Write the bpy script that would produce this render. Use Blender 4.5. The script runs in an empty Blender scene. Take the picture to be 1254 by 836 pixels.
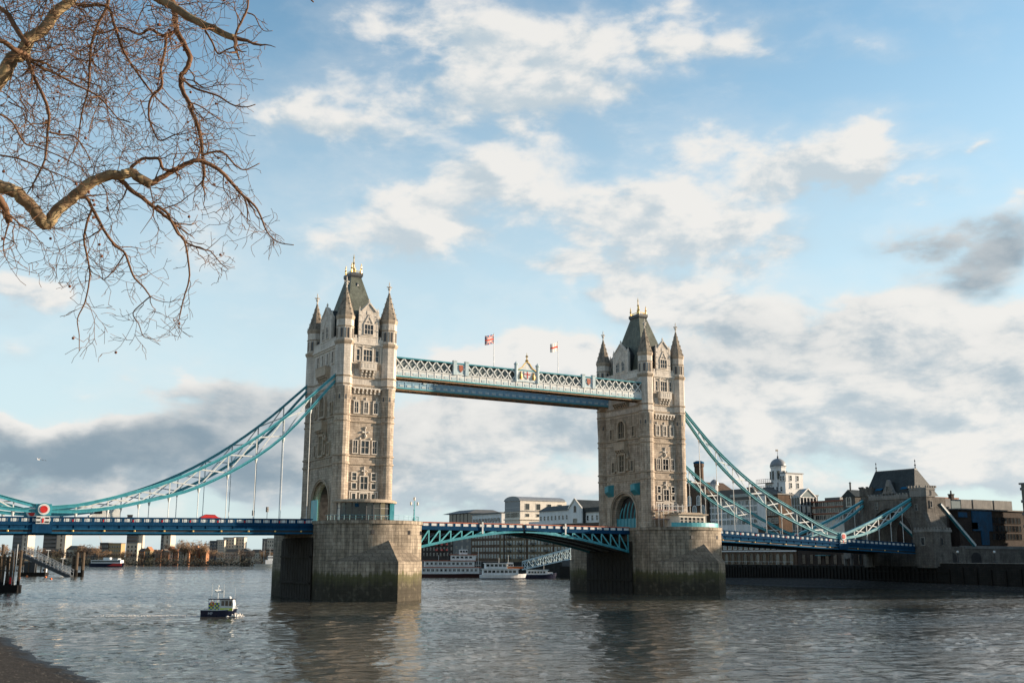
import bpy, math, random
from mathutils import Matrix, Vector
R = math.radians
random.seed(7)
scene = bpy.context.scene
COL = scene.collection

# ------------------------------------------------------------------ camera
CAM = (-130.0068, -225.0483, 8.5234); YAW, PITCH, ROLL, FPX = 0.5292065, 0.2003388, 0.0031467, 1302.369
PW, PH = 1254.0, 836.0
cam_data = bpy.data.cameras.new('camera'); cam = bpy.data.objects.new('camera', cam_data); COL.objects.link(cam)
_f = Vector((math.sin(YAW)*math.cos(PITCH), math.cos(YAW)*math.cos(PITCH), math.sin(PITCH)))
_r0 = Vector((math.cos(YAW), -math.sin(YAW), 0)); _u0 = _r0.cross(_f)
_r = math.cos(ROLL)*_r0 + math.sin(ROLL)*_u0; _u = -math.sin(ROLL)*_r0 + math.cos(ROLL)*_u0
m = Matrix((( _r.x, _u.x, -_f.x, CAM[0]), (_r.y, _u.y, -_f.y, CAM[1]), (_r.z, _u.z, -_f.z, CAM[2]), (0, 0, 0, 1)))
cam.matrix_world = m
cam_data.sensor_width = 36.0; cam_data.sensor_fit = 'HORIZONTAL'; cam_data.lens = FPX/PW*36.0
cam_data.clip_start = 0.2; cam_data.clip_end = 20000
scene.camera = cam
CV = Vector(CAM)
def ray(px, py): return _f + _r*((px-PW/2)/FPX) - _u*((py-PH/2)/FPX)
def U(px, py, x=None, y=None, z=None, d=None):
    """the world point seen at a photo pixel on a chosen plane"""
    v = ray(px, py)
    if d is not None: t = d
    elif x is not None: t = (x-CAM[0])/v.x
    elif y is not None: t = (y-CAM[1])/v.y
    else: t = (z-CAM[2])/v.z
    return CV + v*t

# ------------------------------------------------------------------ exposure
scene.view_settings.view_transform = 'Standard'
scene.view_settings.look = 'None'
scene.view_settings.exposure = 0.84
scene.view_settings.gamma = 1.0
scene.view_settings.use_curve_mapping = False

# ------------------------------------------------------------------ sun and sky
SUN_AZ = R(18)      # direction to the sun: from +x towards -y
SUN_EL = R(11.5)
to_sun = Vector((math.cos(SUN_AZ)*math.cos(SUN_EL), -math.sin(SUN_AZ)*math.cos(SUN_EL), math.sin(SUN_EL)))
sd = bpy.data.lights.new('sun', 'SUN'); sd.energy = 5.0; sd.angle = R(0.55); sd.color = (1.0, 0.81, 0.62)
so = bpy.data.objects.new('sun', sd); COL.objects.link(so)
so.rotation_euler = to_sun.to_track_quat('Z', 'Y').to_euler(); so.location = (0, 0, 300)

class NT:
    """small helper for writing node trees"""
    def __init__(s, tree): s.t = tree; s.n = tree.nodes; s.l = tree.links
    def node(s, typ, **kw):
        n = s.n.new(typ)
        for k, v in kw.items(): setattr(n, k, v)
        return n
    def put(s, sock, v):
        if isinstance(v, bpy.types.NodeSocket): s.l.new(v, sock)
        elif v is not None:
            try: sock.default_value = v
            except Exception: sock.default_value = (v[0], v[1], v[2], 1.0)
    def m(s, op, a, b=None, c=None, clamp=False):
        n = s.node('ShaderNodeMath', operation=op, use_clamp=clamp)
        s.put(n.inputs[0], a)
        if b is not None: s.put(n.inputs[1], b)
        if c is not None: s.put(n.inputs[2], c)
        return n.outputs[0]
    def vm(s, op, a, b=None, scale=None):
        n = s.node('ShaderNodeVectorMath', operation=op)
        s.put(n.inputs[0], a)
        if b is not None: s.put(n.inputs[1], b)
        if scale is not None: s.put(n.inputs['Scale'], scale)
        return n.outputs['Value'] if op in ('DOT_PRODUCT', 'LENGTH', 'DISTANCE') else n.outputs['Vector']
    def xyz(s, x, y, z):
        n = s.node('ShaderNodeCombineXYZ'); s.put(n.inputs[0], x); s.put(n.inputs[1], y); s.put(n.inputs[2], z); return n.outputs[0]
    def sep(s, v):
        n = s.node('ShaderNodeSeparateXYZ'); s.put(n.inputs[0], v); return n.outputs
    def mix(s, fac, a, b, typ='MIX'):
        n = s.node('ShaderNodeMix', data_type='RGBA', blend_type=typ)
        s.put(n.inputs[0], fac); s.put(n.inputs[6], a); s.put(n.inputs[7], b); return n.outputs[2]
    def noise(s, vec, scale, detail=4, rough=0.55, dist=0.0):
        n = s.node('ShaderNodeTexNoise'); s.put(n.inputs['Vector'], vec)
        n.inputs['Scale'].default_value = scale; n.inputs['Detail'].default_value = detail
        n.inputs['Roughness'].default_value = rough; n.inputs['Distortion'].default_value = dist
        return n.outputs['Fac']
    def ramp(s, v, lo, hi, a=0.0, b=1.0, smooth=True):
        n = s.node('ShaderNodeMapRange', interpolation_type='SMOOTHSTEP' if smooth else 'LINEAR')
        s.put(n.inputs[0], v); s.put(n.inputs[1], lo); s.put(n.inputs[2], hi); s.put(n.inputs[3], a); s.put(n.inputs[4], b)
        return n.outputs[0]

world = bpy.data.worlds.new('World'); scene.world = world; world.use_nodes = True
W = NT(world.node_tree); W.n.clear()
w_out = W.node('ShaderNodeOutputWorld'); w_bg = W.node('ShaderNodeBackground'); w_bg.inputs['Strength'].default_value = 0.066
W.l.new(w_bg.outputs[0], w_out.inputs[0])
sky = W.node('ShaderNodeTexSky', sky_type='NISHITA'); sky.sun_disc = False
sky.sun_elevation = SUN_EL; sky.sun_rotation = math.atan2(to_sun.x, to_sun.y)
sky.air_density = 1.0; sky.dust_density = 1.2; sky.ozone_density = 1.6
SKY_TINT = (1.75, 2.2, 2.2)
tc = W.node('ShaderNodeTexCoord')
dvec = W.vm('NORMALIZE', tc.outputs['Generated'])
dx, dy, dz = W.sep(dvec)
# azimuth and elevation of the sky direction (azimuth measured from the river's view downstream)
az = W.m('ARCTAN2', dx, dy); az = W.m('SUBTRACT', az, YAW)
el = W.m('ARCSINE', dz)
# soft warped coordinates so that cloud outlines are ragged
pl = W.m('ADD', W.m('MAXIMUM', dz, 0.0), 0.22)
qv = W.xyz(W.m('DIVIDE', dx, pl), W.m('DIVIDE', dy, pl), 0.0)
sp = W.xyz(W.m('MULTIPLY', az, 1.0), W.m('MULTIPLY', el, 1.9), 0.3)
n_warp = W.node('ShaderNodeTexNoise'); W.put(n_warp.inputs['Vector'], sp); n_warp.inputs['Scale'].default_value = 10.0; n_warp.inputs['Detail'].default_value = 6
warp = W.vm('MULTIPLY', W.vm('SUBTRACT', n_warp.outputs['Color'], (0.5, 0.5, 0.5)), (0.17, 0.10, 0.0))
ae = W.vm('ADD', W.xyz(az, el, 0.0), warp)
# clouds of this particular sky: (px, py, rx, ry, weight, greyness)
CLOUDS = [
 (600,60,170,80,.85,.05),(700,110,120,45,.5,.1),(880,30,105,42,.85,.0),(1075,50,80,26,.55,.0),(390,150,125,42,.85,.0),
 (470,20,90,50,.4,.25),(950,195,95,48,.95,.0),(1080,187,58,26,.95,.0),(780,255,125,62,.9,.0),(615,215,120,48,.62,.3),
 (490,262,110,48,.75,.05),(915,292,110,34,.72,.05),(330,345,150,70,.55,.0),(575,432,75,36,.95,.0),(635,440,48,36,.6,.0),(708,428,42,24,.75,.1),
 (25,362,55,20,.95,.05),(15,428,48,22,.55,.25),(720,478,120,46,.75,.55),(900,420,150,50,.95,.55),(840,365,110,28,.7,.15),
 (1130,405,110,45,.9,.5),(1215,425,95,45,.9,.4),(1205,385,75,20,.7,.0),(1200,298,72,36,.95,.95),(1250,225,40,28,.9,.0),
 (110,552,230,32,1.2,1.1),(290,492,120,36,.8,.75),(40,512,110,14,.7,.05),(215,470,60,20,.4,.4),(370,560,110,34,.8,.85),
 (1050,520,230,48,.8,.32),(1210,562,75,34,.9,.0),(560,560,160,50,.72,.42),(60,600,130,15,.5,.6),(640,510,190,30,.7,.6),(300,606,190,26,.62,.35),
 (870,540,120,36,.65,.35),(760,330,60,20,.3,.0),(1195,174,28,9,.65,.0),(1150,219,26,9,.5,.1),(90,472,26,12,.45,.15),(1020,455,120,26,.6,.45),(690,330,90,22,.45,.0),
 (560,300,70,30,.35,.0),(250,260,70,40,.4,.0),(160,640,260,16,.5,.2),(980,600,300,26,.6,.35),(1190,480,100,28,.8,.45),(640,610,200,26,.65,.4),
]
cover = None; grey = None; under = None
for (px, py, rx, ry, wt, gr) in CLOUDS:
    v = ray(px, py).normalized()
    a0 = math.atan2(v.x, v.y)-YAW; e0 = math.asin(v.z)
    k = 1.0/FPX*0.95
    d = W.vm('MULTIPLY', W.vm('SUBTRACT', ae, (a0, e0, 0)), (1/(rx*k), 1/(ry*k), 0))
    g = W.m('MULTIPLY', W.m('POWER', 2.718, W.m('MULTIPLY', W.vm('DOT_PRODUCT', d, d), -0.8)), wt)
    cover = g if cover is None else W.m('ADD', cover, g)
    gg = W.m('MULTIPLY', g, gr)
    grey = gg if grey is None else W.m('ADD', grey, gg)
    ub = W.m('MULTIPLY', g, W.vm('DOT_PRODUCT', d, (0.18, -0.75, 0)))
    under = ub if under is None else W.m('ADD', under, ub)
# sky behind and above the view keeps a scattered cover of its own
back = W.m('MULTIPLY', W.ramp(W.m('ABSOLUTE', az), 0.55, 0.8), 0.45)
cover = W.m('ADD', cover, back)
fb = W.noise(sp, 9.5, 10, 0.57, 0.25)
bil = W.m('SUBTRACT', 1.0, W.m('ABSOLUTE', W.m('MULTIPLY', W.m('SUBTRACT', W.noise(sp, 17.0, 5, 0.5), 0.5), 3.2)))
fb2 = W.noise(W.vm('ADD', sp, (0.024, 0.014, 0.0)), 9.5, 6, 0.55, 0.25)
fine = W.noise(sp, 40.0, 7, 0.62)
cv = W.m('ADD', cover, W.m('MULTIPLY', W.m('SUBTRACT', fb, 0.5), 1.35))
cv = W.m('ADD', cv, W.m('MULTIPLY', W.m('SUBTRACT', bil, 0.55), 0.22))
cv = W.m('ADD', cv, W.m('MULTIPLY', W.m('SUBTRACT', fine, 0.5), 0.24))
mask = W.m('ADD', W.m('MULTIPLY', W.ramp(cv, 0.54, 0.96), 0.68), W.m('MULTIPLY', W.ramp(cv, 0.0, 1.0), 0.32))
relief = W.m('MULTIPLY', W.m('SUBTRACT', fb, fb2), 2.2)
cov1 = W.m('ADD', cover, 0.18)
gq = W.m('DIVIDE', grey, cov1)
soft = W.m('DIVIDE', under, cov1)
soft = W.m('SUBTRACT', W.m('MULTIPLY', soft, 0.75), relief)
soft = W.m('ADD', soft, W.m('MULTIPLY', W.m('SUBTRACT', bil, 0.6), -0.25))
soft = W.m('ADD', soft, W.m('MULTIPLY', W.m('SUBTRACT', fine, 0.5), -0.5))
CLOUD_LIT = (7.45, 7.3, 7.0); CLOUD_SOFT = (4.7, 5.4, 5.85); CLOUD_GREY = (2.05, 2.75, 3.35)
ccol = W.mix(W.ramp(soft, -0.22, 0.32), CLOUD_LIT, CLOUD_SOFT)
gq = W.m('ADD', gq, W.m('MULTIPLY', soft, 0.30))
ccol = W.mix(W.ramp(gq, 0.18, 1.0), ccol, CLOUD_GREY)
skyc = W.vm('MULTIPLY', sky.outputs[0], SKY_TINT)
# thin high veil, whiter towards the horizon
veil = W.m('MULTIPLY', W.ramp(el, 0.55, 0.10), 0.80)
skyc = W.mix(veil, skyc, (6.1, 7.25, 7.7))
final = W.mix(W.m('MULTIPLY', mask, 0.96), skyc, ccol)
# overhead and behind the viewer the unseen sky is darkened to cut the ambient light
off = W.m('MAXIMUM', W.ramp(W.m('ABSOLUTE', az), 0.62, 1.1), W.ramp(el, 0.62, 0.95))
final = W.mix(W.m('MULTIPLY', off, 0.45), final, W.vm('MULTIPLY', sky.outputs[0], (1.0, 1.05, 1.1)))
W.l.new(final, w_bg.inputs['Color'])
world.cycles.sampling_method = 'MANUAL'; world.cycles.sample_map_resolution = 512

# ------------------------------------------------------------------ helpers: things, parts, meshes
def tag(o, label=None, cat=None, group=None, kind=None):
    if label: o['label'] = label
    if cat: o['category'] = cat
    if group: o['group'] = group
    if kind: o['kind'] = kind
    return o
def thing(name, label, cat, loc=(0, 0, 0), rz=0.0, group=None):
    o = bpy.data.objects.new(name, None); COL.objects.link(o); o.empty_display_size = 0.5
    o.location = loc; o.rotation_euler = (0, 0, rz)
    return tag(o, label, cat, group)
def wm(o):
    M_ = o.matrix_basis.copy()
    return wm(o.parent) @ M_ if o.parent else M_
def copy_tree(o, parent=None):
    c = o.copy(); COL.objects.link(c)
    if parent: c.parent = parent
    for ch in list(o.children): copy_tree(ch, c)
    return c
def inst(name, mesh, parent, loc, rz=0.0):
    o = bpy.data.objects.new(name, mesh); COL.objects.link(o); o.parent = parent
    o.location = loc; o.rotation_euler = (0, 0, rz); return o

class MB:
    def __init__(s): s.v = []; s.f = []; s.mi = []
    def face(s, pts, mi=0):
        b = len(s.v); s.v += [tuple(p) for p in pts]; s.f.append(list(range(b, b+len(pts)))); s.mi.append(mi)
    def box(s, x0, x1, y0, y1, z0, z1, mi=0):
        if x0 > x1: x0, x1 = x1, x0
        if y0 > y1: y0, y1 = y1, y0
        if z0 > z1: z0, z1 = z1, z0
        b = len(s.v)
        s.v += [(x0,y0,z0),(x1,y0,z0),(x1,y1,z0),(x0,y1,z0),(x0,y0,z1),(x1,y0,z1),(x1,y1,z1),(x0,y1,z1)]
        for q in ((0,3,2,1),(4,5,6,7),(0,1,5,4),(1,2,6,5),(2,3,7,6),(3,0,4,7)):
            s.f.append([b+i for i in q]); s.mi.append(mi)
    def loft(s, rings, mi=0, cap0=True, cap1=True, closed=True):
        b = len(s.v); n = len(rings[0])
        for r in rings: s.v += [tuple(p) for p in r]
        for k in range(len(rings)-1):
            for i in range(n if closed else n-1):
                j = (i+1) % n
                s.f.append([b+k*n+i, b+k*n+j, b+(k+1)*n+j, b+(k+1)*n+i]); s.mi.append(mi)
        if closed and cap0: s.f.append([b+i for i in reversed(range(n))]); s.mi.append(mi)
        if closed and cap1: s.f.append([b+(len(rings)-1)*n+i for i in range(n)]); s.mi.append(mi)
    def prism(s, poly, z0, z1, mi=0):
        s.loft([[(x, y, z0) for x, y in poly], [(x, y, z1) for x, y in poly]], mi)
    def lathe(s, cx, cy, n, prof, mi=0, rot=None):
        rot = math.pi/n if rot is None else rot
        s.loft([[(cx+max(r, 1e-3)*math.cos(rot+2*math.pi*i/n), cy+max(r, 1e-3)*math.sin(rot+2*math.pi*i/n), z) for i in range(n)] for r, z in prof], mi)
    def extr(s, poly, axis, a0, a1, mi=0):
        """extrude a (p, z) outline along x or y"""
        if axis == 'y': s.loft([[(p, a0, z) for p, z in poly], [(p, a1, z) for p, z in poly]], mi)
        else: s.loft([[(a0, p, z) for p, z in poly], [(a1, p, z) for p, z in poly]], mi)
    def beam(s, p, q, w, h, mi=0):
        p = Vector(p); q = Vector(q); d = (q-p)
        if d.length < 1e-6: return
        d.normalize(); up = Vector((0, 0, 1)) if abs(d.z) < 0.995 else Vector((1, 0, 0))
        sx = d.cross(up).normalized()*(w/2); sz = sx.cross(d).normalized()*(h/2)
        s.loft([[c-sx-sz, c+sx-sz, c+sx+sz, c-sx+sz] for c in (p, q)], mi)
    def path(s, pts, w, h, mi=0):
        """rectangular bar that follows a curve in a vertical plane"""
        pts = [Vector(p) for p in pts]; rings = []
        for i, c in enumerate(pts):
            d = (pts[min(i+1, len(pts)-1)]-pts[max(i-1, 0)]).normalized()
            sx = d.cross(Vector((0, 0, 1))).normalized()*(w/2); sz = sx.cross(d).normalized()*(h/2)
            rings.append([c-sx-sz, c+sx-sz, c+sx+sz, c-sx+sz])
        s.loft(rings, mi)
    def tube(s, pts, rad, n=6, mi=0):
        pts = [Vector(p) for p in pts]
        if not isinstance(rad, (list, tuple)): rad = [rad]*len(pts)
        d0 = (pts[1]-pts[0]).normalized(); a = d0.orthogonal().normalized(); rings = []
        for i, c in enumerate(pts):
            d = (pts[min(i+1, len(pts)-1)]-pts[max(i-1, 0)]).normalized()
            a = (a-d*a.dot(d))
            a = a.normalized() if a.length > 1e-6 else d.orthogonal().normalized()
            b = d.cross(a)
            rings.append([c+(a*math.cos(2*math.pi*k/n)+b*math.sin(2*math.pi*k/n))*rad[i] for k in range(n)])
        s.loft(rings, mi)
    def ball(s, c, r, n=8, mi=0, sz=1.0):
        s.lathe(c[0], c[1], n, [(r*math.sin(math.pi*k/(n//2+1)), c[2]-r*sz*math.cos(math.pi*k/(n//2+1))) for k in range(n//2+2)], mi)
    def mesh(s, name, mats, smooth=False, M_=None):
        me = bpy.data.meshes.new(name)
        vs = s.v if M_ is None else [M_ @ Vector(p) for p in s.v]
        me.from_pydata([tuple(p) for p in vs], [], s.f)
        for mt in (mats if isinstance(mats, (list, tuple)) else [mats]): me.materials.append(mt)
        if any(s.mi): me.polygons.foreach_set('material_index', s.mi)
        if smooth: me.polygons.foreach_set('use_smooth', [True]*len(me.polygons))
        me.update(); return me
    def build(s, name, mats, parent=None, local=False, pivot=None, smooth=False):
        """coordinates are world ones unless local; with a parent they become the parent's"""
        M_ = None
        if parent is not None and not local: M_ = wm(parent).inverted()
        elif pivot is not None: M_ = Matrix.Translation(-Vector(pivot))
        o = bpy.data.objects.new(name, s.mesh(name, mats, smooth, M_)); COL.objects.link(o)
        if parent is not None: o.parent = parent
        elif pivot is not None: o.location = pivot
        return o

# ------------------------------------------------------------------ materials
MAT = {}
def new_mat(name):
    mt = bpy.data.materials.new(name); mt.use_nodes = True; MAT[name] = mt
    T = NT(mt.node_tree); b = T.n['Principled BSDF']; return mt, T, b
def wall_uv(T):
    tcn = T.node('ShaderNodeTexCoord'); nx, ny, nz = T.sep(tcn.outputs['Normal']); x, y, z = T.sep(tcn.outputs['Object'])
    sel = T.m('GREATER_THAN', T.m('ABSOLUTE', nx), T.m('ABSOLUTE', ny))
    mixn = T.node('ShaderNodeMix', data_type='FLOAT'); T.put(mixn.inputs[0], sel); T.put(mixn.inputs[2], x); T.put(mixn.inputs[3], y)
    return T.xyz(mixn.outputs[0], z, 0.0), tcn.outputs['Object'], z
def masonry(name, c1, c2, mortar, bw, bh, rough=0.85, stain=0.5, bump=0.4, msize=0.03, extra=None):
    mt, T, b = new_mat(name); uv, oc, z = wall_uv(T)
    br = T.node('ShaderNodeTexBrick'); T.put(br.inputs['Vector'], uv)
    T.put(br.inputs['Color1'], c1); T.put(br.inputs['Color2'], c2); T.put(br.inputs['Mortar'], mortar)
    br.inputs['Scale'].default_value = 1.0; br.inputs['Mortar Size'].default_value = msize; br.inputs['Mortar Smooth'].default_value = 0.2
    br.inputs['Brick Width'].default_value = bw; br.inputs['Row Height'].default_value = bh; br.inputs['Bias'].default_value = 0.0
    n1 = T.noise(oc, 0.35, 6, 0.6); n2 = T.noise(T.vm('MULTIPLY', oc, (2.2, 2.2, 0.22)), 0.9, 5, 0.6)
    f = T.ramp(T.m('ADD', T.m('MULTIPLY', n1, 0.5), T.m('MULTIPLY', n2, 0.5)), 0.33, 0.68, 1.0-stain, 1.0+stain*0.35)
    col = T.vm('SCALE', br.outputs['Color'], scale=f)
    n3 = T.noise(oc, 5.0, 4, 0.6); col = T.vm('SCALE', col, scale=T.ramp(n3, 0.25, 0.75, 0.86, 1.12))
    if extra: col = extra(T, col, z, oc)
    T.put(b.inputs['Base Color'], col); b.inputs['Roughness'].default_value = rough; b.inputs['Specular IOR Level'].default_value = 0.22
    bp = T.node('ShaderNodeBump'); bp.inputs['Strength'].default_value = bump; bp.inputs['Distance'].default_value = 0.06
    T.put(bp.inputs['Height'], T.m('SUBTRACT', T.m('MULTIPLY', n3, 0.6), br.outputs['Fac'])); T.put(b.inputs['Normal'], bp.outputs[0])
    return mt
def plain(name, c, rough=0.5, metal=0.0, var=0.18, scale=1.5, bump=0.0, spec=None):
    mt, T, b = new_mat(name); tcn = T.node('ShaderNodeTexCoord')
    n = T.noise(tcn.outputs['Object'], scale, 5, 0.6)
    n2 = T.noise(T.vm('MULTIPLY', tcn.outputs['Object'], (3, 3, 0.4)), scale*1.7, 4, 0.6)
    T.put(b.inputs['Base Color'], T.vm('SCALE', tuple(c), scale=T.ramp(T.m('ADD', T.m('MULTIPLY', n, .5), T.m('MULTIPLY', n2, .5)), 0.3, 0.7, 1-var, 1+var)))
    T.put(b.inputs['Roughness'], T.ramp(n, 0.3, 0.7, max(rough-0.1, 0.02), min(rough+0.1, 1.0))); b.inputs['Metallic'].default_value = metal
    if spec is not None: b.inputs['Specular IOR Level'].default_value = spec
    if bump:
        bp = T.node('ShaderNodeBump'); bp.inputs['Strength'].default_value = bump; bp.inputs['Distance'].default_value = 0.05
        T.put(bp.inputs['Height'], n); T.put(b.inputs['Normal'], bp.outputs[0])
    return mt
def glassy(name, lo, hi, rough=0.08):
    """window glass seen from outside: dark room, every window a little different"""
    mt, T, b = new_mat(name); oi = T.node('ShaderNodeObjectInfo')
    T.put(b.inputs['Base Color'], T.mix(oi.outputs['Random'], lo, hi)); b.inputs['Roughness'].default_value = rough
    b.inputs['Specular IOR Level'].default_value = 0.6
    tcn = T.node('ShaderNodeTexCoord'); n = T.noise(tcn.outputs['Object'], 0.9, 2, 0.5)
    bp = T.node('ShaderNodeBump'); bp.inputs['Strength'].default_value = 0.12; bp.inputs['Distance'].default_value = 0.05
    T.put(bp.inputs['Height'], n); T.put(b.inputs['Normal'], bp.outputs[0]); return mt

stone = masonry('tower_stone', (.60,.505,.40), (.445,.365,.285), (.27,.22,.17), 1.25, 0.55, stain=0.5)
pale = masonry('pale_stone', (.75,.685,.60), (.65,.585,.505), (.52,.465,.395), 1.1, 0.6, stain=0.32, bump=0.25)
trim2 = plain('sandy_trim_stone', (.46,.375,.28), 0.82, var=0.25, scale=1.2, bump=0.2)
trim = plain('trim_stone', (.65,.59,.51), 0.8, var=0.22, scale=1.2, bump=0.2)
band = plain('band_stone', (.40,.325,.245), 0.85, var=0.3, scale=1.0, bump=0.2)
spire_m = masonry('spire_stone', (.37,.315,.25), (.30,.255,.20), (.19,.16,.13), 0.6, 0.38, stain=0.5)
slate = masonry('slate_roof', (.19,.205,.165), (.15,.165,.13), (.08,.09,.075), 0.5, 0.3, rough=0.6, stain=0.4, bump=0.3)
lead = plain('lead_grey', (.07,.075,.08), 0.5, var=0.25)
gold = plain('gilding', (.86,.56,.20), 0.32, metal=0.85, var=0.1)
def pier_extra(T, col, z, oc):
    n = T.noise(T.vm('MULTIPLY', oc, (1, 1, 0.6)), 0.5, 6, 0.65); st = T.noise(T.vm('MULTIPLY', oc, (1.3, 1.3, 0.10)), 1.0, 5, 0.65); zz = T.m('ADD', z, T.m('ADD', T.m('MULTIPLY', T.m('SUBTRACT', n, 0.5), 2.4), T.m('MULTIPLY', T.m('SUBTRACT', st, 0.5), 4.2)))
    col = T.vm('SCALE', col, scale=T.ramp(st, .38, .62, .72, 1.1))
    wet = T.ramp(zz, 5.9, 4.9)
    alg = T.mix(T.ramp(zz, 2.2, 5.4), (.040,.035,.024), (.095,.092,.038)); n2 = T.noise(oc, 0.8, 5, .6)
    alg = T.mix(T.ramp(n2, .52, .68), alg, (.105,.092,.062))
    return T.mix(T.m('MULTIPLY', wet, 0.93), col, alg)
granite = masonry('pier_granite', (.47,.395,.305), (.34,.285,.215), (.17,.14,.11), 1.5, 0.72, stain=0.5, bump=0.5, msize=0.035, extra=pier_extra)
turq = plain('turquoise_paint', (.045,.285,.345), 0.42, var=0.22, scale=0.7)
turq_l = plain('light_turquoise_paint', (.10,.42,.47), 0.42, var=0.18, scale=0.7)
blue = plain('dark_blue_paint', (.010,.052,.115), 0.75, var=0.25, scale=0.6, spec=.02)
midblue = plain('mid_blue_paint', (.018,.11,.21), 0.75, var=0.2, scale=0.6, spec=.02)
white = plain('white_paint', (.68,.70,.68), 0.5, var=0.14, scale=0.9)
paleblue = plain('pale_blue_paint', (.50,.62,.65), 0.5, var=0.16, scale=0.9)
offwhite = plain('cream_paint', (.69,.635,.545), 0.6, var=0.18, scale=0.5)
red = plain('red_paint', (.55,.02,.015), 0.45, var=0.12)
redbrown = plain('rust_red_rail', (.40,.10,.045), 0.5, var=0.15)
soffit = plain('brown_soffit', (.33,.215,.125), 0.7, var=0.3, scale=0.8)
black = plain('black_iron', (.018,.018,.02), 0.5, var=0.3)
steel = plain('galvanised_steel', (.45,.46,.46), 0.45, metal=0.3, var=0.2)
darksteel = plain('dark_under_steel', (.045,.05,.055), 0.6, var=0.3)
asphalt = plain('road_asphalt', (.05,.05,.05), 0.9, var=0.2, scale=3)
glass = glassy('window_glass', (.010,.014,.018), (.055,.065,.072), 0.10)
glass_w = glassy('warehouse_window_glass', (.012,.015,.018), (.17,.17,.155), 0.15)
glass_l = glassy('pale_glazing', (.10,.14,.15), (.26,.30,.30), 0.12)
brick = masonry('brown_brick', (.155,.095,.062), (.115,.07,.045), (.14,.115,.09), 0.45, 0.15, stain=0.45, bump=0.15, msize=0.012)
ybrick = masonry('yellow_stock_brick', (.24,.175,.105), (.19,.135,.08), (.20,.17,.13), 0.45, 0.15, stain=0.42, bump=0.15, msize=0.012)
dkbrick = masonry('sooty_brick', (.065,.045,.036), (.045,.033,.028), (.06,.05,.045), 0.45, 0.15, stain=0.45, bump=0.15, msize=0.012)
grey_stone = masonry('abutment_granite', (.19,.172,.15), (.145,.132,.115), (.09,.083,.073), 1.0, 0.45, stain=0.5, bump=0.4)
grey_pale = masonry('abutment_portland', (.29,.275,.25), (.25,.24,.22), (.2,.19,.18), 1.0, 0.6, stain=0.35, bump=0.3)
abroof = masonry('abutment_slates', (.058,.066,.066), (.042,.05,.05), (.025,.03,.03), 0.5, 0.32, rough=0.55, stain=0.4, bump=0.3)
concrete = plain('grey_concrete', (.17,.165,.155), 0.85, var=0.3, scale=0.4, bump=0.2)
dkwall = masonry('wet_river_wall', (.028,.026,.023), (.02,.019,.017), (.012,.012,.011), 1.4, 0.6, stain=0.5, bump=0.5)
timber = plain('weathered_timber', (.085,.06,.038), 0.85, var=0.45, scale=2.0, bump=0.4)
wet_timber = plain('wet_black_timber', (.013,.011,.009), 0.7, var=0.4, scale=2.0, bump=0.4, spec=.2)
render_w = plain('white_render', (.76,.75,.72), 0.8, var=0.14, scale=0.25, bump=0.1)
roof_grey = plain('grey_roofing', (.12,.125,.125), 0.6, var=0.25, scale=0.5)
roof_brown = plain('brown_roofing', (.11,.085,.062), 0.75, var=0.3, scale=0.6)
terracotta = plain('terracotta', (.27,.10,.06), 0.75, var=0.25, scale=0.6)
copper = plain('grey_lead_dome', (.23,.24,.25), 0.45, var=0.25, scale=1.2)
# ------------------------------------------------------------------ the setting: river, banks, foreshore
import numpy as np
def water_mat():
    mt, T, b = new_mat('river_water'); tcn = T.node('ShaderNodeNewGeometry'); oc = tcn.outputs['Position']
    n_big = T.noise(oc, 0.02, 4, 0.6)
    b.inputs['IOR'].default_value = 1.19; b.inputs['Specular IOR Level'].default_value = 0.5
    T.put(b.inputs['Base Color'], T.mix(T.ramp(n_big, .35, .65), (.070,.066,.052), (.092,.083,.062)))
    rot = T.node('ShaderNodeMapping'); T.put(rot.inputs[0], oc); rot.inputs['Rotation'].default_value = (0, 0, R(28)); v = rot.outputs[0]
    h1 = T.noise(T.vm('MULTIPLY', v, (0.45, 1.0, 1)), 0.5, 3, 0.5, 0.3)
    h2 = T.noise(T.vm('MULTIPLY', v, (0.6, 1.2, 1)), 2.2, 3, 0.55, 0.3)
    patch = T.ramp(T.noise(T.vm('MULTIPLY', oc, (0.4, 1.7, 1)), 0.016, 5, 0.65), 0.34, 0.66, 0.25, 1.0)
    h = T.m('ADD', T.m('MULTIPLY', h1, 0.75), T.m('MULTIPLY', h2, 0.16)); wx, wy, wz = T.sep(oc); h = T.m('MULTIPLY', h, T.ramp(wy, 300, 600, 1.0, 4.0))
    bp = T.node('ShaderNodeBump'); T.put(bp.inputs['Strength'], patch); bp.inputs['Distance'].default_value = 0.5
    T.put(bp.inputs['Height'], h); T.put(b.inputs['Normal'], bp.outputs[0])
    b.inputs['Roughness'].default_value = .045; return mt
wmat = water_mat()
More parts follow.
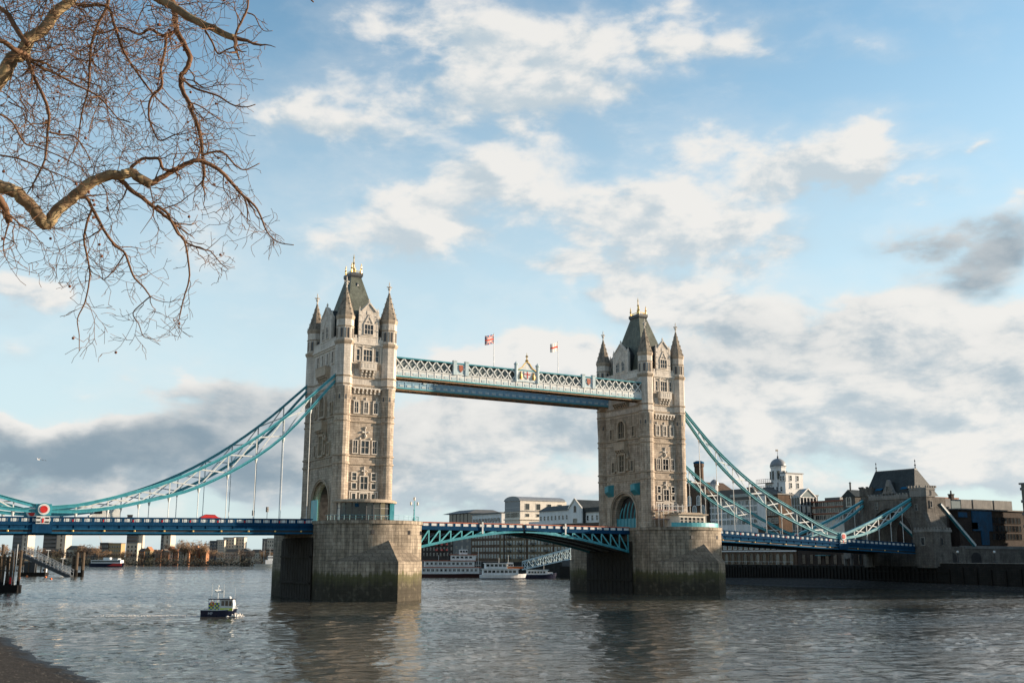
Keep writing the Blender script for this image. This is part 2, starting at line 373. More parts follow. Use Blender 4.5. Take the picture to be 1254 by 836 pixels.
# real wavelets over the reach in front of the bridge, flat water beyond
WX0, WX1, WY0, WY1, WS = -121.0, 135.0, -182.0, 130.0, 0.55
gx = np.arange(WX0, WX1+.01, WS); gy = np.concatenate([np.arange(WY0, 110, WS), 110+np.cumsum(np.linspace(.56, 1.7, 360))]); WY1 = float(gy[-1]); GX, GY = np.meshgrid(gx, gy, indexing='ij')
rs = np.random.RandomState(11); HZ = np.zeros_like(GX)
def field(n, l0, l1):
    f = np.zeros_like(GX)
    for k in range(n):
        a = rs.uniform(0, 6.283); l = rs.uniform(l0, l1); f += np.sin(6.283*(np.cos(a)*GX*.6+np.sin(a)*GY)/l+rs.uniform(0, 6.283))
    return f/np.sqrt(n/2.0)
mod = [np.clip(.72+.7*field(7, 22, 110), .06, 1.8) for k in range(4)]
for k in range(64):
    l = 1.15*(4.6/1.15)**rs.rand()**1.2; a = R(118)+rs.normal(0, .55); ph = rs.uniform(0, 6.283)
    w = 6.283*(np.cos(a)*GX+np.sin(a)*GY)/l+ph
    HZ += (np.sin(w)+.25*np.sin(2*w+.6))*mod[k % 4]*l/6.283*.017
edge = np.minimum.reduce([(GX-WX0)/6, (WX1-GX)/10, (GY-WY0)/6, (WY1-GY)/30]); HZ *= np.clip(edge, 0, 1)
nx_, ny_ = GX.shape; idx = np.arange(nx_*ny_).reshape(nx_, ny_)
quads = np.stack([idx[:-1, :-1], idx[1:, :-1], idx[1:, 1:], idx[:-1, 1:]], -1).reshape(-1, 4)
vs = np.stack([GX, GY, HZ], -1).reshape(-1, 3); nv = len(vs)
x0_, x1_, y0_, y1_ = gx[0], gx[-1], gy[0], gy[-1]; OX0, OX1, OY0, OY1 = -7000, 9000, -3000, 9000
ext = [(OX0, OY0, 0), (OX1, OY0, 0), (OX1, y0_, 0), (OX0, y0_, 0), (OX0, y1_, 0), (OX1, y1_, 0), (OX1, OY1, 0), (OX0, OY1, 0), (x0_, y0_, 0), (x0_, y1_, 0), (x1_, y0_, 0), (x1_, y1_, 0)]
vs = np.concatenate([vs, np.array(ext, float)]); e = nv
eq = [[e, e+1, e+2, e+3], [e+4, e+5, e+6, e+7], [e+3, e+8, e+9, e+4], [e+10, e+2, e+5, e+11]]
wme = bpy.data.meshes.new('river_water'); wme.vertices.add(len(vs)); wme.vertices.foreach_set('co', vs.astype(np.float32).ravel())
allq = np.concatenate([quads, np.array(eq)]); wme.loops.add(allq.size); wme.loops.foreach_set('vertex_index', allq.astype(np.int32).ravel())
wme.polygons.add(len(allq)); wme.polygons.foreach_set('loop_start', np.arange(0, allq.size, 4, dtype=np.int32)); wme.update(calc_edges=True)
wme.polygons.foreach_set('use_smooth', np.ones(len(allq), bool)); wme.materials.append(wmat)
water = bpy.data.objects.new('river_water', wme); COL.objects.link(water); tag(water, kind='structure')
bed = plain('river_mud', (.06,.048,.035), 0.8, var=0.3, scale=0.1)
mb = MB(); mb.face([(-12000,-12000,-4),(14000,-12000,-4),(14000,14000,-4),(-12000,14000,-4)])
tag(mb.build('ground', bed), kind='structure')
paving = plain('quay_paving', (.17,.16,.145), 0.9, var=0.25, scale=0.4)
SB = [(135,-6000),(135,10),(141,84),(150,200),(170,430),(260,640),(600,760),(8000,900),(8000,-6000)]
mb = MB(); mb.prism(SB, -3.9, 6.4)
tag(mb.build('south_bank_ground', dkwall), kind='structure')
mb = MB(); mb.prism([(136.2,-5990),(136.2,10),(142.2,84),(151.2,200),(171.2,430),(261,638),(7990,890),(7990,-5990)], 6.35, 6.404)
tag(mb.build('south_bank_pavement', paving), kind='structure')
earth = plain('bank_earth', (.085,.07,.05), 0.95, var=0.35, scale=0.05)
FB = [(-5000,500),(-420,640),(-120,770),(-10,880),(110,1000),(240,960),(420,1010),(1500,1150),(8000,1400),(8000,11000),(-9000,11000),(-9000,500)]
mb = MB(); mb.prism(FB, -3.9, 5.2)
tag(mb.build('far_bank_ground', earth), kind='structure')
NB = [(-129.3,-3000),(-129.3,40),(-128,300),(-220,520),(-430,630),(-9000,480),(-9000,-3000)]
mb = MB(); mb.prism(NB, -3.9, 6.9)
tag(mb.build('north_bank_ground', granite), kind='structure')

# dark shingle below the near quay and mud under the far wall
def foreshore_mat(name, c1, c2, sc):
    mt, T, b = new_mat(name); tcn = T.node('ShaderNodeTexCoord'); oc = tcn.outputs['Object']
    vo = T.node('ShaderNodeTexVoronoi'); T.put(vo.inputs['Vector'], oc); vo.inputs['Scale'].default_value = sc
    n = T.noise(oc, 0.4, 6, 0.6); cr = T.node('ShaderNodeSeparateColor'); T.put(cr.inputs[0], vo.outputs['Color'])
    x, y, z = T.sep(oc)
    col = T.mix(n, c1, c2); col = T.vm('SCALE', col, scale=T.ramp(cr.outputs[0], 0, 1, .45, 1.7))
    col = T.mix(T.ramp(cr.outputs[1], .98, .99), col, (.20,.18,.15))
    wetf = T.ramp(T.m('ADD', z, T.m('MULTIPLY', n, .5)), .2, .75); col = T.mix(wetf, T.vm('SCALE', col, scale=.45), col)
    T.put(b.inputs['Base Color'], col); T.put(b.inputs['Roughness'], T.ramp(wetf, 0, 1, .5, .95)); b.inputs['Specular IOR Level'].default_value = .25
    bp = T.node('ShaderNodeBump'); bp.inputs['Strength'].default_value = .8; bp.inputs['Distance'].default_value = .06
    T.put(bp.inputs['Height'], T.m('ADD', T.m('MULTIPLY', vo.outputs['Distance'], -1.0), n)); T.put(b.inputs['Normal'], bp.outputs[0]); return mt
shingle = foreshore_mat('dark_shingle', (.015,.013,.011), (.027,.022,.017), 7.0)
mud = foreshore_mat('dark_mud', (.030,.029,.027), (.045,.042,.037), 3.0)
def strip(name, mat, rows, nx, jit):
    """rows: list of (x_wall, x_water, y, z_wall)"""
    mb = MB(); rng = random.Random(3); rings = []
    for (xa, xb, y, zt) in rows:
        ring = []
        for i in range(nx+1):
            t = i/nx; z = zt*(1-t)**1.25-0.55*t
            ring.append((xa+(xb-xa)*t+rng.uniform(-jit, jit)*(0 < i < nx), y+rng.uniform(-jit, jit), z+rng.uniform(-.05, .07)*(0 < i < nx)))
        rings.append(ring)
    mb.loft(rings, closed=False); return tag(mb.build(name, mat, smooth=True), kind='structure')
rows = []; rng = random.Random(5); y = -330.0
while y < 140:
    xb = -116.6+.5*math.sin(y*.11)+.4*math.sin(y*.37+1)+rng.uniform(-.3, .3) - max(0, (y+100))*.035
    rows.append((-129.4, xb+3.0+max(0, -108-y)*.07, y, 2.3)); y += 1.6 if -190 < y < -80 else 6
strip('shingle_foreshore', shingle, rows, 26, .22)
rows = []; y = -75.0
while y < 190:
    t = max(0.0, 1-abs((y-30)/75.0)); xb = 133-3-20*t**.8+1.2*math.sin(y*.21)
    xa = 135.3 if y < 10 else (135.3+(y-10)*6/74 if y < 84 else 141.3+(y-84)*9/116)
    rows.append((xa, min(xb, xa-2.5), y, 1.3+1.0*t)); y += 5
strip('mud_foreshore', mud, rows, 12, .3)

# ------------------------------------------------------------------ windows (frame with its pane) shared by all buildings
WIN = {}
def win_mesh(w, h, nm=1, nt=1, arch=False, fr=0.2, dep=0.2, fm=None, gm=None, sill=True, bar=0.09):
    fm = fm or trim; gm = gm or glass
    key = (w, h, nm, nt, arch, fr, dep, fm.name, gm.name, sill, bar)
    if key in WIN: return WIN[key]
    f = MB(); g = MB(); hw = w/2
    if arch:
        hs = h-hw; n = 10
        inn = [(-hw, 0)]+[(-hw*math.cos(math.pi*k/n), hs+hw*math.sin(math.pi*k/n)) for k in range(n+1)]+[(hw, 0)]
        ro = hw+fr; out = [(-ro, 0)]+[(-ro*math.cos(math.pi*k/n), hs+ro*math.sin(math.pi*k/n)) for k in range(n+1)]+[(ro, 0)]
        for k in range(len(inn)-1):
            a, b, c, d = inn[k], inn[k+1], out[k+1], out[k]
            f.face([(a[0], -dep, a[1]), (b[0], -dep, b[1]), (c[0], -dep, c[1]), (d[0], -dep, d[1])])
            f.face([(b[0], -dep, b[1]), (a[0], -dep, a[1]), (a[0], .05, a[1]), (b[0], .05, b[1])])
            f.face([(d[0], -dep, d[1]), (c[0], -dep, c[1]), (c[0], .05, c[1]), (d[0], .05, d[1])])
        g.face([(p, -.03, z) for p, z in inn])
        top = h-.02
    else:
        f.box(-hw-fr, -hw, -dep, .05, 0, h); f.box(hw, hw+fr, -dep, .05, 0, h); f.box(-hw-fr, hw+fr, -dep-.002, .05, h, h+fr)
        g.face([(-hw, -.03, 0), (hw, -.03, 0), (hw, -.03, h), (-hw, -.03, h)]); top = h
    if sill: f.box(-hw-fr-.06, hw+fr+.06, -dep-.1, .05, -fr, 0)
    bd = dep*.62
    for k in range(nm):
        xx = -hw+w*(k+1)/(nm+1); f.box(xx-bar/2, xx+bar/2, -bd, -.01, 0, top if not arch else h-hw*(1-math.sqrt(max(0, 1-(xx/hw)**2)))-.01)
    for k in range(nt):
        zz = (h if not arch else h-hw)*(k+1)/(nt+1); f.box(-hw, hw, -bd+.004, -.012, zz-bar/2, zz+bar/2)
    WIN[key] = (f.mesh('window', fm), g.mesh('pane', gm)); return WIN[key]
def window(parent, loc, rz, *a, name='window', **k):
    fm, gm = win_mesh(*a, **k)
    o = inst(name, fm, parent, loc, rz); inst('pane', gm, o, (0, 0, 0)); return o
FACES = {'-y': (0.0, lambda s, d, z: (s, -d, z)), '+x': (R(90), lambda s, d, z: (d, s, z)),
         '+y': (R(180), lambda s, d, z: (-s, d, z)), '-x': (R(-90), lambda s, d, z: (-d, -s, z))}

# ------------------------------------------------------------------ the two bridge towers
ZD = 15.9                      # level of pier tops and roadway
TXW, TYW = 5.9, 10.0           # half depth of walls
TA, TB = 5.14, 9.27            # turret centres
def z0(z): return z-ZD
def octo(mb, cx, cy, prof, n=8, mi=0): mb.lathe(cx, cy, n, [(r, z0(z)) for r, z in prof], mi)
def make_tower(loc, label):
    root = thing('bridge_tower', label, 'bridge tower', loc, 0, 'twin towers of the bridge')
    B = lambda mb, name, mats, parent=None, smooth=False: mb.build(name, mats, parent or root, local=True, smooth=smooth)
    # main walls with the road arch running through
    w = MB(); n = 18
    prof = [(-TXW, 5.55), (-5.6, 5.55), (-5.6, 5.15), (-5.3, 5.15), (-5.3, 4.8), (-5.0, 4.6), (5.0, 4.6), (5.3, 4.8), (5.3, 5.15), (5.6, 5.15), (5.6, 5.55), (TXW, 5.55)]
    SPR = 19.6
    def arch(x, r): return [(x, -r, z0(ZD-.3))]+[(x, -r*math.cos(math.pi*k/n), z0(SPR)+r*math.sin(math.pi*k/n)) for k in range(n+1)]+[(x, r, z0(ZD-.3))]
    w.loft([arch(x, r) for x, r in prof], closed=False)
    for sx in (-1, 1):
        a = arch(sx*TXW, 5.55); top = z0(28.1)
        for k in range(len(a)-1):
            p, q = a[k], a[k+1]
            if abs(p[1]-q[1]) > 1e-4: w.face([p, q, (q[0], q[1], top), (p[0], p[1], top)])
        for sy in (-1, 1): w.face([(sx*TXW, sy*5.55, z0(ZD-.3)), (sx*TXW, sy*TYW, z0(ZD-.3)), (sx*TXW, sy*TYW, top), (sx*TXW, sy*5.55, top)])
    for sy in (-1, 1): w.face([(-TXW, sy*TYW, z0(ZD-.3)), (TXW, sy*TYW, z0(ZD-.3)), (TXW, sy*TYW, z0(28.1)), (-TXW, sy*TYW, z0(28.1))])
    w.box(-TXW, TXW, -TYW, TYW, z0(28.1), z0(44.8))
    B(w, 'wall', stone)
    u = MB(); u.box(-TXW, TXW, -TYW, TYW, z0(44.8), z0(54.5)); B(u, 'upper_wall', pale)
    s = MB()
    def ring(z, h, d):
        s.box(-TXW-d, TXW+d, -TYW-d, -TYW+.01, z0(z), z0(z+h)); s.box(-TXW-d, TXW+d, TYW-.01, TYW+d, z0(z), z0(z+h))
        s.box(-TXW-d, -TXW+.01, -TYW+.01, TYW-.01, z0(z), z0(z+h)); s.box(TXW-.01, TXW+d, -TYW+.01, TYW-.01, z0(z), z0(z+h))
    for z, h, d in ((28.0, .42, .22), (29.75, .36, .24), (37.2, .34, .2), (38.55, .34, .24), (45.1, .36, .22), (46.85, .36, .22)): ring(z, h, d)
    B(s, 'string_course', band)
    s = MB()
    for z, h, d in ((53.9, .4, .25), (54.3, .45, .5)): ring(z, h, d)
    for sy in (-1, 1):
        for k in range(5):
            for sg in (-1, 1):
                x = sg*(2.3+k*.62)
                if abs(x) < 3.6: s.box(x-.2, x+.2, sy*(TYW+.1)-.14, sy*(TYW+.1)+.14, z0(55.75), z0(56.4))
        s.box(-3.6, 3.6, sy*(TYW+.1)-.14, sy*(TYW+.1)+.14, z0(54.75), z0(55.75))
    for sx in (-1, 1):
        s.box(sx*(TXW+.1)-.14, sx*(TXW+.1)+.14, -7.7, 7.7, z0(54.75), z0(55.75))
        for k in range(7):
            for sg in (-1, 1):
                y = sg*(3.7+k*.62)
                if abs(y) < 7.7: s.box(sx*(TXW+.1)-.14, sx*(TXW+.1)+.14, y-.2, y+.2, z0(55.75), z0(56.4))
    B(s, 'parapet', trim)
    # corner turrets with spires
    for sx in (-1, 1):
        for sy in (-1, 1):
            cx, cy = sx*TA, sy*TB
            t = MB()
            octo(t, cx, cy, [(1.86, ZD-.3), (1.86, 17.2), (1.76, 17.5), (1.74, 40.6), (1.80, 41.2), (1.93, 44.9)], n=16)
            B(t, 'turret', stone)
            t = MB(); octo(t, cx, cy, [(1.95, 44.9), (1.95, 54.0)])
            for k in range(8):       # dark lancets below the corbelled change of plan
                pass
            octo(t, cx, cy, [(1.90, 55.0), (1.90, 60.0)]); B(t, 'turret_shaft', pale)
            for z, h, d in ((28.0, .42, .2), (29.75, .36, .22), (37.2, .34, .18), (38.55, .34, .2)): t = MB(); octo(t, cx, cy, [(1.74, z), (1.74+d, z+.08), (1.74+d, z+h), (1.74, z+h+.06)], n=16); B(t, 'turret_ring', band)
            for z, h, d in ((45.1, .36, .2), (46.85, .36, .2), (53.95, 1.0, .36), (57.9, .22, .12)): t = MB(); octo(t, cx, cy, [(1.93, z), (1.93+d, z+h*.6), (1.93+d, z+h), (1.85, z+h+.12)]); B(t, 'turret_ring', band)
            t = MB()
            octo(t, cx, cy, [(1.88, 59.5), (2.08, 60.1), (2.12, 60.5), (1.9, 60.55)])
            for k in range(8):
                a = math.pi/4*k; c, si = math.cos(a), math.sin(a)
                for q in (-.34, .34):
                    px_, py_ = cx+c*1.80-si*q, cy+si*1.80+c*q
                    t.beam((px_, py_, z0(55.4)), (px_, py_, z0(57.7)), .13, .13)
            B(t, 'turret_eaves', band)
            for k in range(8):
                t = MB()
                a = math.pi/4*k; c, si = math.cos(a), math.sin(a); rr = 1.79
                p = [(cx+c*(rr+.0)-si*q, cy+si*(rr+.0)+c*q, z0(z)) for q, z in ((-.27, 55.5), (.27, 55.5), (.27, 57.3), (0, 57.7), (-.27, 57.3))]
                t.face(p); B(t, 'slit', lead); t = MB()
                rr = 1.815+.012
                p = [(cx+c*rr-si*q, cy+si*rr+c*q, z0(z)) for q, z in ((-.22, 42.0), (.22, 42.0), (.0, 44.3))]
                t.face(p); B(t, 'slit', lead)
            t = MB(); octo(t, cx, cy, [(2.0, 60.5), (1.0, 63.9), (.16, 67.0)])
            for k in range(8):
                a = math.pi/8+math.pi/4*k
                for q in range(5):
                    f = q/5; r = 2.0-1.8*f; z = 60.7+6.0*f
                    t.box(cx+r*math.cos(a)-.045, cx+r*math.cos(a)+.045, cy+r*math.sin(a)-.045, cy+r*math.sin(a)+.045, z0(z), z0(z+.28))
            sp_ = B(t, 'spire', spire_m)
            t = MB(); octo(t, cx, cy, [(.17, 66.9), (.15, 67.6), (.36, 67.8), (.36, 67.95), (.12, 68.1), (.1, 68.9), (.14, 69.0), (.05, 69.6)])
            t.box(cx-.62, cx+.62, cy-.08, cy+.08, z0(68.25), z0(68.5)); t.box(cx-.08, cx+.08, cy-.62, cy+.62, z0(68.26), z0(68.49))
            B(t, 'finial', trim, sp_)
    # roof
    r = MB()
    def rect(hx, hy, z): return [(-hx, -hy, z0(z)), (hx, -hy, z0(z)), (hx, hy, z0(z)), (-hx, hy, z0(z))]
    r.loft([rect(4.7, 8.6, 55.2), rect(4.3, 7.6, 57.5), rect(3.35, 5.6, 62.2), rect(1.25, 2.0, 71.6)])
    roof = B(r, 'roof', slate)
    c = MB(); c.loft([rect(1.2, 1.95, 71.5), rect(1.5, 2.3, 72.1), rect(1.5, 2.3, 72.75), rect(1.1, 1.8, 72.8)]); B(c, 'roof_curb', lead, roof)
    g = MB()
    for sx, sy in ((-1, -1), (1, -1), (1, 1), (-1, 1)):
        g.lathe(sx*1.15, sy*1.85, 6, [(.2, z0(72.75)), (.16, z0(73.6)), (.28, z0(73.8)), (.12, z0(74.1)), (.17, z0(74.4)), (.02, z0(75.2))])
    for sx in (-1, 1): g.box(sx*1.15-.04, sx*1.15+.04, -1.85, 1.85, z0(73.1), z0(73.3))
    for sy in (-1, 1): g.box(-1.15, 1.15, sy*1.85-.04, sy*1.85+.04, z0(73.1), z0(73.3))
    g.lathe(0, 0, 8, [(.5, z0(72.75)), (.28, z0(73.8)), (.42, z0(74.0)), (.2, z0(74.3)), (.17, z0(75.3)), (.3, z0(75.5)), (.13, z0(75.8)), (.1, z0(76.6)), (.17, z0(76.75)), (.02, z0(77.7))])
    B(g, 'gilded_crest', gold, roof)
    for a in (-1, 1):
        ln = MB(); ln.lathe(a*0.0, a*-2.6, 6, [(.3, z0(69.4)), (.3, z0(69.8)), (.05, z0(70.3))]); B(ln, 'roof_vent', lead, roof)
    # dormer gables, one to each side
    def dormer(face, hw, sh, pk, wins):
        rz, T_ = FACES[face]; dd = (TYW if 'y' in face else TXW)
        Mf = Matrix.Rotation(rz, 4, 'Z')
        d = MB(); out = [(-hw, z0(54.7)), (hw, z0(54.7)), (hw, z0(sh-.4)), (hw*.78, z0(sh)), (hw*.36, z0(pk-1.0)), (0, z0(pk)), (-hw*.36, z0(pk-1.0)), (-hw*.78, z0(sh)), (-hw, z0(sh-.4))]
        d.extr(out, 'y', -dd-.28, -dd+.55)
        d.v = [tuple(Mf @ Vector(p)) for p in d.v]; do = B(d, 'dormer_gable', pale)
        d = MB(); back = 5.2 if 'y' in face else 3.6
        d.loft([[(-hw*.86, -dd+.5, z0(56)), (hw*.86, -dd+.5, z0(56)), (hw*.86, -dd+.5, z0(sh-.9)), (0, -dd+.5, z0(pk-.55)), (-hw*.86, -dd+.5, z0(sh-.9))],
                [(-hw*.86, -dd+back, z0(56)), (hw*.86, -dd+back, z0(56)), (hw*.86, -dd+back, z0(sh-.9)), (0, -dd+back, z0(pk-.55)), (-hw*.86, -dd+back, z0(sh-.9))]])
        d.v = [tuple(Mf @ Vector(p)) for p in d.v]; B(d, 'dormer_roof', abroof, do)
        d = MB()
        for sg in (-1, 1):
            d.lathe(sg*hw, -dd-.1, 4, [(.3, z0(54.7)), (.3, z0(sh-.2)), (.36, z0(sh)), (.22, z0(sh+.15)), (.02, z0(sh+1.0))])
            d.beam((sg*hw*.8, -dd-.22, z0(sh)), (0, -dd-.22, z0(pk+.05)), .5, .22)
            for k in range(5):
                f = k/5; xx = sg*hw*.8*(1-f); d.box(xx-.12, xx+.12, -dd-.3, -dd, z0(sh+.1+(pk-sh)*f), z0(sh+.45+(pk-sh)*f))
            d.beam((sg*hw*.55, -dd-.3, z0(58.8)), (0, -dd-.3, z0(61.1)), .2, .26)
            for zz in (56.2, 57.6, 59.4, 60.8): d.box(sg*hw*.86-.16, sg*hw*.86+.16, -dd-.42, -dd-.2, z0(zz), z0(zz+.18))
        d.lathe(0, -dd-.1, 4, [(.12, z0(pk-.1)), (.12, z0(pk+.3)), (.28, z0(pk+.5)), (.02, z0(pk+1.1))])
        d.box(-hw, hw, -dd-.4, -dd-.2, z0(56.15), z0(56.4)); d.box(-.5, .5, -dd-.36, -dd-.25, z0(61.2), z0(62.0))
        for q in (-.5, 0, .5): d.lathe(q*hw*.7, -dd-.27, 8, [(.02, z0(59.3)), (.28, z0(59.6)), (.02, z0(59.9))])
        d.v = [tuple(Mf @ Vector(p)) for p in d.v]; B(d, 'gable_tracery', trim, do)
        for s_, zb, w_, h_, nm in wins: window(do, T_(s_, dd+.28, z0(zb)), rz, w_, h_, nm, 1, fr=.18, dep=.16)
    for fc in ('-y', '+y'): dormer(fc, 2.15, 62.0, 63.85, [(0, 56.75, 2.0, 2.15, 2)])
    for fc in ('-x', '+x'): dormer(fc, 3.2, 62.0, 64.2, [(-1.25, 56.8, 1.3, 2.5, 1), (1.25, 56.8, 1.3, 2.5, 1)])
    # windows and ornament of the two narrow sides (up and down the river)
    for fc in ('-y', '+y'):
        rz, T_ = FACES[fc]; D = TYW
        for s_ in (-2.25, 2.25):
            window(root, T_(s_, D, z0(24.75)), rz, .95, 1.5, 0, 1, fr=.19, dep=.2)
            window(root, T_(s_, D, z0(22.9)), rz, .95, 1.15, 0, 0, fr=.19, dep=.2)
            window(root, T_(s_, D, z0(30.5)), rz, .95, 2.7, 1, 1, fr=.18, dep=.22)
            window(root, T_(s_, D, z0(39.25)), rz, .85, 2.35, 1, 1, fr=.22, dep=.2)
            window(root, T_(s_, D, z0(50.75)), rz, .68, 2.45, 0, 1, fr=.16, dep=.2)
            window(root, T_(s_, D, z0(20.5)), rz, .8, 1.35, 0, 0, fr=.2, dep=.18)
        window(root, T_(0, D, z0(22.8)), rz, 1.65, 2.7, 1, 1, fr=.19, dep=.26)
        window(root, T_(0, D, z0(30.45)), rz, 1.75, 2.75, 1, 1, fr=.2, dep=.26)
        window(root, T_(0, D, z0(39.25)), rz, .85, 2.35, 1, 1, fr=.22, dep=.2)
        window(root, T_(0, D, z0(50.7)), rz, 2.0, 2.55, 2, 1, fr=.2, dep=.26)
        window(root, T_(0, D, z0(20.5)), rz, 1.6, 1.35, 1, 0, fr=.2, dep=.18)
        o = MB(); Mf = Matrix.Rotation(rz, 4, 'Z')
        o.box(-3.35, 3.35, -D-.18, -D+.01, z0(22.15), z0(22.45)); o.box(-3.35, 3.35, -D-.16, -D+.01, z0(20.0), z0(20.2))
        for q in range(9):
            xx = -3.2+q*.8
            if abs(xx) > 1.3 and min(abs(xx-2.25), abs(xx+2.25)) > .62: o.box(xx-.09, xx+.09, -D-.15, -D+.01, z0(20.2), z0(22.15))
        for zc, k in ((26.6, 1.0), (34.9, 1.25)):
            o.box(-.09*k, .09*k, -D-.25, -D+.01, z0(zc-.9*k), z0(zc+.9*k)); o.box(-.55*k, .55*k, -D-.24, -D+.01, z0(zc+.05*k), z0(zc+.25*k))
            for q, h in ((0, .95*k), (-.55*k, .15*k), (.55*k, .15*k)): o.ball((q, -D-.15, z0(zc+h)), .2*k, 6)
            o.ball((0, -D-.15, z0(zc-.5*k)), .3*k, 6)
        for s_ in (-1.2, 1.2): o.ball((s_*1.03, -D-.12, z0(33.7)), .28, 6); 
        for q in range(7):
            xx = -2.85+q*.95; o.box(xx-.17, xx+.17, -D-.62, -D+.01, z0(44.0), z0(44.5)); o.box(xx-.17, xx+.17, -D-.38, -D+.01, z0(43.45), z0(44.0))
        o.box(-3.35, 3.35, -D-.62, -D+.01, z0(44.5), z0(44.8))
        for s_ in (-3.05, -1.2, 1.2, 3.05):
            o.box(s_-.16, s_+.16, -D-.3, -D+.01, z0(50.4), z0(54.0)); o.lathe(s_, -D-.16, 4, [(.2, z0(54.0)), (.26, z0(54.2)), (.02, z0(54.9))])
        for s_ in (-2.4, 0, 2.4):    # little hood moulds over the row of three
            o.box(s_-.75, s_+.75, -D-.24, -D+.01, z0(41.9), z0(42.05)); o.box(s_-.1, s_+.1, -D-.2, -D+.01, z0(42.05), z0(42.7))
        for zz in (52.9, ): o.box(-3.3, 3.3, -D-.12, -D+.01, z0(zz+.55), z0(zz+.7))
        o.v = [tuple(Mf @ Vector(p)) for p in o.v]; B(o, 'carved_ornament', trim)
        # balcony
        o = MB(); o.box(-1.85, 1.85, -D-1.15, -D+.01, z0(48.65), z0(48.95)); o.box(-1.85, 1.85, -D-1.15, -D-.95, z0(48.95), z0(50.25))
        for sg in (-1, 1): o.box(sg*1.85-.1*sg-.1, sg*1.85-.1*sg+.1, -D-.95, -D+.01, z0(48.95), z0(50.25))
        o.box(-1.95, 1.95, -D-1.25, -D-.9, z0(50.25), z0(50.45))
        for q in range(5): xx = -1.4+q*.7; o.box(xx-.24, xx+.24, -D-1.2, -D-1.14, z0(49.15), z0(50.05))
        for q in range(4):
            xx = -1.35+q*.9; o.box(xx-.17, xx+.17, -D-1.0, -D+.01, z0(48.1), z0(48.65)); o.box(xx-.17, xx+.17, -D-.62, -D+.01, z0(47.55), z0(48.1)); o.box(xx-.15, xx+.15, -D-.32, -D+.01, z0(47.15), z0(47.55))
        o.v = [tuple(Mf @ Vector(p)) for p in o.v]; B(o, 'balcony', trim)
        o = MB()
        for sg in (-1, 1): o.box(sg*3.2-.18, sg*3.2+.18, -D-.16, -D+.01, z0(47.4), z0(50.2)); o.box(sg*2.5-.42, sg*2.5+.42, -D-.1, -D+.01, z0(49.0), z0(50.2))
        o.v = [tuple(Mf @ Vector(p)) for p in o.v]; B(o, 'wall_panel', band)
    # the two broad sides (along the road)
    for fc in ('-x', '+x'):
        rz, T_ = FACES[fc]; D = TXW; Mf = Matrix.Rotation(rz, 4, 'Z')
        for s_ in (-4.1, 4.1): window(root, T_(s_, D, z0(30.5)), rz, 1.05, 2.5, 1, 1, fr=.26, dep=.3, fm=trim2)
        for s_ in (-4.8, 4.8): window(root, T_(s_, D, z0(39.3)), rz, .95, 2.5, 1, 1, fr=.24, dep=.3, fm=trim2)
        window(root, T_(0, D, z0(30.5)), rz, 2.4, 4.3, 2, 2, fr=.4, dep=.6, fm=trim2)
        window(root, T_(0, D, z0(39.1)), rz, 2.9, 4.5, 2, 1, arch=True, fr=.42, dep=.6, fm=trim2)
        for s_ in (-4.6, -1.55, 1.55, 4.6): window(root, T_(s_, D, z0(50.6)), rz, .95, 2.6, 0 if abs(s_) > 3 else 1, 1, fr=.2, dep=.24)
        for zb, hw, pr in ((36.0, 2.3, 1.3), (48.2, 3.1, 1.2)):
            o = MB()
            o.box(-hw, hw, -D-pr, -D+.01, z0(zb), z0(zb+.35)); o.box(-hw, hw, -D-pr, -D-pr+.2, z0(zb+.35), z0(zb+1.9)); o.box(-hw-.1, hw+.1, -D-pr-.1, -D-pr+.25, z0(zb+1.9), z0(zb+2.12))
            for sg in (-1, 1): o.box(sg*(hw-.1)-.1, sg*(hw-.1)+.1, -D-pr+.2, -D+.01, z0(zb+.35), z0(zb+1.9))
            nb = int(hw*2); 
            for q in range(nb+1):
                xx = -hw+.25+q*(2*hw-.5)/nb
                o.box(xx-.18, xx+.18, -D-pr*.85, -D+.01, z0(zb-.5), z0(zb)); o.box(xx-.18, xx+.18, -D-pr*.5, -D+.01, z0(zb-1.0), z0(zb-.5)); o.box(xx-.15, xx+.15, -D-pr*.25, -D+.01, z0(zb-1.4), z0(zb-1.0))
            o.v = [tuple(Mf @ Vector(p)) for p in o.v]; B(o, 'balcony', trim2)
        o = MB()
        for sg in (-1, 1):     # canopied niches with figures either side of the middle window
            c = sg*2.45
            o.box(c-.45, c+.45, -D-.55, -D+.01, z0(30.6), z0(31.1)); o.lathe(c, -D-.35, 6, [(.5, z0(33.7)), (.5, z0(34.2)), (.32, z0(34.4)), (.05, z0(36.0))])
            o.lathe(c, -D-.3, 6, [(.3, z0(31.1)), (.36, z0(31.9)), (.28, z0(32.6)), (.34, z0(32.8)), (.1, z0(33.0)), (.17, z0(33.2)), (.02, z0(33.5))])
        o.box(-5.2, 5.2, -D-.14, -D+.01, z0(28.5), z0(29.6))
        for q in range(12): o.box(-5.1+q*.88, -4.6+q*.88, -D-.2, -D+.01, z0(28.7), z0(29.4))
        o.box(-1.9, 1.9, -D-.3, -D+.01, z0(34.95), z0(35.2))
        o.v = [tuple(Mf @ Vector(p)) for p in o.v]; B(o, 'niche_ornament', band)
        # moulded arch rings
        o = MB()
        for r_, dp in ((5.75, .26), (5.4, .1)):
            a = [(-r_, ZD)]+[(-r_*math.cos(math.pi*k/n), SPR+r_*math.sin(math.pi*k/n)) for k in range(n+1)]+[(r_, ZD)]
            for k in range(len(a)-1): o.beam((a[k][0], -D-dp/2, z0(a[k][1])), (a[k+1][0], -D-dp/2, z0(a[k+1][1])), dp+.12, .3)
        o.v = [tuple(Mf @ Vector(p)) for p in o.v]; B(o, 'arch_moulding', band)
    return root
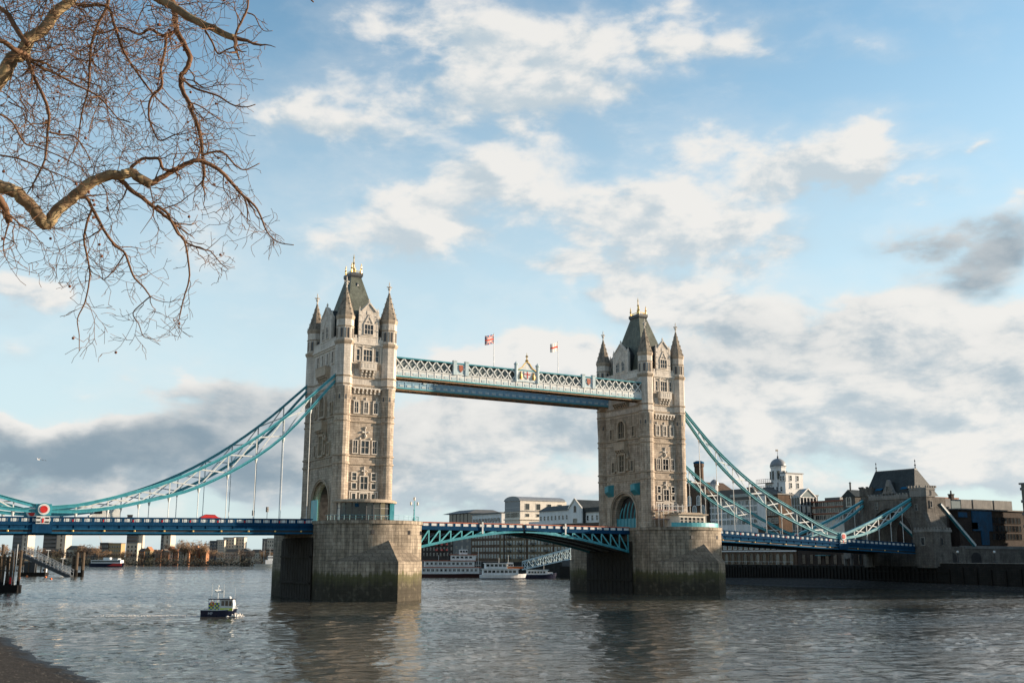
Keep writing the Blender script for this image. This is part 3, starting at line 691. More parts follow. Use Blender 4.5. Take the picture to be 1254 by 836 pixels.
tower_n = make_tower((-41.15, 0, ZD), 'nearer stone bridge tower left of the high walkways, turquoise boards under its road arch')
tower_s = copy_tree(tower_n); tower_s.location = (41.15, 0, ZD)
tower_s['label'] = 'farther stone bridge tower right of the high walkways, turquoise ribbed scaffold filling its road arch'
# work boards in the arch of the nearer tower
o = MB(); o.box(-47.35, -47.2, 1.15, 5.05, ZD+.3, ZD+5.0); o.build('work_board', turq_l, tower_n)
o = MB(); o.box(-45.9, -45.7, -4.5, -2.0, ZD, ZD+6.2); o.build('work_board', blue, tower_n)
o = MB(); o.loft([[(xx, -4.5, ZD)]+[(xx, -4.5*math.cos(math.pi*k/14), 19.6+4.5*math.sin(math.pi*k/14)) for k in range(15)]+[(xx, 4.5, ZD)] for xx in (-45.6, -37.2)], closed=False); o.build('tunnel_shade', black, tower_n)  # black shell painting the shade deep inside the road tunnel
# turquoise ribs, hoarding and wrapped lanterns of the farther tower
tx = 41.15-5.2
o = MB(); o.face([(tx+1.5, -4.7, ZD), (tx+1.5, 4.7, ZD), (tx+1.5, 4.7, ZD+8.6), (tx+1.5, -4.7, ZD+8.6)]); o.build('black_backing', black, tower_s)  # plain black panel closing the arch behind the ribs
for k in range(6):
    yy = 3.9-k*1.55; pts = []
    for q in range(9):
        zt = SZ = 19.6+math.sqrt(max(.2, 4.5**2-(yy-.25)**2)); f = q/8
        pts.append((tx+.9-1.5*0+f*f*1.1, yy-.9*f*f*f, ZD+2.6+(zt-ZD-2.75)*f))
    o = MB(); o.path(pts, .16, .28); o.build('curved_rib', turq_l, tower_s)
o = MB(); o.box(tx+.3, tx+.5, -4.55, 4.55, ZD, ZD+2.6)
for k in range(7): yy = -4.4+k*1.45; o.box(tx+.2, tx+.3, yy-.08, yy+.08, ZD, ZD+2.75)
o.build('hoarding', turq, tower_s)
for yy in (-5.7, 5.6):
    o = MB(); x1 = 41.15-TXW; o.loft([[(x1-1.5, yy-1.0, ZD+9.6), (x1+.02, yy-1.3, ZD+8.3), (x1+.02, yy+1.3, ZD+8.3), (x1-1.3, yy+1.0, ZD+9.3)],
                                     [(x1-1.6, yy-1.05, ZD+11.0), (x1+.02, yy-1.35, ZD+11.4), (x1+.02, yy+1.35, ZD+11.4), (x1-1.4, yy+1.0, ZD+10.9)]])
    o.build('wrapped_lantern', turq, tower_s)

# ------------------------------------------------------------------ piers
side_shade_m = plain('pier_side_shade', (.034,.029,.023), .8, var=.5, scale=.5, bump=.3, spec=.2)
hood_m = masonry('shaded_hood_granite', (.27,.22,.165), (.19,.155,.115), (.10,.085,.065), 1.5, 0.72, stain=0.4, bump=0.5, msize=0.035)  # granite darkened mostly to paint the hood's shade
def make_pier(cx, label):
    root = thing('bridge_pier', label, 'bridge pier', (cx, 0, 0), 0, 'granite river piers of the bridge')
    HX, SY, TIP, UP = 10.67, 15.4, 29.0, 24.0
    def ends(yt, k, n=14):
        """outline of one pointed or rounded end from +x shoulder to -x shoulder, at the -y side"""
        out = []
        for i in range(n+1):
            a = math.pi*i/n; c = math.cos(a); s_ = math.sin(a)
            if k == 'point':
                t = abs(c); yy = SY+(yt-SY)*(1-t)**.50
            else: yy = SY+(yt-SY)*s_
            out.append((HX*c, -yy))
        return out
    low = ends(TIP, 'point', 40); up = ends(UP, 'round', 40)
    low_all = low+[(-x, -y) for x, y in low]; up_all = up+[(-x, -y) for x, y in up]
    w = MB(); w.prism(low_all, -4.2, 7.6)
    w.build('pier_base', granite, root, local=True)
    w = MB(); rings = [[(x, y, 7.45) for x, y in up_all], [(x, y, 15.3) for x, y in up_all]]; w.loft(rings)
    w.build('pier_wall', granite, root, local=True)
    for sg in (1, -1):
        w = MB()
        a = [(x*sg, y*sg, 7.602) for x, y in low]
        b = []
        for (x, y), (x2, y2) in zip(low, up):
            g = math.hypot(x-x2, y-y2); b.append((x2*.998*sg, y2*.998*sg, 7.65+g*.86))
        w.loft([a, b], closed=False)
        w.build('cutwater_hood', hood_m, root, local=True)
    w = MB(); o_ = [(x*1.02, y*1.012) for x, y in up_all]; w.loft([[(x, y, 15.2) for x, y in o_], [(x, y, 15.9) for x, y in o_]]); w.build('coping', granite, root, local=True)
    for px_, i in ((0, 14), (0, 24), (0, 8)):
        w = MB(); x, y = up[i]; w.box(x-.35, x+.35, y-.12, y+.5, 13.1, 13.9); w.build('weep_hole', black, root, local=True)
    # boards over the long sides, near-black to paint the shade beneath the deck
    for sg in (-1, 1):
        w = MB()
        w.box(sg*(HX+.02), sg*(HX+.3), -9.6, 9.4, -2, 12.6)
        for k in range(12): yy = -9.2+k*1.66; w.box(sg*(HX+.3), sg*(HX+.36), yy-.74, yy+.74, -2, 12.5-.2*(k % 3))
        for zz in (3.0, 8.4): w.box(sg*(HX+.5), sg*(HX+.66), -9.6, 9.4, zz, zz+.4)
        w.build('fender', side_shade_m, root, local=True)
    return root
pier_n = make_pier(-41.15, 'granite pier carrying the nearer tower, bright sunlit facet at its right end')
pier_s = copy_tree(pier_n); pier_s.location = (41.15, 0, 0); pier_s['label'] = 'granite pier carrying the farther tower, its whole river face in shade'
# ------------------------------------------------------------------ bridge deck
def lerp_pts(P_, x):
    for (a, b), (c, d) in zip(P_, P_[1:]):
        if x <= c: return b+(d-b)*(x-a)/(c-a)
    return P_[-1][1]
PT = [(-200, 14.2), (-140, 15.2), (-111, 15.62), (-52, 16.35), (0, 16.25), (30, 16.05), (58, 15.88), (94, 14.44), (135, 13.03), (160, 12.3)]
ptop = lambda x: lerp_pts(PT, x)          # top of the parapet
def parapet(mb, x0, x1, y, step, side, rail=None, reds=()):
    n = max(1, round((x1-x0)/step)); dx_ = (x1-x0)/n
    yo = y; yi = y-side*.16; hgt = 1.22
    for k in range(n):
        a = x0+k*dx_; b = a+dx_; za, zb = ptop(a), ptop(b)
        def quadbox(xa, xb, l0, l1, ya, yb, mi):
            f = lambda x, l: za+(zb-za)*(x-a)/(b-a)-hgt+l
            mb.loft([[(xa, ya, f(xa, l0)), (xa, yb, f(xa, l0)), (xa, yb, f(xa, l1)), (xa, ya, f(xa, l1))],
                     [(xb, ya, f(xb, l0)), (xb, yb, f(xb, l0)), (xb, yb, f(xb, l1)), (xb, ya, f(xb, l1))]], mi)
        quadbox(a, b, 0, .30, yo, yi, 0); quadbox(a, b, 1.0, 1.22, yo+side*.06, yi-side*.06, 0 if rail is None else 3)
        quadbox(a-.24, a+.24, .30, 1.0, yo+side*.03, yi, 0)
        quadbox(a+.24, b-.24, .36, .92, yo-side*.06, yi, 1); quadbox(a+.24, b-.24, .30, .36, yo-side*.05, yi, 0); quadbox(a+.24, b-.24, .92, 1.0, yo-side*.05, yi, 0)
        m0 = (a+b)/2
        if step < 1.9:
            quadbox(m0-.42, m0-.34, .36, .94, yo-side*.03, yo-side*.06, 0); quadbox(m0+.34, m0+.42, .36, .94, yo-side*.03, yo-side*.06, 0); quadbox(m0-.12, m0+.12, .5, .8, yo-side*.035, yo-side*.06, 4)
        if reds and min(abs(a-r) for r in reds) < dx_*.5: quadbox(a-.1, a+.1, .32, .74, yo+side*.10, yo+side*.03, 2)
PM = [blue, white, red, redbrown, paleblue]
NODES_N = [-48.9-5.55*k for k in range(1, 10)]; NODES_S = [48.9+5.55*k for k in range(1, 10)]
def side_span(x0, x1, nodes, label):
    root = thing('side_span', label, 'bridge deck', ((x0+x1)/2, 0, 12), 0, 'side spans of the bridge')
    for sg in (-1, 1):
        y = sg*9.2
        mb = MB(); parapet(mb, x0, x1, y, 1.82, sg, None, nodes); mb.build('parapet', PM, root)
        mb = MB(); n = 14; xs = [x0+(x1-x0)*k/n for k in range(n+1)]
        for (lo, hi, yo, yi, mi) in ((1.22, 1.55, .22, -.4, 0), (1.55, 2.15, .05, -.3, 0), (2.15, 2.35, .2, -.3, 1), (2.35, 2.8, -.05, -.3, 2), (2.8, 3.1, .18, -.45, 1)):
            mb.loft([[(x, y+sg*yo, ptop(x)-hi), (x, y+sg*yi, ptop(x)-hi), (x, y+sg*yi, ptop(x)-lo), (x, y+sg*yo, ptop(x)-lo)] for x in xs], mi)
        for xx in [x0+1.0+k*1.82*1.5 for k in range(int((x1-x0)/(1.82*1.5)))]:
            z = ptop(xx); mb.box(xx-.07, xx+.07, y+sg*.05, y+sg*.16, z-2.15, z-1.55, 0)
        mb.build('edge_girder', [blue, midblue, black], root)
        for xn in nodes+[nodes[-1]+(5.55 if xn_dir(nodes) else -5.55)*k for k in (1, 2, 3, 4, 5)]:
            if x0+1 < xn < x1-1:
                mb = MB(); mb.lathe(0, 0, 8, [(.02, -.2), (.2, -.12), (.2, .12), (.02, .2)]); 
                o = mb.build('lamp_boss', gold, root, local=True); o.location = (xn-(x0+x1)/2, y+sg*.22, ptop(xn)-2.58-12)
    mb = MB(); xs = [x0+(x1-x0)*k/14 for k in range(15)]
    mb.loft([[(x, -9.0, ptop(x)-1.75), (x, 9.0, ptop(x)-1.75), (x, 9.0, ptop(x)-1.3), (x, -9.0, ptop(x)-1.3)] for x in xs])
    for k in range(int((x1-x0)/5.55)):
        x = x0+2+k*5.55; mb.box(x-.2, x+.2, -8.9, 8.9, ptop(x)-2.9, ptop(x)-1.76)
    for yy in (-5.5, -2, 2, 5.5):
        mb.loft([[(x, yy-.2, ptop(x)-2.6), (x, yy+.2, ptop(x)-2.6), (x, yy+.2, ptop(x)-1.77), (x, yy-.2, ptop(x)-1.77)] for x in xs])
    mb.build('deck', darksteel, root)
    mb = MB(); mb.loft([[(x, -8.7, ptop(x)-1.296) for x in xs], [(x, 8.7, ptop(x)-1.296) for x in xs]], closed=False); mb.loft([[(x, -6.2, ptop(x)-.62) for x in xs], [(x, 6.2, ptop(x)-.62) for x in xs]], closed=False); mb.loft([[(x, -6.2, ptop(x)-1.3) for x in xs], [(x, -6.2, ptop(x)-.62) for x in xs]], closed=False); mb.build('carriageway', asphalt, root)
    return root
def xn_dir(n): return n[-1] > n[0]
span_n = side_span(-146, -51.9, NODES_N, 'long blue bridge deck with white panelled parapet running in from the left edge')
span_s = side_span(51.9, 135.2, NODES_S, 'blue bridge deck with white panelled parapet sloping down to the gatehouse at right')

def bascule(sg, label):
    """one lifting leaf: sg=-1 hinged on the nearer pier"""
    root = thing('bascule_leaf', label, 'bridge leaf', (sg*16, 0, 12), 0, 'bascule leaves')
    X1, X0 = 30.4, .35
    def zb(x): t = x/30.4; return 14.55-4.55*t**1.55
    for sy in (-1, 1):
        y = sy*8.6
        mb = MB(); parapet(mb, min(sg*X0, sg*X1), max(sg*X0, sg*X1), sy*8.8, 2.05, sy, redbrown); mb.build('parapet', PM, root)
        mb = MB(); xs = [X0+(X1-X0)*k/14 for k in range(15)]
        mb.loft([[(sg*x, y+.25, ptop(sg*x)-1.75), (sg*x, y-.25, ptop(sg*x)-1.75), (sg*x, y-.25, ptop(sg*x)-1.2), (sg*x, y+.25, ptop(sg*x)-1.2)] for x in xs]); mb.build('top_chord', blue, root)
        mb = MB(); mb.path([(sg*x, y, zb(x)) for x in xs], .5, .55); mb.build('arched_chord', turq, root)
    mb = MB()
    for yy in (-2.9, 2.9): mb.path([(sg*(X0+(X1-X0)*k/14), yy, zb(X0+(X1-X0)*k/14)) for k in range(15)], .4, .5)
    mb.build('inner_girder', darksteel, root)
    for yy in (-8.6, -2.9, 2.9, 8.6):
        mb = MB(); n = 9; xs = [4.2+(X1-.4-4.2)*(k/n)**.92 for k in range(n+1)]
        for k in range(n+1):
            x = xs[k]; zt = ptop(sg*x)-1.7
            mb.beam((sg*x, yy, zb(x)), (sg*x, yy, zt), .24, .26)
            if k < n: mb.beam((sg*xs[k], yy, zt), (sg*xs[k+1], yy, zb(xs[k+1])), .22, .30)
        mb.build('truss_bracing', turq_l if abs(yy) > 5 else darksteel, root)
    mb = MB(); xs = [X0+(X1-X0)*k/14 for k in range(15)]
    mb.loft([[(sg*x, -8.4, ptop(sg*x)-1.6), (sg*x, 8.4, ptop(sg*x)-1.6), (sg*x, 8.4, ptop(sg*x)-1.25), (sg*x, -8.4, ptop(sg*x)-1.25)] for x in xs])
    for k in range(12): x = 2+k*2.5; mb.box(sg*x-.15, sg*x+.15, -8.4, 8.4, ptop(sg*x)-2.1, ptop(sg*x)-1.61)
    mb.build('deck', darksteel, root)
    if True:   # dark curved tail plates towards the hinge
        mb = MB(); xs2 = [9+k*2.14 for k in range(11)]
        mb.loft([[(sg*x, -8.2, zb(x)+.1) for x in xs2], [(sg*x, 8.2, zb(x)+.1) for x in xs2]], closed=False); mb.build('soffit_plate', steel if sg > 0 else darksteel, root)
    mb = MB(); mb.box(sg*11.3-.17, sg*11.3+.17, -9.15, -8.95, 13.9, 16.5); mb.build('white_post', white, root)
    return root
leaf_n = bascule(-1, 'left leaf of the lifting span, turquoise truss rising from the nearer pier')
leaf_s = bascule(1, 'right leaf of the lifting span, turquoise truss falling to the farther pier')

# ------------------------------------------------------------------ high level walkways
skyblue = plain('sky_blue_paint', (.24,.42,.55), .5, var=.15)
def walkway(yc, label, crest):
    root = thing('high_walkway', label, 'walkway', (0, yc, 48), 0, 'high level walkways')
    X = 36.2; HW = 1.75; ZB, ZF, ZT = 47.75, 49.95, 52.55
    mb = MB(); mb.box(-X, X, yc-HW+.2, yc+HW-.2, ZB+.55, ZF-.3, 0)
    for k in range(37):
        x = -X+.5+k*1.955; mb.box(x-.12, x+.12, yc-HW+.05, yc+HW-.05, ZB+.25, ZB+.54, 0)
    for sy in (-1, 1): mb.box(-X, X, yc+sy*(HW-.2)-.16, yc+sy*(HW-.2)+.16, ZB, ZB+.35, 0)
    mb.build('floor_soffit', soffit, root)
    for sy in (-1, 1):
        y = yc+sy*HW
        mb = MB(); mb.box(-X, X, y-.18, y+.18, ZB+.35, ZB+.62, 0); mb.box(-X, X, y-.1, y+.1, ZB+.62, ZF-.18, 1 if yc < 0 else 3); mb.box(-X, X, y-.22, y+.22, ZF-.2, ZF, 1)
        for k in range(38): x = -X+k*1.955; mb.box(x-.13, x+.13, y+sy*.1-.06, y+sy*.1+.09, ZB+.62, ZF-.2, 1); 
        for k in range(37): x = -X+.98+k*1.955; mb.box(x-.55, x+.55, y+sy*.1, y+sy*.16, ZB+.85, ZB+1.35, 2)
        mb.build('panelled_girder', [turq_l, white if yc < 0 else skyblue, paleblue, skyblue], root)
        mb = MB(); n = 36; st = 2*X/n
        for k in range(n):
            a = -X+k*st; b = a+st
            for (p, q) in ((ZF, ZT-.25), (ZT-.25, ZF)): mb.beam((a, y+sy*.02*(1 if p == ZF else 3), p), (b, y+sy*.02*(1 if p == ZF else 3), q), .12, .26)
            mb.beam(((a+b)/2, y+.0, ZF), ((a+b)/2, y, ZF+.55), .1, .2); 
            mb.lathe((a+b)/2, y+sy*.1, 6, [(.02, (ZF+ZT-.25)/2-.26), (.24, (ZF+ZT-.25)/2), (.02, (ZF+ZT-.25)/2+.26)])
        mb.build('lattice', white, root)
        mb = MB(); mb.box(-X, X, y-.25, y+.25, ZT-.28, ZT, 0); mb.build('top_rail', turq, root)
        for xs in ((-19.4, -16.3), (16.3, 19.4)):
            mb = MB()
            for x in xs: mb.box(x-.42, x+.42, y-.34, y+.34, ZF-.3, ZT+.25, 0); mb.box(x-.5, x+.5, y-.42, y+.42, ZT+.25, ZT+.5, 0)
            mb.box(xs[0]+.42, xs[1]-.42, y-.14, y+.14, ZF, ZT-.1, 0); mb.build('panel_posts', paleblue, root)
            mb = MB(); c = sum(xs)/2; yy = y+sy*.2
            mb.loft([[(c-.55, yy, ZT-.5), (c+.55, yy, ZT-.5), (c+.5, yy, ZF+1.0), (c, yy, ZF+.4), (c-.5, yy, ZF+1.0)][::-1], [(c-.5, yy+sy*.1, ZT-.55), (c+.5, yy+sy*.1, ZT-.55), (c+.45, yy+sy*.1, ZF+1.0), (c, yy+sy*.1, ZF+.5), (c-.45, yy+sy*.1, ZF+1.0)][::-1]], 0)
            mb.build('shield', redbrown, root)
    mb = MB(); mb.box(-X, X, yc-HW+.45, yc+HW-.45, ZF-.3, ZF-.15); mb.box(-X, X, yc-.85, yc+.85, ZF-.1, ZT-.35); mb.build('glazed_corridor', glass_l, root)
    mb = MB(); mb.loft([[(x, yc-HW+.3, ZT-.3), (x, yc, ZT+.12), (x, yc+HW-.3, ZT-.3)] for x in (-X, X)]); mb.build('roof', roof_grey, root)
    if crest:
        y = yc-HW
        mb = MB(); 
        for x in (-3.0, 3.0): mb.lathe(x, y-.1, 8, [(.42, ZF-.4), (.42, ZT+1.0), (.55, ZT+1.1), (.55, ZT+1.35), (.2, ZT+1.6), (.02, ZT+2.0)], 0)
        mb.box(-3, 3, y-.28, y+.2, ZF-.3, ZF, 0); mb.build('crest_posts', paleblue, root)
        mb = MB(); out = [(-2.58, ZF), (2.58, ZF), (2.58, ZT-.2), (1.5, ZT+.5), (.7, ZT+1.5), (0, ZT+2.0), (-.7, ZT+1.5), (-1.5, ZT+.5), (-2.58, ZT-.2)]
        mb.extr(out, 'y', y-.22, y+.1); mb.build('crest_panel', white, root)
        mb = MB(); y2 = y-.26
        for sg in (-1, 1):
            mb.beam((sg*2.5, y2, ZT-.1), (sg*1.4, y2, ZT+.6), .2, .22); mb.beam((sg*1.4, y2, ZT+.6), (sg*.7, y2, ZT+1.55), .2, .22); mb.beam((sg*.7, y2, ZT+1.55), (0, y2, ZT+2.1), .2, .22)
            mb.lathe(sg*1.75, y2, 6, [(.3, ZF+.3), (.42, ZF+.9), (.3, ZF+1.5), (.12, ZF+1.7), (.22, ZF+1.9), (.02, ZF+2.2)])
        mb.lathe(0, y-.1, 8, [(.3, ZT+2.0), (.45, ZT+2.3), (.16, ZT+2.6), (.14, ZT+3.1), (.4, ZT+3.35), (.1, ZT+3.6), (.02, ZT+4.3)]); mb.build('gilded_finial', gold, root)
        mb = MB()
        mb.extr([(-.85, ZF+2.2), (-.85, ZF+1.0), (0, ZF+.35), (.85, ZF+1.0), (.85, ZF+2.2)], 'y', y-.36, y-.22, 0)
        mb.box(-.12, .12, y-.4, y-.36, ZF+.5, ZF+2.2, 1); mb.box(-.85, .85, y-.4, y-.362, ZF+1.4, ZF+1.65, 1); mb.build('shield', [white, red], root)
    return root
walk_a = walkway(-8.0, 'near high walkway of white lattice with gilded crest at its middle', True)
walk_b = walkway(8.0, 'far high walkway, seen only beneath the nearer one as a blue grey band', False)

# flags on the near walkway
def flag_pole(px, py_top, y, label, kind, fpx):
    b = U(px, 470, y=y); x = b.x; ztop = U(px, py_top, y=y).z
    root = thing('flagpole', label, 'flagpole', (x, y, 52.6))
    mb = MB(); mb.tube([(0, 0, -.3), (0, 0, ztop-52.6)], [.09, .05], 8); mb.ball((0, 0, ztop-52.6+.1), .12, 6); mb.build('pole', white, root, local=True)
    mb = MB(); nu, nv = 36, 20; L, H = fpx; top = ztop-52.6-.1; rng = random.Random(len(label))
    P_ = lambda i, j: (-L*i/nu*.9, .32*math.sin(i/nu*7.0)*(i/nu)**.6-L*.25*i/nu, top-H*j/nv-.38*H*(i/nu)**1.2+.12*math.sin(i/nu*6+1)*i/nu)
    for i in range(nu):
        for j in range(nv):
            u = (i+.5)/nu*2-1; v = (j+.5)/nv*2-1
            if kind == 'union':
                a = abs(u); b_ = abs(v); d = abs(a-b_)/1.414
                mi = 2
                if d < .17: mi = 0
                if d < .07: mi = 1
                if a < .17 or b_ < .30: mi = 0
                if a < .10 or b_ < .19: mi = 1
            else: mi = 1 if (abs(u) < .12 or abs(v) < .2) else 0
            mb.face([P_(i, j), P_(i+1, j), P_(i+1, j+1), P_(i, j+1)], mi)
    fm = mb.build('flag', [FLAGW, FLAGR, FLAGB], root, local=True, smooth=True)
    sol = fm.modifiers.new('cloth', 'SOLIDIFY'); sol.thickness = .03
    return root
FLAGW = plain('flag_white', (.8, .79, .76), .8, var=.05); FLAGR = plain('flag_red', (.70, .06, .03), .8, var=.05); FLAGB = plain('flag_blue', (.02, .035, .14), .8, var=.05)
flag_pole(604.5, 409, -8, 'thin white flagpole flying a blue, white and red crossed flag above the walkway', 'union', (3.1, 2.2))
flag_pole(683.5, 419, -8, 'thin white flagpole flying a white flag with a red cross above the walkway', 'cross', (2.9, 2.1))

# ------------------------------------------------------------------ suspension chains
UP_PTS = [(0, 47.6), (.19, 37.3), (.40, 28.7), (.62, 22.3), (.87, 18.0), (1.0, 17.0)]
def smooth_curve(pts, n):
    """Catmull-Rom through (t, z)"""
    out = []
    for k in range(n+1):
        t = k/n
        for i in range(len(pts)-1):
            if t <= pts[i+1][0]+1e-9: break
        p1, p2 = pts[i], pts[i+1]; p0 = pts[i-1] if i else (2*p1[0]-p2[0], 2*p1[1]-p2[1]); p3 = pts[i+2] if i+2 < len(pts) else (2*p2[0]-p1[0], 2*p2[1]-p1[1])
        f = (t-p1[0])/(p2[0]-p1[0]); h = p2[0]-p1[0]
        m1 = (p2[1]-p0[1])/(p2[0]-p0[0])*h; m2 = (p3[1]-p1[1])/(p3[0]-p1[0])*h
        out.append(p1[1]*(2*f**3-3*f*f+1)+m1*(f**3-2*f*f+f)+p2[1]*(-2*f**3+3*f*f)+m2*(f**3-f*f))
    return out
def chain(xt, xp, y, zs_up, zs_lo, label, group, pin=True, nn=10, hang=True, name='suspension_chain'):
    n = len(zs_up)-1; xs = [xt+(xp-xt)*k/n for k in range(n+1)]
    root = thing(name, label, 'bridge chain', (xp, y, ptop(xp)), 0, group)
    iu = lambda x: lerp_pts([(a, b) for a, b in sorted(zip(xs, zs_up))], x); il = lambda x: lerp_pts([(a, b) for a, b in sorted(zip(xs, zs_lo))], x)
    for nm, zz, mt in (('upper_chord', zs_up, turq), ('lower_chord', zs_lo, turq)):
        mb = MB(); pts = [(x, y, z) for x, z in zip(xs, zz)]
        mb.path(pts, .55, .5, 0)
        for dz_ in (.28, -.28): mb.path([(p[0], p[1], p[2]+dz_) for p in pts], .78, .09, 1)
        mb.build(nm, [turq, turq_l], root)
    xn = [xt+(xp-xt)*k/nn for k in range(1, nn)]
    mb = MB()
    for k, x in enumerate(xn):
        if iu(x)-il(x) > .9: mb.beam((x, y, il(x)+.3), (x, y, iu(x)-.3), .22, .22)
        if k+1 < len(xn):
            x2 = xn[k+1]
            if iu(x)-il(x) > .8 or iu(x2)-il(x2) > .8:
                mb.beam((x, y-.06, il(x)+.1), (x2, y-.06, iu(x2)-.1), .16, .26); mb.beam((x, y+.06, iu(x)-.1), (x2, y+.06, il(x2)+.1), .16, .22)
    if mb.f: mb.build('web_bracing', white, root)
    if hang:
        for x in xn:
            zt = il(x)-.3; zb = ptop(x)-.1
            if zt-zb > .25:
                mb = MB(); mb.tube([(x, y, zb), (x, y, zt)], .08 if zt-zb > 2 else .12, 8); mb.lathe(x, y, 8, [(.13, zt-.9), (.3, zt-.15), (.3, zt)]) if zt-zb > 1.2 else mb.lathe(x, y, 8, [(.13, zb), (.32, zt-.1), (.32, zt)])
                o = mb.build('hanger', white, root)
    if pin:
        zc = (zs_up[-1]+zs_lo[-1])/2
        mb = MB(); sg = -1 if y < 0 else 1
        def disc(r, y0, y1, mi): mb.loft([[(xp+r*math.cos(2*math.pi*k/24), yy, zc+r*math.sin(2*math.pi*k/24)) for k in range(24)][::(1 if sg < 0 else -1)] for yy in (y0, y1)][::-1], mi)
        mb.box(xp-1.35, xp+1.35, y-.5, y+.5, zc-1.05, zc+1.0, 0)
        for s2 in (-1, 1):
            for r, d0, d1, mi in ((1.2, .5, .66, 0), (1.02, .66, .76, 1), (.66, .76, .86, 2)):
                mb.loft([[(xp+r*math.cos(2*math.pi*k/24), y+s2*dd, zc+r*math.sin(2*math.pi*k/24)) for k in range(24)] for dd in (d0, d1)], mi)
        mb.build('pin_roundel', [turq, white, red], root)
        zp = ptop(xp)
        mb = MB(); mb.box(xp-1.15, xp+1.15, y-.6, y+.35, zp-1.3, zp+.08, 0)
        for i in (-1, 1):
            for j in (-1, 1): mb.box(xp+i*.75-.32, xp+i*.75+.32, y-.66, y-.6, zp-.62+j*.36-.14, zp-.62+j*.36+.14, 1)
        mb.box(xp-.16, xp+.16, y-.67, y-.6, zp-1.15, zp-.3, 2); mb.build('badge_panel', [white, black, red], root)
        mb = MB(); mb.box(xp-1.7, xp+1.7, y-.62, y+.3, zp-3.0, zp-1.35, 0); mb.build('pin_bracket', blue, root)
    return root
NU = 20
upN = smooth_curve([(0, 47.6), (.195, 37.4), (.40, 28.9), (.62, 22.6), (.88, 18.1), (1, 17.3)], NU)
loN = smooth_curve([(0, 46.4), (.22, 32.2), (.48, 22.7), (.715, 18.5), (.88, 16.85), (1, 16.75)], NU)
upS = smooth_curve([(0, 46.9), (.195, 37.0), (.43, 28.0), (.69, 21.4), (.9, 16.6), (1, 15.0)], NU)
loS = smooth_curve([(0, 45.6), (.195, 33.9), (.43, 24.4), (.69, 18.2), (.9, 14.7), (1, 14.3)], NU)
chain(-47.7, -104.2, -9, upN, loN, 'near turquoise chain sweeping up from the left roundel to the nearer tower', 'long suspension chains')
chain(-47.7, -104.2, 9, upN, loN, 'far turquoise chain behind the near one, at the left of the nearer tower', 'long suspension chains')
chain(47.7, 104.2, -9, upS, loS, 'near turquoise chain falling from the farther tower to the right hand roundel', 'long suspension chains')
chain(47.7, 104.2, 9, [z+.25 for z in upS], [z+.3 for z in loS], 'far turquoise chain behind the near one, at the right of the farther tower', 'long suspension chains')
def short_link(xp, xe, y, z0_, z1_, ze0, ze1, label, nn=6, name='short_chain'):
    n = 12; a = []; b = []
    for k in range(n+1):
        t = k/n; base = z0_+(ze0-z0_)*t; bow = 4*t*(1-t)
        a.append(base-.35*bow-1.1*(t*(1-t))); b.append(z1_+(ze1-z1_)*t-2.35*bow)
    return chain(xp, xe, y, a, b, label, 'short suspension chains', pin=False, nn=nn, name=name)
short_link(104.2, 135.0, -9, 15.0, 14.2, 26.4, 25.2, 'near short turquoise chain rising from the right roundel to the gatehouse')
short_link(104.2, 135.0, 9, 15.2, 14.5, 26.6, 25.4, 'far short turquoise chain rising to the gatehouse beside its round turret')
short_link(-104.2, -135.0, -9, 17.3, 16.7, 27.0, 25.9, 'near short turquoise chain running off the left edge from the left roundel')
short_link(-104.2, -135.0, 9, 17.3, 16.7, 27.0, 25.9, 'far short turquoise chain at the left edge, behind the near one')

# ------------------------------------------------------------------ gatehouse (abutment tower) at the right
gate = thing('gatehouse', 'grey stone gatehouse with dark hipped roof at the right end of the bridge', 'gatehouse', (140, -2, 7))
w = MB(); n = 16; RA = 7.3; SPR2 = 15.6
YC = -.8
def garch(x, r): return [(x, YC-r, 6.5)]+[(x, YC-r*math.cos(math.pi*k/n), SPR2+r*math.sin(math.pi*k/n)) for k in range(n+1)]+[(x, YC+r, 6.5)]
w.loft([garch(134.3, RA+.5), garch(134.9, RA+.5), garch(134.9, RA), garch(145.5, RA)], closed=False)
a = garch(134.3, RA+.5)
for k in range(len(a)-1):
    p, q = a[k], a[k+1]
    if abs(p[1]-q[1]) > 1e-4: w.face([p, q, (q[0], q[1], 26.6), (p[0], p[1], 26.6)])
for sg in (-1, 1):
    w.face([(134.3, YC+sg*(RA+.5), 6.5), (134.3, YC+sg*11.5, 6.5), (134.3, YC+sg*11.5, 26.6), (134.3, YC+sg*(RA+.5), 26.6)])
    w.face([(134.3, YC+sg*11.5, 6.5), (145.5, YC+sg*11.5, 6.5), (145.5, YC+sg*11.5, 26.6), (134.3, YC+sg*11.5, 26.6)])
w.box(134.35, 145.4, YC-11.4, YC+11.4, 23.6, 26.55)
w.build('wall', grey_stone, gate)
w = MB()
for r_ in (RA+.75, ):
    a = [(134.25, YC-r_*math.cos(math.pi*k/n), SPR2+r_*math.sin(math.pi*k/n)) for k in range(n+1)]
    for k in range(n): w.beam(a[k], a[k+1], .35, .4)
w.build('arch_moulding', grey_stone, gate)
w = MB(); w.box(134.0, 134.5, -8.4, 6.8, 26.6, 27.5)
for k in range(13): yy = -8+k*1.2; w.box(134.0, 134.5, yy, yy+.7, 27.5, 27.95)
w.build('parapet', grey_pale, gate)
w = MB(); w.box(134.1, 134.45, -8.3, 6.8, 26.2, 26.6); w.build('string_course', grey_pale, gate)
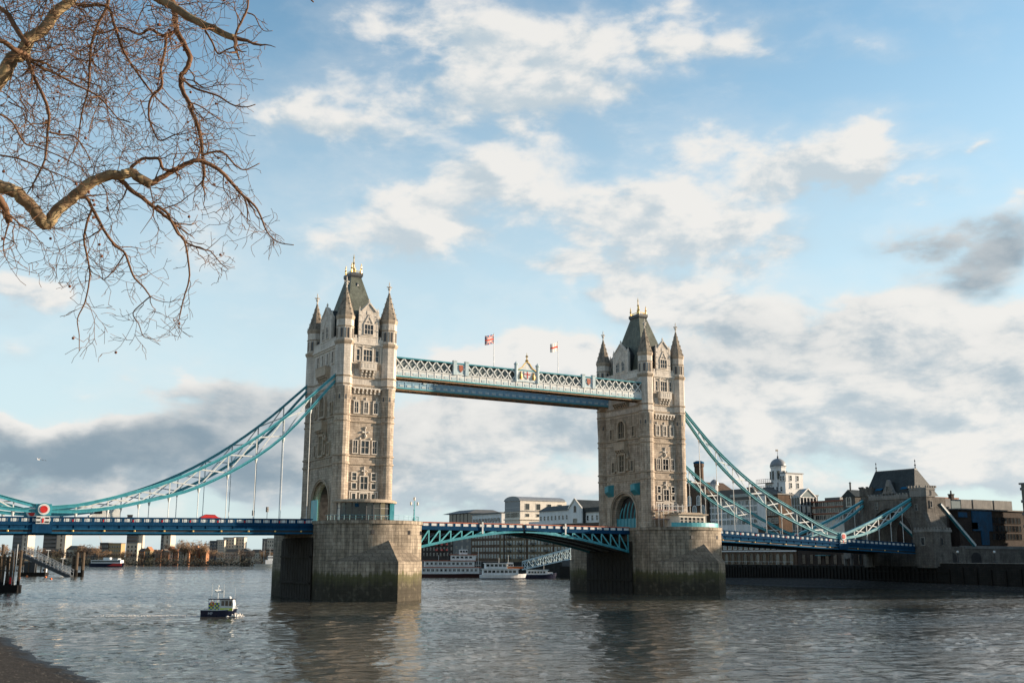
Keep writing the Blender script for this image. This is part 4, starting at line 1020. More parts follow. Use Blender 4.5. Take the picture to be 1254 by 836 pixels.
# near square turret
w = MB(); ch = .9
def sq(x0, x1, y0, y1, c, z): return [(x0+c, y0, z), (x1-c, y0, z), (x1, y0+c, z), (x1, y1-c, z), (x1-c, y1, z), (x0+c, y1, z), (x0, y1-c, z), (x0, y0+c, z)]
w.loft([sq(133.9, 142.0, -16.2, -9.6, .3, 6.0), sq(133.9, 142.0, -16.2, -9.6, .3, 17.2)])
w.loft([sq(133.9, 141.6, -16.0, -9.0, .5, 17.2), sq(134.0, 139.6, -13.9, -8.2, 1.0, 21.8), sq(134.0, 139.6, -13.9, -8.2, 1.0, 26.6)])
near_t = w.build('square_turret', grey_stone, gate)
w = MB(); w.loft([sq(133.8, 139.8, -14.1, -8.0, 1.05, 26.55), sq(133.8, 139.8, -14.1, -8.0, 1.05, 29.2)])
for k in range(5):
    yy = -13.0+k*1.05; w.box(133.75, 134.1, yy, yy+.6, 29.2, 29.85); xx = 134.9+k*1.0; w.box(xx, xx+.6, -14.15, -13.8, 29.2, 29.85); w.box(xx, xx+.6, -8.3, -7.95, 29.2, 29.85)
w.loft([sq(133.65, 139.95, -14.25, -7.85, 1.1, 28.6), sq(133.65, 139.95, -14.25, -7.85, 1.1, 28.9)])
w.build('turret_top', grey_pale, gate, )
w = MB(); w.box(133.75, 142.15, -16.35, -9.5, 16.3, 17.0)
for k in range(6):
    yy = -16.2+k*1.15; w.box(133.75, 134.1, yy, yy+.65, 17.0, 17.6); xx = 134.2+k*1.35; w.box(xx, xx+.75, -16.35, -16.0, 17.0, 17.6)
w.build('turret_base_parapet', grey_pale, gate)
w = MB(); w.lathe(136.2, 8.7, 16, [(2.35, 6.0), (2.35, 27.4), (2.6, 27.8), (2.6, 30.0), (2.3, 30.0), (2.3, 29.6), (.02, 29.9)])
for k in range(10): a_ = 2*math.pi*k/10; w.box(136.2+2.45*math.cos(a_)-.3, 136.2+2.45*math.cos(a_)+.3, 8.7+2.45*math.sin(a_)-.3, 8.7+2.45*math.sin(a_)+.3, 30, 30.5)
w.build('round_turret', grey_stone, gate)
w = MB(); w.loft([[(134.7, -10.2, 27.2), (145.3, -10.2, 27.2), (145.3, 9.0, 27.2), (134.7, 9.0, 27.2)], [(139.3, -6.9, 35.0), (140.7, -6.9, 35.0), (140.7, 8.1, 35.3), (139.3, 8.1, 35.3)]])
groof = w.build('roof', abroof, gate)
w = MB(); w.box(139.4, 140.6, -6.9, 8.1, 35.1, 35.5); w.build('ridge', lead, gate)
for yy, zz in ((-6.7, 35.3), (8.2, 35.4)):
    w = MB(); w.lathe(140, yy, 6, [(.2, zz), (.16, zz+1.0), (.34, zz+1.2), (.1, zz+1.5), (.08, zz+2.2), (.22, zz+2.35), (.02, zz+3.0)]); w.build('finial', lead, gate)
w = MB(); w.extr([(-3.3, 27.5), (1.5, 27.5), (1.5, 28.2), (1.0, 28.4), (-.35, 31.2), (-.55, 32.0), (-.9, 32.2), (-1.25, 32.0), (-1.45, 31.2), (-2.8, 28.4), (-3.3, 28.2)], 'x', 134.0, 135.2); w.build('gable', grey_pale, gate)
w = MB(); w.loft([[(135.1, -2.9, 27.6), (135.1, 1.1, 27.6), (135.1, -.9, 31.6)], [(138.4, -2.9, 27.6), (138.4, 1.1, 27.6), (138.4, -.9, 31.6)]]); w.build('gable_roof', abroof, gate)
for yy in (-5.6, 3.9):
    w = MB(); w.loft([[(135.6, yy-1.0, 28), (135.6, yy+1.0, 28), (135.6, yy+1.0, 29.2), (135.6, yy-1.0, 29.2)], [(138.0, yy-1.0, 28), (138.0, yy+1.0, 28), (138.0, yy+1.0, 30.6), (138.0, yy-1.0, 30.6)]]); d_ = w.build('dormer', black, gate)
    w = MB(); w.loft([[(135.3, yy-1.2, 29.15), (135.3, yy+1.2, 29.15), (135.3, yy+1.2, 29.3), (135.3, yy-1.2, 29.3)], [(138.0, yy-1.2, 30.75), (138.0, yy+1.2, 30.75), (138.0, yy+1.2, 30.9), (138.0, yy-1.2, 30.9)]]); w.build('dormer_roof', midblue, d_)
def gw(x, y, z, rz, *a, **k): window(gate, (x-140, y+2, z-7), rz, *a, **k)
for yy in (3.9, -5.6): gw(134.3, yy, 23.6, R(-90), .75, 1.7, 0, 1, fr=.25, dep=.2, fm=grey_pale)
gw(134.0, -.9, 28.6, R(-90), .9, 1.5, 1, 0, fr=.2, dep=.15, fm=grey_pale)
gw(134.0, -11.0, 22.6, R(-90), .7, 1.7, 0, 1, fr=.22, dep=.2, fm=grey_pale); gw(136.8, -13.9, 23.5, 0, .7, 1.7, 0, 1, fr=.22, dep=.2, fm=grey_pale)
gw(133.9, -12.6, 12.6, R(-90), 1.1, 2.0, 0, 0, fr=.25, dep=.2, fm=grey_pale); gw(137.5, -16.2, 12.6, 0, .8, 1.8, 0, 0, fr=.2, dep=.15, fm=grey_stone)
gw(136.9, -14.1, 27.1, 0, .35, 1.2, 0, 0, fr=.12, dep=.1, fm=grey_pale)
# land ties running down behind the gatehouse
for (p, q, lb) in (((143, -12.2, 24.6), (157.6, -12.2, 12.5), 'pale land tie slanting down from the right side of the gatehouse'), ((144.5, 8.8, 23.6), (158.5, 8.8, 14.0), 'land tie slanting down seen through the gatehouse arch')):
    p = Vector(p); q = Vector(q); mid = (p+q)/2
    root = thing('land_tie', lb, 'tie bar', mid)
    d = (q-p).normalized(); nrm = Vector((0, 1, 0)); up = d.cross(nrm)*-1
    if up.z < 0: up = -up
    mb = MB(); mb.beam(p, q, .8, .7, 0); mb.build('tie_bar', turq, root)
    mb = MB(); mb.beam(p+up*.39, q+up*.39, .95, .08, 0); mb.beam(p+Vector((0, -.45, 0)), q+Vector((0, -.45, 0)), .1, .35, 0); mb.build('pale_flange', white, root)
# ------------------------------------------------------------------ on the piers and the deck
# glazed cafe on the nearer pier
caf = thing('glass_pavilion', 'single storey glass pavilion with thin curved roof on the nearer pier', 'pavilion', (-41.4, -14.5, 15.9))
def oval(rx, ry, n=18, y0=0.0): return [(rx*math.cos(math.pi+math.pi*k/n), y0+ry*math.sin(math.pi+math.pi*k/n)) for k in range(n+1)]
mb = MB(); o1 = oval(7.1, 6.6, y0=3.4); mb.loft([[(x*.985, y, 3.85) for x, y in o1], [(x, y, 4.0) for x, y in o1], [(x, y, 4.22) for x, y in o1], [(x*.9, y*.96, 4.5) for x, y in o1]]); mb.build('roof', band, caf, local=True)
o2 = oval(6.0, 5.2, 12, y0=3.2)
for k in range(12):
    a, b = o2[k], o2[k+1]; mb = MB(); mb.face([(a[0], a[1], .15), (b[0], b[1], .15), (b[0], b[1], 3.85), (a[0], a[1], 3.85)]); mb.build('glass_panel', glass if k not in (0, 11) else offwhite, caf, local=True)
mb = MB()
for x, y in o2: mb.box(x-.09, x+.09, y-.09, y+.09, 0, 3.9)
for k in range(12):
    for z in (.1, 1.1, 2.7): mb.beam((o2[k][0], o2[k][1]-.02, z), (o2[k+1][0], o2[k+1][1]-.02, z), .08, .1)
mb.build('glazing_frame', lead, caf, local=True)
mb = MB(); mb.loft([[(x*.93, y*.93+.2, z) for x, y in o2] for z in (.02, .1)]); mb.build('floor', concrete, caf, local=True)
mb = MB(); mb.box(-3.9, -.9, -1.35, -1.2, 2.9, 3.6); mb.build('name_board', blue, caf, local=True)
mb = MB(); mb.box(-5.2, 5.2, 3.3, 3.5, .1, 3.8); mb.build('back_wall', roof_brown, caf, local=True)
mb = MB(); mb.box(4.2, 5.2, -.9, .6, .1, 3.8); mb.build('turquoise_door', turq, caf, local=True)
for k in range(6):
    t = thing('cafe_table', 'small round cafe table inside the glass pavilion', 'table', (-44.6+k*1.35, -15.6-(.7 if k in (2, 3) else 0), 15.98), 0, 'tables inside the glass pavilion')
    mb = MB(); mb.lathe(0, 0, 10, [(.38, .70), (.38, .74)]); mb.build('table_top', timber, t, local=True)
    mb = MB(); mb.lathe(0, 0, 8, [(.22, 0), (.05, .04), (.04, .7)]); mb.build('leg', lead, t, local=True)
# kiosk with scaffold on the farther pier
ks = thing('pier_kiosk', 'low cream kiosk wrapped in scaffold boards on the farther pier', 'kiosk', (43.5, -14.6, 15.9))
mb = MB(); mb.box(-4.2, 4.2, -2.6, 3.0, 0, 3.1); mb.build('wall', offwhite, ks, local=True)
mb = MB(); mb.box(-4.8, 4.8, -3.1, 3.2, 3.12, 3.4); mb.box(-3.2, 3.6, -2.2, 2.6, 3.4, 3.75); mb.build('roof', band, ks, local=True)
for k in range(6): window(ks, (-3.4+k*1.3, -2.6, 1.0), 0, .85, 1.5, 0, 1, fr=.08, dep=.08, fm=offwhite)
sc = thing('scaffold', 'tube scaffold with timber platforms against the foot of the farther tower', 'scaffold', (40.5, -12.6, 15.9))
mb = MB()
for k in range(7):
    for yy in (-.9, .7): mb.tube([(-4.6+k*1.5, yy, 0), (-4.6+k*1.5, yy, 5.9)], .05, 5)
for z in (2.1, 4.3, 5.4):
    for yy in (-.9, .7): mb.tube([(-4.9, yy, z), (4.8, yy, z)], .05, 5)
mb.build('scaffold_pole', steel, sc, local=True)
for z in (2.15, 4.35):
    mb = MB(); mb.box(-5.6, 2.2 if z < 3 else 1.2, -.9, .7, z, z+.09); mb.build('platform', redbrown, sc, local=True)
hd = MB()
up_ = [(10.67*math.cos(math.pi*i/24)*.96, -(15.4+8.6*math.sin(math.pi*i/24))*.97) for i in range(25)]
for k in range(2, 18): hd.beam((41.15+up_[k][0], up_[k][1], 16.45), (41.15+up_[k+1][0], up_[k+1][1], 16.45), .08, 1.0)
tag(hd.build('site_hoarding', turq_l, pivot=(41.15, -20, 15.9)), 'low turquoise hoarding round the edge of the farther pier', 'hoarding')
rl = MB()
for k in range(0, 24):
    rl.beam((-41.15+up_[k][0], up_[k][1], 16.9), (-41.15+up_[k+1][0], up_[k+1][1], 16.9), .06, .06); rl.beam((-41.15+up_[k][0], up_[k][1], 16.4), (-41.15+up_[k+1][0], up_[k+1][1], 16.4), .04, .04)
    rl.tube([(-41.15+up_[k][0], up_[k][1], 15.9), (-41.15+up_[k][0], up_[k][1], 16.95)], .035, 5)
tag(rl.build('pier_railing', turq, pivot=(-41.15, -20, 15.9)), 'thin turquoise railing round the edge of the nearer pier', 'railing')
b = U(507, 636, y=-12)
lm = thing('lamp_standard', 'ornate turquoise lamp standard on the right edge of the nearer pier', 'lamp post', (b.x, b.y, 15.9))
mb = MB(); mb.lathe(0, 0, 8, [(.32, 0), (.32, .8), (.16, 1.1), (.12, 2.6), (.2, 2.7), (.1, 2.9), (.09, 4.2), (.03, 5.6)]); mb.build('column', turq_l, lm, local=True)
for sx in (-1, 1):
    mb = MB(); mb.beam((0, 0, 3.6), (sx*.8, 0, 3.8), .07, .07); mb.build('arm', turq_l, lm, local=True)
    mb = MB(); mb.lathe(sx*.8, 0, 6, [(.08, 3.7), (.2, 3.9), (.24, 4.3), (.05, 4.55)]); mb.build('lantern', offwhite, lm, local=True)
mb = MB(); mb.lathe(0, 0, 6, [(.08, 4.7), (.22, 4.9), (.25, 5.3), (.05, 5.6)]); mb.build('lantern', offwhite, lm, local=True)

def car(loc, rz, label, body_m, kind='car', group=None):
    root = thing('parked_car' if False else ('van' if kind == 'van' else 'car'), label, kind, loc, rz, group)
    L, Wd = (4.3, 1.75) if kind == 'car' else (5.6, 2.0)
    if kind == 'car': side = [(-L/2, .35), (L/2, .35), (L/2, .75), (L/2-.9, .95), (L/2-1.5, 1.42), (-L/2+1.0, 1.45), (-L/2+.15, .98), (-L/2, .8)]
    else: side = [(-L/2, .4), (L/2, .4), (L/2, 1.0), (L/2-.7, 1.25), (L/2-1.3, 2.2), (L/2-1.8, 2.4), (-L/2+.2, 2.4), (-L/2, 2.2)]
    mb = MB(); mb.loft([[(x, -Wd/2+.02*(z > 1)*6, z) for x, z in side], [(x, Wd/2-.02*(z > 1)*6, z) for x, z in side]]); mb.build('body', body_m, root, local=True)
    mb = MB()
    for sg in (-1, 1):
        y = sg*(Wd/2-.05)
        if kind == 'car': mb.face([(L/2-1.05, y+sg*.03, .97), (L/2-1.55, y-sg*.05, 1.36), (-L/2+1.05, y-sg*.05, 1.38), (-L/2+.4, y+sg*.03, 1.0)][::sg])
        else: mb.face([(L/2-.75, y+sg*.06, 1.35), (L/2-1.25, y, 2.1), (L/2-2.3, y, 2.1), (L/2-2.3, y+sg*.06, 1.35)][::sg])
    if kind == 'car': mb.face([(L/2-.93, -.7, .99), (L/2-.93, .7, .99), (L/2-1.46, .6, 1.4), (L/2-1.46, -.6, 1.4)])
    else: mb.face([(L/2-.68, -.85, 1.3), (L/2-.68, .85, 1.3), (L/2-1.27, .75, 2.18), (L/2-1.27, -.75, 2.18)])
    mb.build('window', glass, root, local=True)
    for sx in (-1, 1):
        for sy in (-1, 1):
            mb = MB(); cx, cy = sx*(L/2-.85), sy*(Wd/2-.1)
            mb.loft([[(cx+.32*math.cos(2*math.pi*k/14), cy+d*.11, .32+.32*math.sin(2*math.pi*k/14)) for k in range(14)] for d in (-1, 1)]); wv = mb.build('wheel', black, root, local=True)
    return root
zr = lambda x: ptop(x)-1.29
b = U(258, 632, y=-4.5); car((b.x, -4.5, ptop(b.x)-.61), 0, 'red hatchback driving on the bridge deck left of the traffic signals', red, 'car')
b = U(128, 630, y=-5.5); car((b.x, -4.8, ptop(b.x)-.61), math.pi, 'white panel van on the bridge deck just right of the left roundel', white, 'van')
for px, yy, hh, lb, rz_ in ((310, -6.5, 3.0, 'short traffic signal on the bridge deck, its head right above the parapet', 0), (327, -7.6, 3.7, 'taller traffic signal on the bridge deck nearer to the tower', .4)):
    b = U(px, 630, y=yy); r_ = thing('traffic_signal', lb, 'traffic light', (b.x, yy, zr(b.x)), rz_, 'traffic signals on the deck')
    mb = MB(); mb.tube([(0, 0, 0), (0, 0, hh-.9)], .06, 6); mb.build('post', lead, r_, local=True)
    mb = MB(); mb.box(-.22, .22, -.17, .17, hh-1.05, hh); 
    for k in range(3): mb.box(-.18, .18, -.34, -.17, hh-.14-k*.33, hh-.1-k*.33)
    mb.build('signal_head', black, r_, local=True)
b = U(158, 631, y=-6); r_ = thing('control_cabinet', 'small dark cabinet standing on the bridge deck between van and red car', 'cabinet', (b.x, -7, zr(b.x)))
mb = MB(); mb.box(-.45, .45, -.3, .3, 0, 1.75); mb.build('box', black, r_, local=True); mb = MB(); mb.box(-.52, .52, -.37, .37, 1.75, 1.85); mb.build('lid', lead, r_, local=True)

# ------------------------------------------------------------------ boats
def hull(mb, L, Bm, H, flare=.25, bowrise=.5, mi=0, draft=.4, ns=14, stern=.85, zb=0.0):
    rings = []
    for k in range(ns+1):
        t = k/ns; x = -L/2+L*t
        wv = Bm/2*(stern+(1-stern)*min(1, t*3)) if t < .5 else Bm/2*max(.02, 1-((t-.5)/.5)**2.4)
        zt = H+bowrise*max(0, (t-.45)/.55)**2
        wl = wv*(1-flare*(t**2)); xo = .0 if t < .9 else -(t-.9)*L*.5*0
        rings.append([(x-.06*L*max(0, t-.8)*0, -wv, zb+zt), (x-(.05*L*max(0, (t-.7)/.3)), -wl*.86, zb-draft), (x-(.05*L*max(0, (t-.7)/.3)), wl*.86, zb-draft), (x, wv, zb+zt)])
    mb.loft(rings, mi)
def heading(px0, px1, py):
    a = U(px0, py, z=0); b = U(px1, py, z=0); return (a+b)/2, (b-a).length, math.atan2(b.y-a.y, b.x-a.x)
# police launch
c, L, rz = heading(246.5, 290.5, 754.5)
navy = plain('navy_hull', (.006,.010,.035), .35, var=.2); lime = plain('lime_yellow', (.62,.72,.04), .5, var=.08); bluecheck = plain('check_blue', (.01,.045,.28), .5, var=.08); orange = plain('orange_plastic', (.75,.16,.02), .5, var=.1); lettergrey = plain('pale_lettering', (.5,.52,.55), .5, var=.05)
rz -= .10
pb = thing('police_launch', 'small navy hulled police launch with lime checked cabin, heading right', 'boat', (c.x, c.y, 0), rz)
mb = MB(); hull(mb, L, 1.75, .92, bowrise=.28, draft=.5); mb.build('hull', navy, pb, local=True, smooth=False)
mb = MB()
for sg in (-1, 1): mb.path([(-L/2+L*k/12, sg*(.885*(.85+.15*min(1, k/4)) if k <= 6 else .885*max(.03, 1-((k/12-.5)/.5)**2.4)), .95+.28*max(0, (k/12-.45)/.55)**2) for k in range(13)], .1, .1)
mb.build('gunwale', white, pb, local=True)
mb = MB(); mb.face([(-L/2+.05, -.7, .80), (1.2, -.8, .84), (2.3, -.3, .98), (2.3, .3, .98), (1.2, .8, .84), (-L/2+.05, .7, .80)]); mb.build('deck', offwhite, pb, local=True)
cz = .86
mb = MB(); mb.loft([[(0.25, -.72, cz), (2.05, -.6, cz), (2.05, .6, cz), (.25, .72, cz)], [(.25, -.72, cz+.85), (2.15, -.6, cz+.85), (2.15, .6, cz+.85), (.25, .72, cz+.85)], [(.25, -.66, cz+1.55), (2.02, -.55, cz+1.55), (2.02, .55, cz+1.55), (.25, .66, cz+1.55)]]); mb.build('cabin', white, pb, local=True)
mb = MB(); mb.box(-1.5, 2.15, -.78, .78, cz+1.56, cz+1.68); mb.build('cabin_roof', navy, pb, local=True)
for sg in (-1, 1):
    for k in range(3):
        x = .42+k*.56; mb = MB(); mb.face([(x, sg*.735, cz+.72), (x+.42, sg*.72, cz+.72), (x+.42, sg*.685, cz+1.4), (x, sg*.695, cz+1.4)][::-sg]); mb.build('cabin_window', glass, pb, local=True)
    mb = MB(); mb.face([(.26, sg*.735, cz+.04), (2.06, sg*.62, cz+.04), (2.08, sg*.62, cz+.36), (.26, sg*.735, cz+.36)][::-sg]); mb.build('lime_band', lime, pb, local=True)
    mb = MB(); 
    for i in range(6):
        for j in range(4): x = -1.45+i*.28; z = cz+.04+j*.26; mb.box(x, x+.28, sg*.70-.02, sg*.70+.02, z, z+.26, (i+j) % 2)
    mb.build('checked_screen', [lime, bluecheck], pb, local=True)
    mb = MB()
    for x in (-1.45, -.6, .2): mb.box(x-.04, x+.04, sg*.70-.04, sg*.70+.04, cz, cz+1.56)
    mb.build('awning_post', white, pb, local=True)
mb = MB(); mb.tube([(2.2, -.5, cz+.1), (2.3, -.5, cz+.6), (2.75, 0, cz+.75), (2.3, .5, cz+.6), (2.2, .5, cz+.1)], .03, 5); mb.tube([(-2.7, -.7, cz), (-2.7, -.7, cz+.4), (-1.6, -.75, cz+.4), (-1.6, -.75, cz)], .03, 5); mb.build('rail', steel, pb, local=True)
mb = MB(); mb.tube([(-.35, 0, cz+1.6), (-.35, 0, cz+3.5)], [.06, .04], 6); mb.beam((-.8, 0, cz+2.6), (.5, 0, cz+2.6), .08, .08); mb.beam((-.7, -.5, cz+2.9), (-.1, .5, cz+2.9), .06, .06)
mb.ball((-.35, 0, cz+3.45), .14, 6); mb.box(-.8, -.55, -.15, .15, cz+2.65, cz+2.9); mb.box(.1, .5, -.12, .12, cz+2.66, cz+2.84); mb.tube([(.5, 0, cz+1.6), (.5, 0, cz+2.6)], .05, 5); mb.build('mast', white, pb, local=True)
mb = MB(); mb.lathe(1.35, 0, 10, [(.28, cz+1.68), (.3, cz+1.85), (.2, cz+2.0), (.02, cz+2.05)]); mb.build('radar_dome', white, pb, local=True)
for x, yy, h in ((-1.45, .6, 2.2), (.6, -.4, 2.2), (2.0, .5, 1.6)): mb = MB(); mb.tube([(x, yy, cz+1.6), (x, yy, cz+1.6+h)], .022, 5); mb.build('aerial', white, pb, local=True)
lb_ = MB(); pts = [(-.9+.26*math.cos(2*math.pi*k/12), -.78, cz+1.0+.26*math.sin(2*math.pi*k/12)) for k in range(13)]; lb_.tube(pts, .07, 6); lb_.build('lifebuoy', orange, pb, local=True)
def text_part(name, body, size, loc, rot, mat, parent):
    cu = bpy.data.curves.new(name, 'FONT'); cu.body = body; cu.size = size; cu.extrude = .012; cu.align_x = 'CENTER'
    to = bpy.data.objects.new(name, cu); COL.objects.link(to); dg = bpy.context.evaluated_depsgraph_get(); me = bpy.data.meshes.new_from_object(to.evaluated_get(dg))
    bpy.data.objects.remove(to); me.materials.clear(); me.materials.append(mat)
    o = bpy.data.objects.new(name, me); COL.objects.link(o); o.parent = parent; o.location = loc; o.rotation_euler = rot; return o
text_part('hull_lettering', 'MP', .55, (-1.1, -.865, .28), (R(86), 0, 0), lettergrey, pb)
foam_m = plain('white_foam', (.72,.68,.62), .9, var=.25, scale=3)
def foam(name, pts_fn, n, label):
    mb = MB(); rng = random.Random(9)
    for k in range(n):
        x, y, r, z = pts_fn(rng); a = rng.random()*6.28; q = rng.randint(5, 7)
        mb.loft([[(x+r*math.cos(a+2*math.pi*i/q)*rng.uniform(.7, 1.3)*1.4, y+r*math.sin(a+2*math.pi*i/q)*rng.uniform(.7, 1.3), .05) for i in range(q)], [(x+.4*r*math.cos(a+2*math.pi*i/q), y+.4*r*math.sin(a+2*math.pi*i/q), .09+z) for i in range(q)]], cap0=False)
    M_ = Matrix.Translation((c.x, c.y, 0)) @ Matrix.Rotation(rz, 4, 'Z'); mb.v = [tuple(M_ @ Vector(p)) for p in mb.v]
    return tag(mb.build(name, foam_m, pivot=(c.x, c.y, 0)), label, 'foam', kind='stuff')
foam('bow_wave', lambda g: (g.gauss(L/2-.2, .45), g.gauss(0, .38)*1.0, g.uniform(.05, .2), abs(g.gauss(.1, .14))), 130, 'white bow wave thrown up at the front of the police launch')
def wk(g):
    t = g.random()**1.5*15; s_ = g.choice((-1, 1)); return (-L/2-t, s_*(.40+t*.085)+g.gauss(0, .12+t*.05), g.uniform(.04, .17)*(1-t/24), .01)
foam('wake', wk, 480, 'thin pale wake trailing behind the police launch')

def deck_boat(px0, px1, py, spec, label, group, h_m, flip=False):
    """spec: list of (x0f, x1f, width_f, z0, z1, mat, windows?)"""
    c, L, rz = heading(px0, px1, py); root = thing('passenger_boat', label, 'boat', (c.x, c.y, 0), rz+(math.pi if flip else 0), group)
    return root, L
hullw = plain('boat_white', (.80,.80,.78), .45, var=.15, scale=.4)
# three deck paddle style boat
rb, L = deck_boat(513, 592, 706.5, None, 'large white three deck passenger boat with red trim and black funnel, moored beyond the bridge', 'passenger boats moored beyond the bridge', None)
k_ = L/30.0
def bx_part(name, root, mat, *b): mb = MB(); mb.box(*b); return mb.build(name, mat, root, local=True)
mb = MB(); hull(mb, L, 7, 1.5, bowrise=.5, draft=.5); mb.build('hull', plain('dark_red_hull', (.06,.02,.018), .5), rb, local=True)
mb = MB(); hull(mb, L*1.005, 7.1, 1.6, bowrise=.5, draft=-.55); mb.build('hull_side', hullw, rb, local=True)
for nm, x0, x1, z0_, z1_ in (('lower_deck', -.47, .42, 1.6, 4.2), ('middle_deck', -.42, .34, 4.5, 7.0), ('upper_cabin', -.02, .36, 7.3, 9.6)):
    p_ = bx_part(nm, rb, hullw, x0*L, x1*L, -3.1, 3.1, z0_, z1_)
    bx_part('deck_edge', rb, redbrown, x0*L-.6, x1*L+.8, -3.5, 3.5, z1_, z1_+.28)
    n = int((x1-x0)*L/1.9)
    for k in range(n):
        window(rb, (x0*L+1.0+k*1.9, -3.1, z0_+.9), 0, 1.2, z1_-z0_-1.5, 0, 0, fr=.1, dep=.08, fm=hullw, gm=glass if 'upper' in nm else glass_w, sill=False)
mb = MB()
for k in range(30): x = -.46*L+k*L*.9/29; mb.box(x-.05, x+.05, -3.45, -3.35, 1.6, 7.0)
mb.box(-.46*L, .44*L, -3.46, -3.38, 5.3, 5.42); mb.box(-.46*L, .44*L, -3.46, -3.38, 2.5, 2.62); mb.build('deck_rail', white, rb, local=True)
mb = MB(); mb.lathe(-.04*L, 0, 10, [(.55, 7.2), (.5, 14.6), (.62, 14.8), (.62, 15.2)]); mb.build('funnel', black, rb, local=True)
for x, h in ((.42, 12.5), (-.2, 9.6), (.16, 13.0)): mb = MB(); mb.tube([(x*L, .3, 5), (x*L, .3, h)], .09, 5); mb.build('mast', white, rb, local=True)
bx_part('wheelhouse', rb, hullw, .12*L, .24*L, -1.6, 1.6, 9.9, 12.0)
for k in range(3): window(rb, (.14*L+k*1.2, -1.6, 10.7), 0, .9, .9, 0, 0, fr=.08, dep=.06, fm=hullw, sill=False)
# two deck cruiser
rb2, L = deck_boat(588, 645, 708.5, None, 'white two deck river cruiser with an orange stripe, moored in the middle of the row', 'passenger boats moored beyond the bridge', None)
mb = MB(); hull(mb, L, 5.5, 1.7, bowrise=.5, draft=.5); mb.build('hull', hullw, rb2, local=True)
mb = MB(); hull(mb, L*1.003, 5.56, .35, bowrise=.1, draft=.3); mb.build('boot_stripe', navy, rb2, local=True)
for nm, x0, x1, z0_, z1_ in (('lower_saloon', -.45, .30, 1.7, 3.9), ('upper_saloon', -.40, .05, 4.15, 6.2)):
    bx_part(nm, rb2, hullw, x0*L, x1*L, -2.4, 2.4, z0_, z1_); bx_part('deck_edge', rb2, hullw, x0*L-.5, x1*L+.5, -2.7, 2.7, z1_, z1_+.2)
    for k in range(int((x1-x0)*L/1.7)): window(rb2, (x0*L+.9+k*1.7, -2.4, z0_+.8), 0, 1.25, .95, 0, 0, fr=.08, dep=.06, fm=hullw, gm=glass_w, sill=False)
bx_part('orange_dodger', rb2, orange, .06*L, .40*L, -2.5, -2.4, 4.2, 4.9); bx_part('wheelhouse', rb2, hullw, .08*L, .2*L, -1.4, 1.4, 4.1, 6.6)
window(rb2, (.14*L, -1.4, 5.0), 0, 2.0, 1.0, 1, 0, fr=.08, dep=.06, fm=hullw, sill=False)
mb = MB()
for k in range(16): x = .02*L+k*L*.42/15; mb.box(x-.03, x+.03, -2.4, -2.34, 4.0, 5.1)
mb.box(.02*L, .44*L, -2.41, -2.33, 5.05, 5.13); mb.build('deck_rail', white, rb2, local=True)
for x, h in ((.1, 9.5), (-.1, 8.5)): mb = MB(); mb.tube([(x*L, 0, 5), (x*L, 0, h)], .07, 5); mb.build('mast', white, rb2, local=True)
# low launch
rb3, L = deck_boat(642, 682, 708, None, 'low white motor launch with dark hull, lying below the sloping gangway', 'passenger boats moored beyond the bridge', None)
mb = MB(); hull(mb, L, 4, 1.6, bowrise=.9, draft=.5); mb.build('hull', navy, rb3, local=True)
bx_part('cabin', rb3, hullw, -.42*L, .2*L, -1.5, 1.5, 1.6, 3.4); bx_part('cabin_roof', rb3, paleblue, -.44*L, .24*L, -1.7, 1.7, 3.4, 3.6)
for k in range(6): window(rb3, (-.36*L+k*1.25, -1.5, 2.2), 0, .9, .8, 0, 0, fr=.07, dep=.05, fm=hullw, sill=False)
bx_part('foredeck_house', rb3, hullw, .2*L, .36*L, -1.2, 1.2, 1.8, 2.6)
mb = MB(); mb.tube([(.1*L, 0, 3.5), (.1*L, 0, 6.2)], .06, 5); mb.build('mast', white, rb3, local=True)
# sloping truss gangway above the launch
p0 = U(641, 697, d=470); p1 = U(700, 684, d=462)
gg = thing('truss_gangway', 'pale grey truss gangway sloping up beside the farther pier', 'gangway', tuple(p0))
hh = 4.6; side = (p1-p0).cross(Vector((0, 0, 1))).normalized()
for sg in (-1.3, 1.3):
    mb = MB(); n = 9; o_ = side*sg
    mb.beam(p0+o_, p1+o_, .5, .55); mb.beam(p0+o_+Vector((0, 0, hh*.75)), p1+o_+Vector((0, 0, hh)), .45, .5)
    for k in range(n+1):
        a = p0.lerp(p1, k/n)+o_; b_ = a+Vector((0, 0, hh*(.75+.25*k/n)))
        mb.beam(a, b_, .2, .25)
        if k < n: c_ = p0.lerp(p1, (k+1)/n)+o_; mb.beam(b_, c_, .2, .3)
    mb.build('side_truss', paleblue, gg)
mb = MB(); mb.beam(p0+Vector((0, 0, -.2)), p1+Vector((0, 0, -.2)), 2.6, .3); mb.build('walkway_floor', darksteel, gg)
q0 = U(676, 707, z=0); pt = thing('landing_pontoon', 'dark floating landing stage beside the farther pier', 'pontoon', (q0.x+6, q0.y-10, 0), .2)
mb = MB(); mb.box(-6, 14, -4, 4, -.4, 5.0); mb.build('hull', wet_timber, pt, local=True); mb = MB(); mb.box(-5, 13, -3.5, 3.5, 5.0, 7.4); mb.build('shelter', darksteel, pt, local=True)

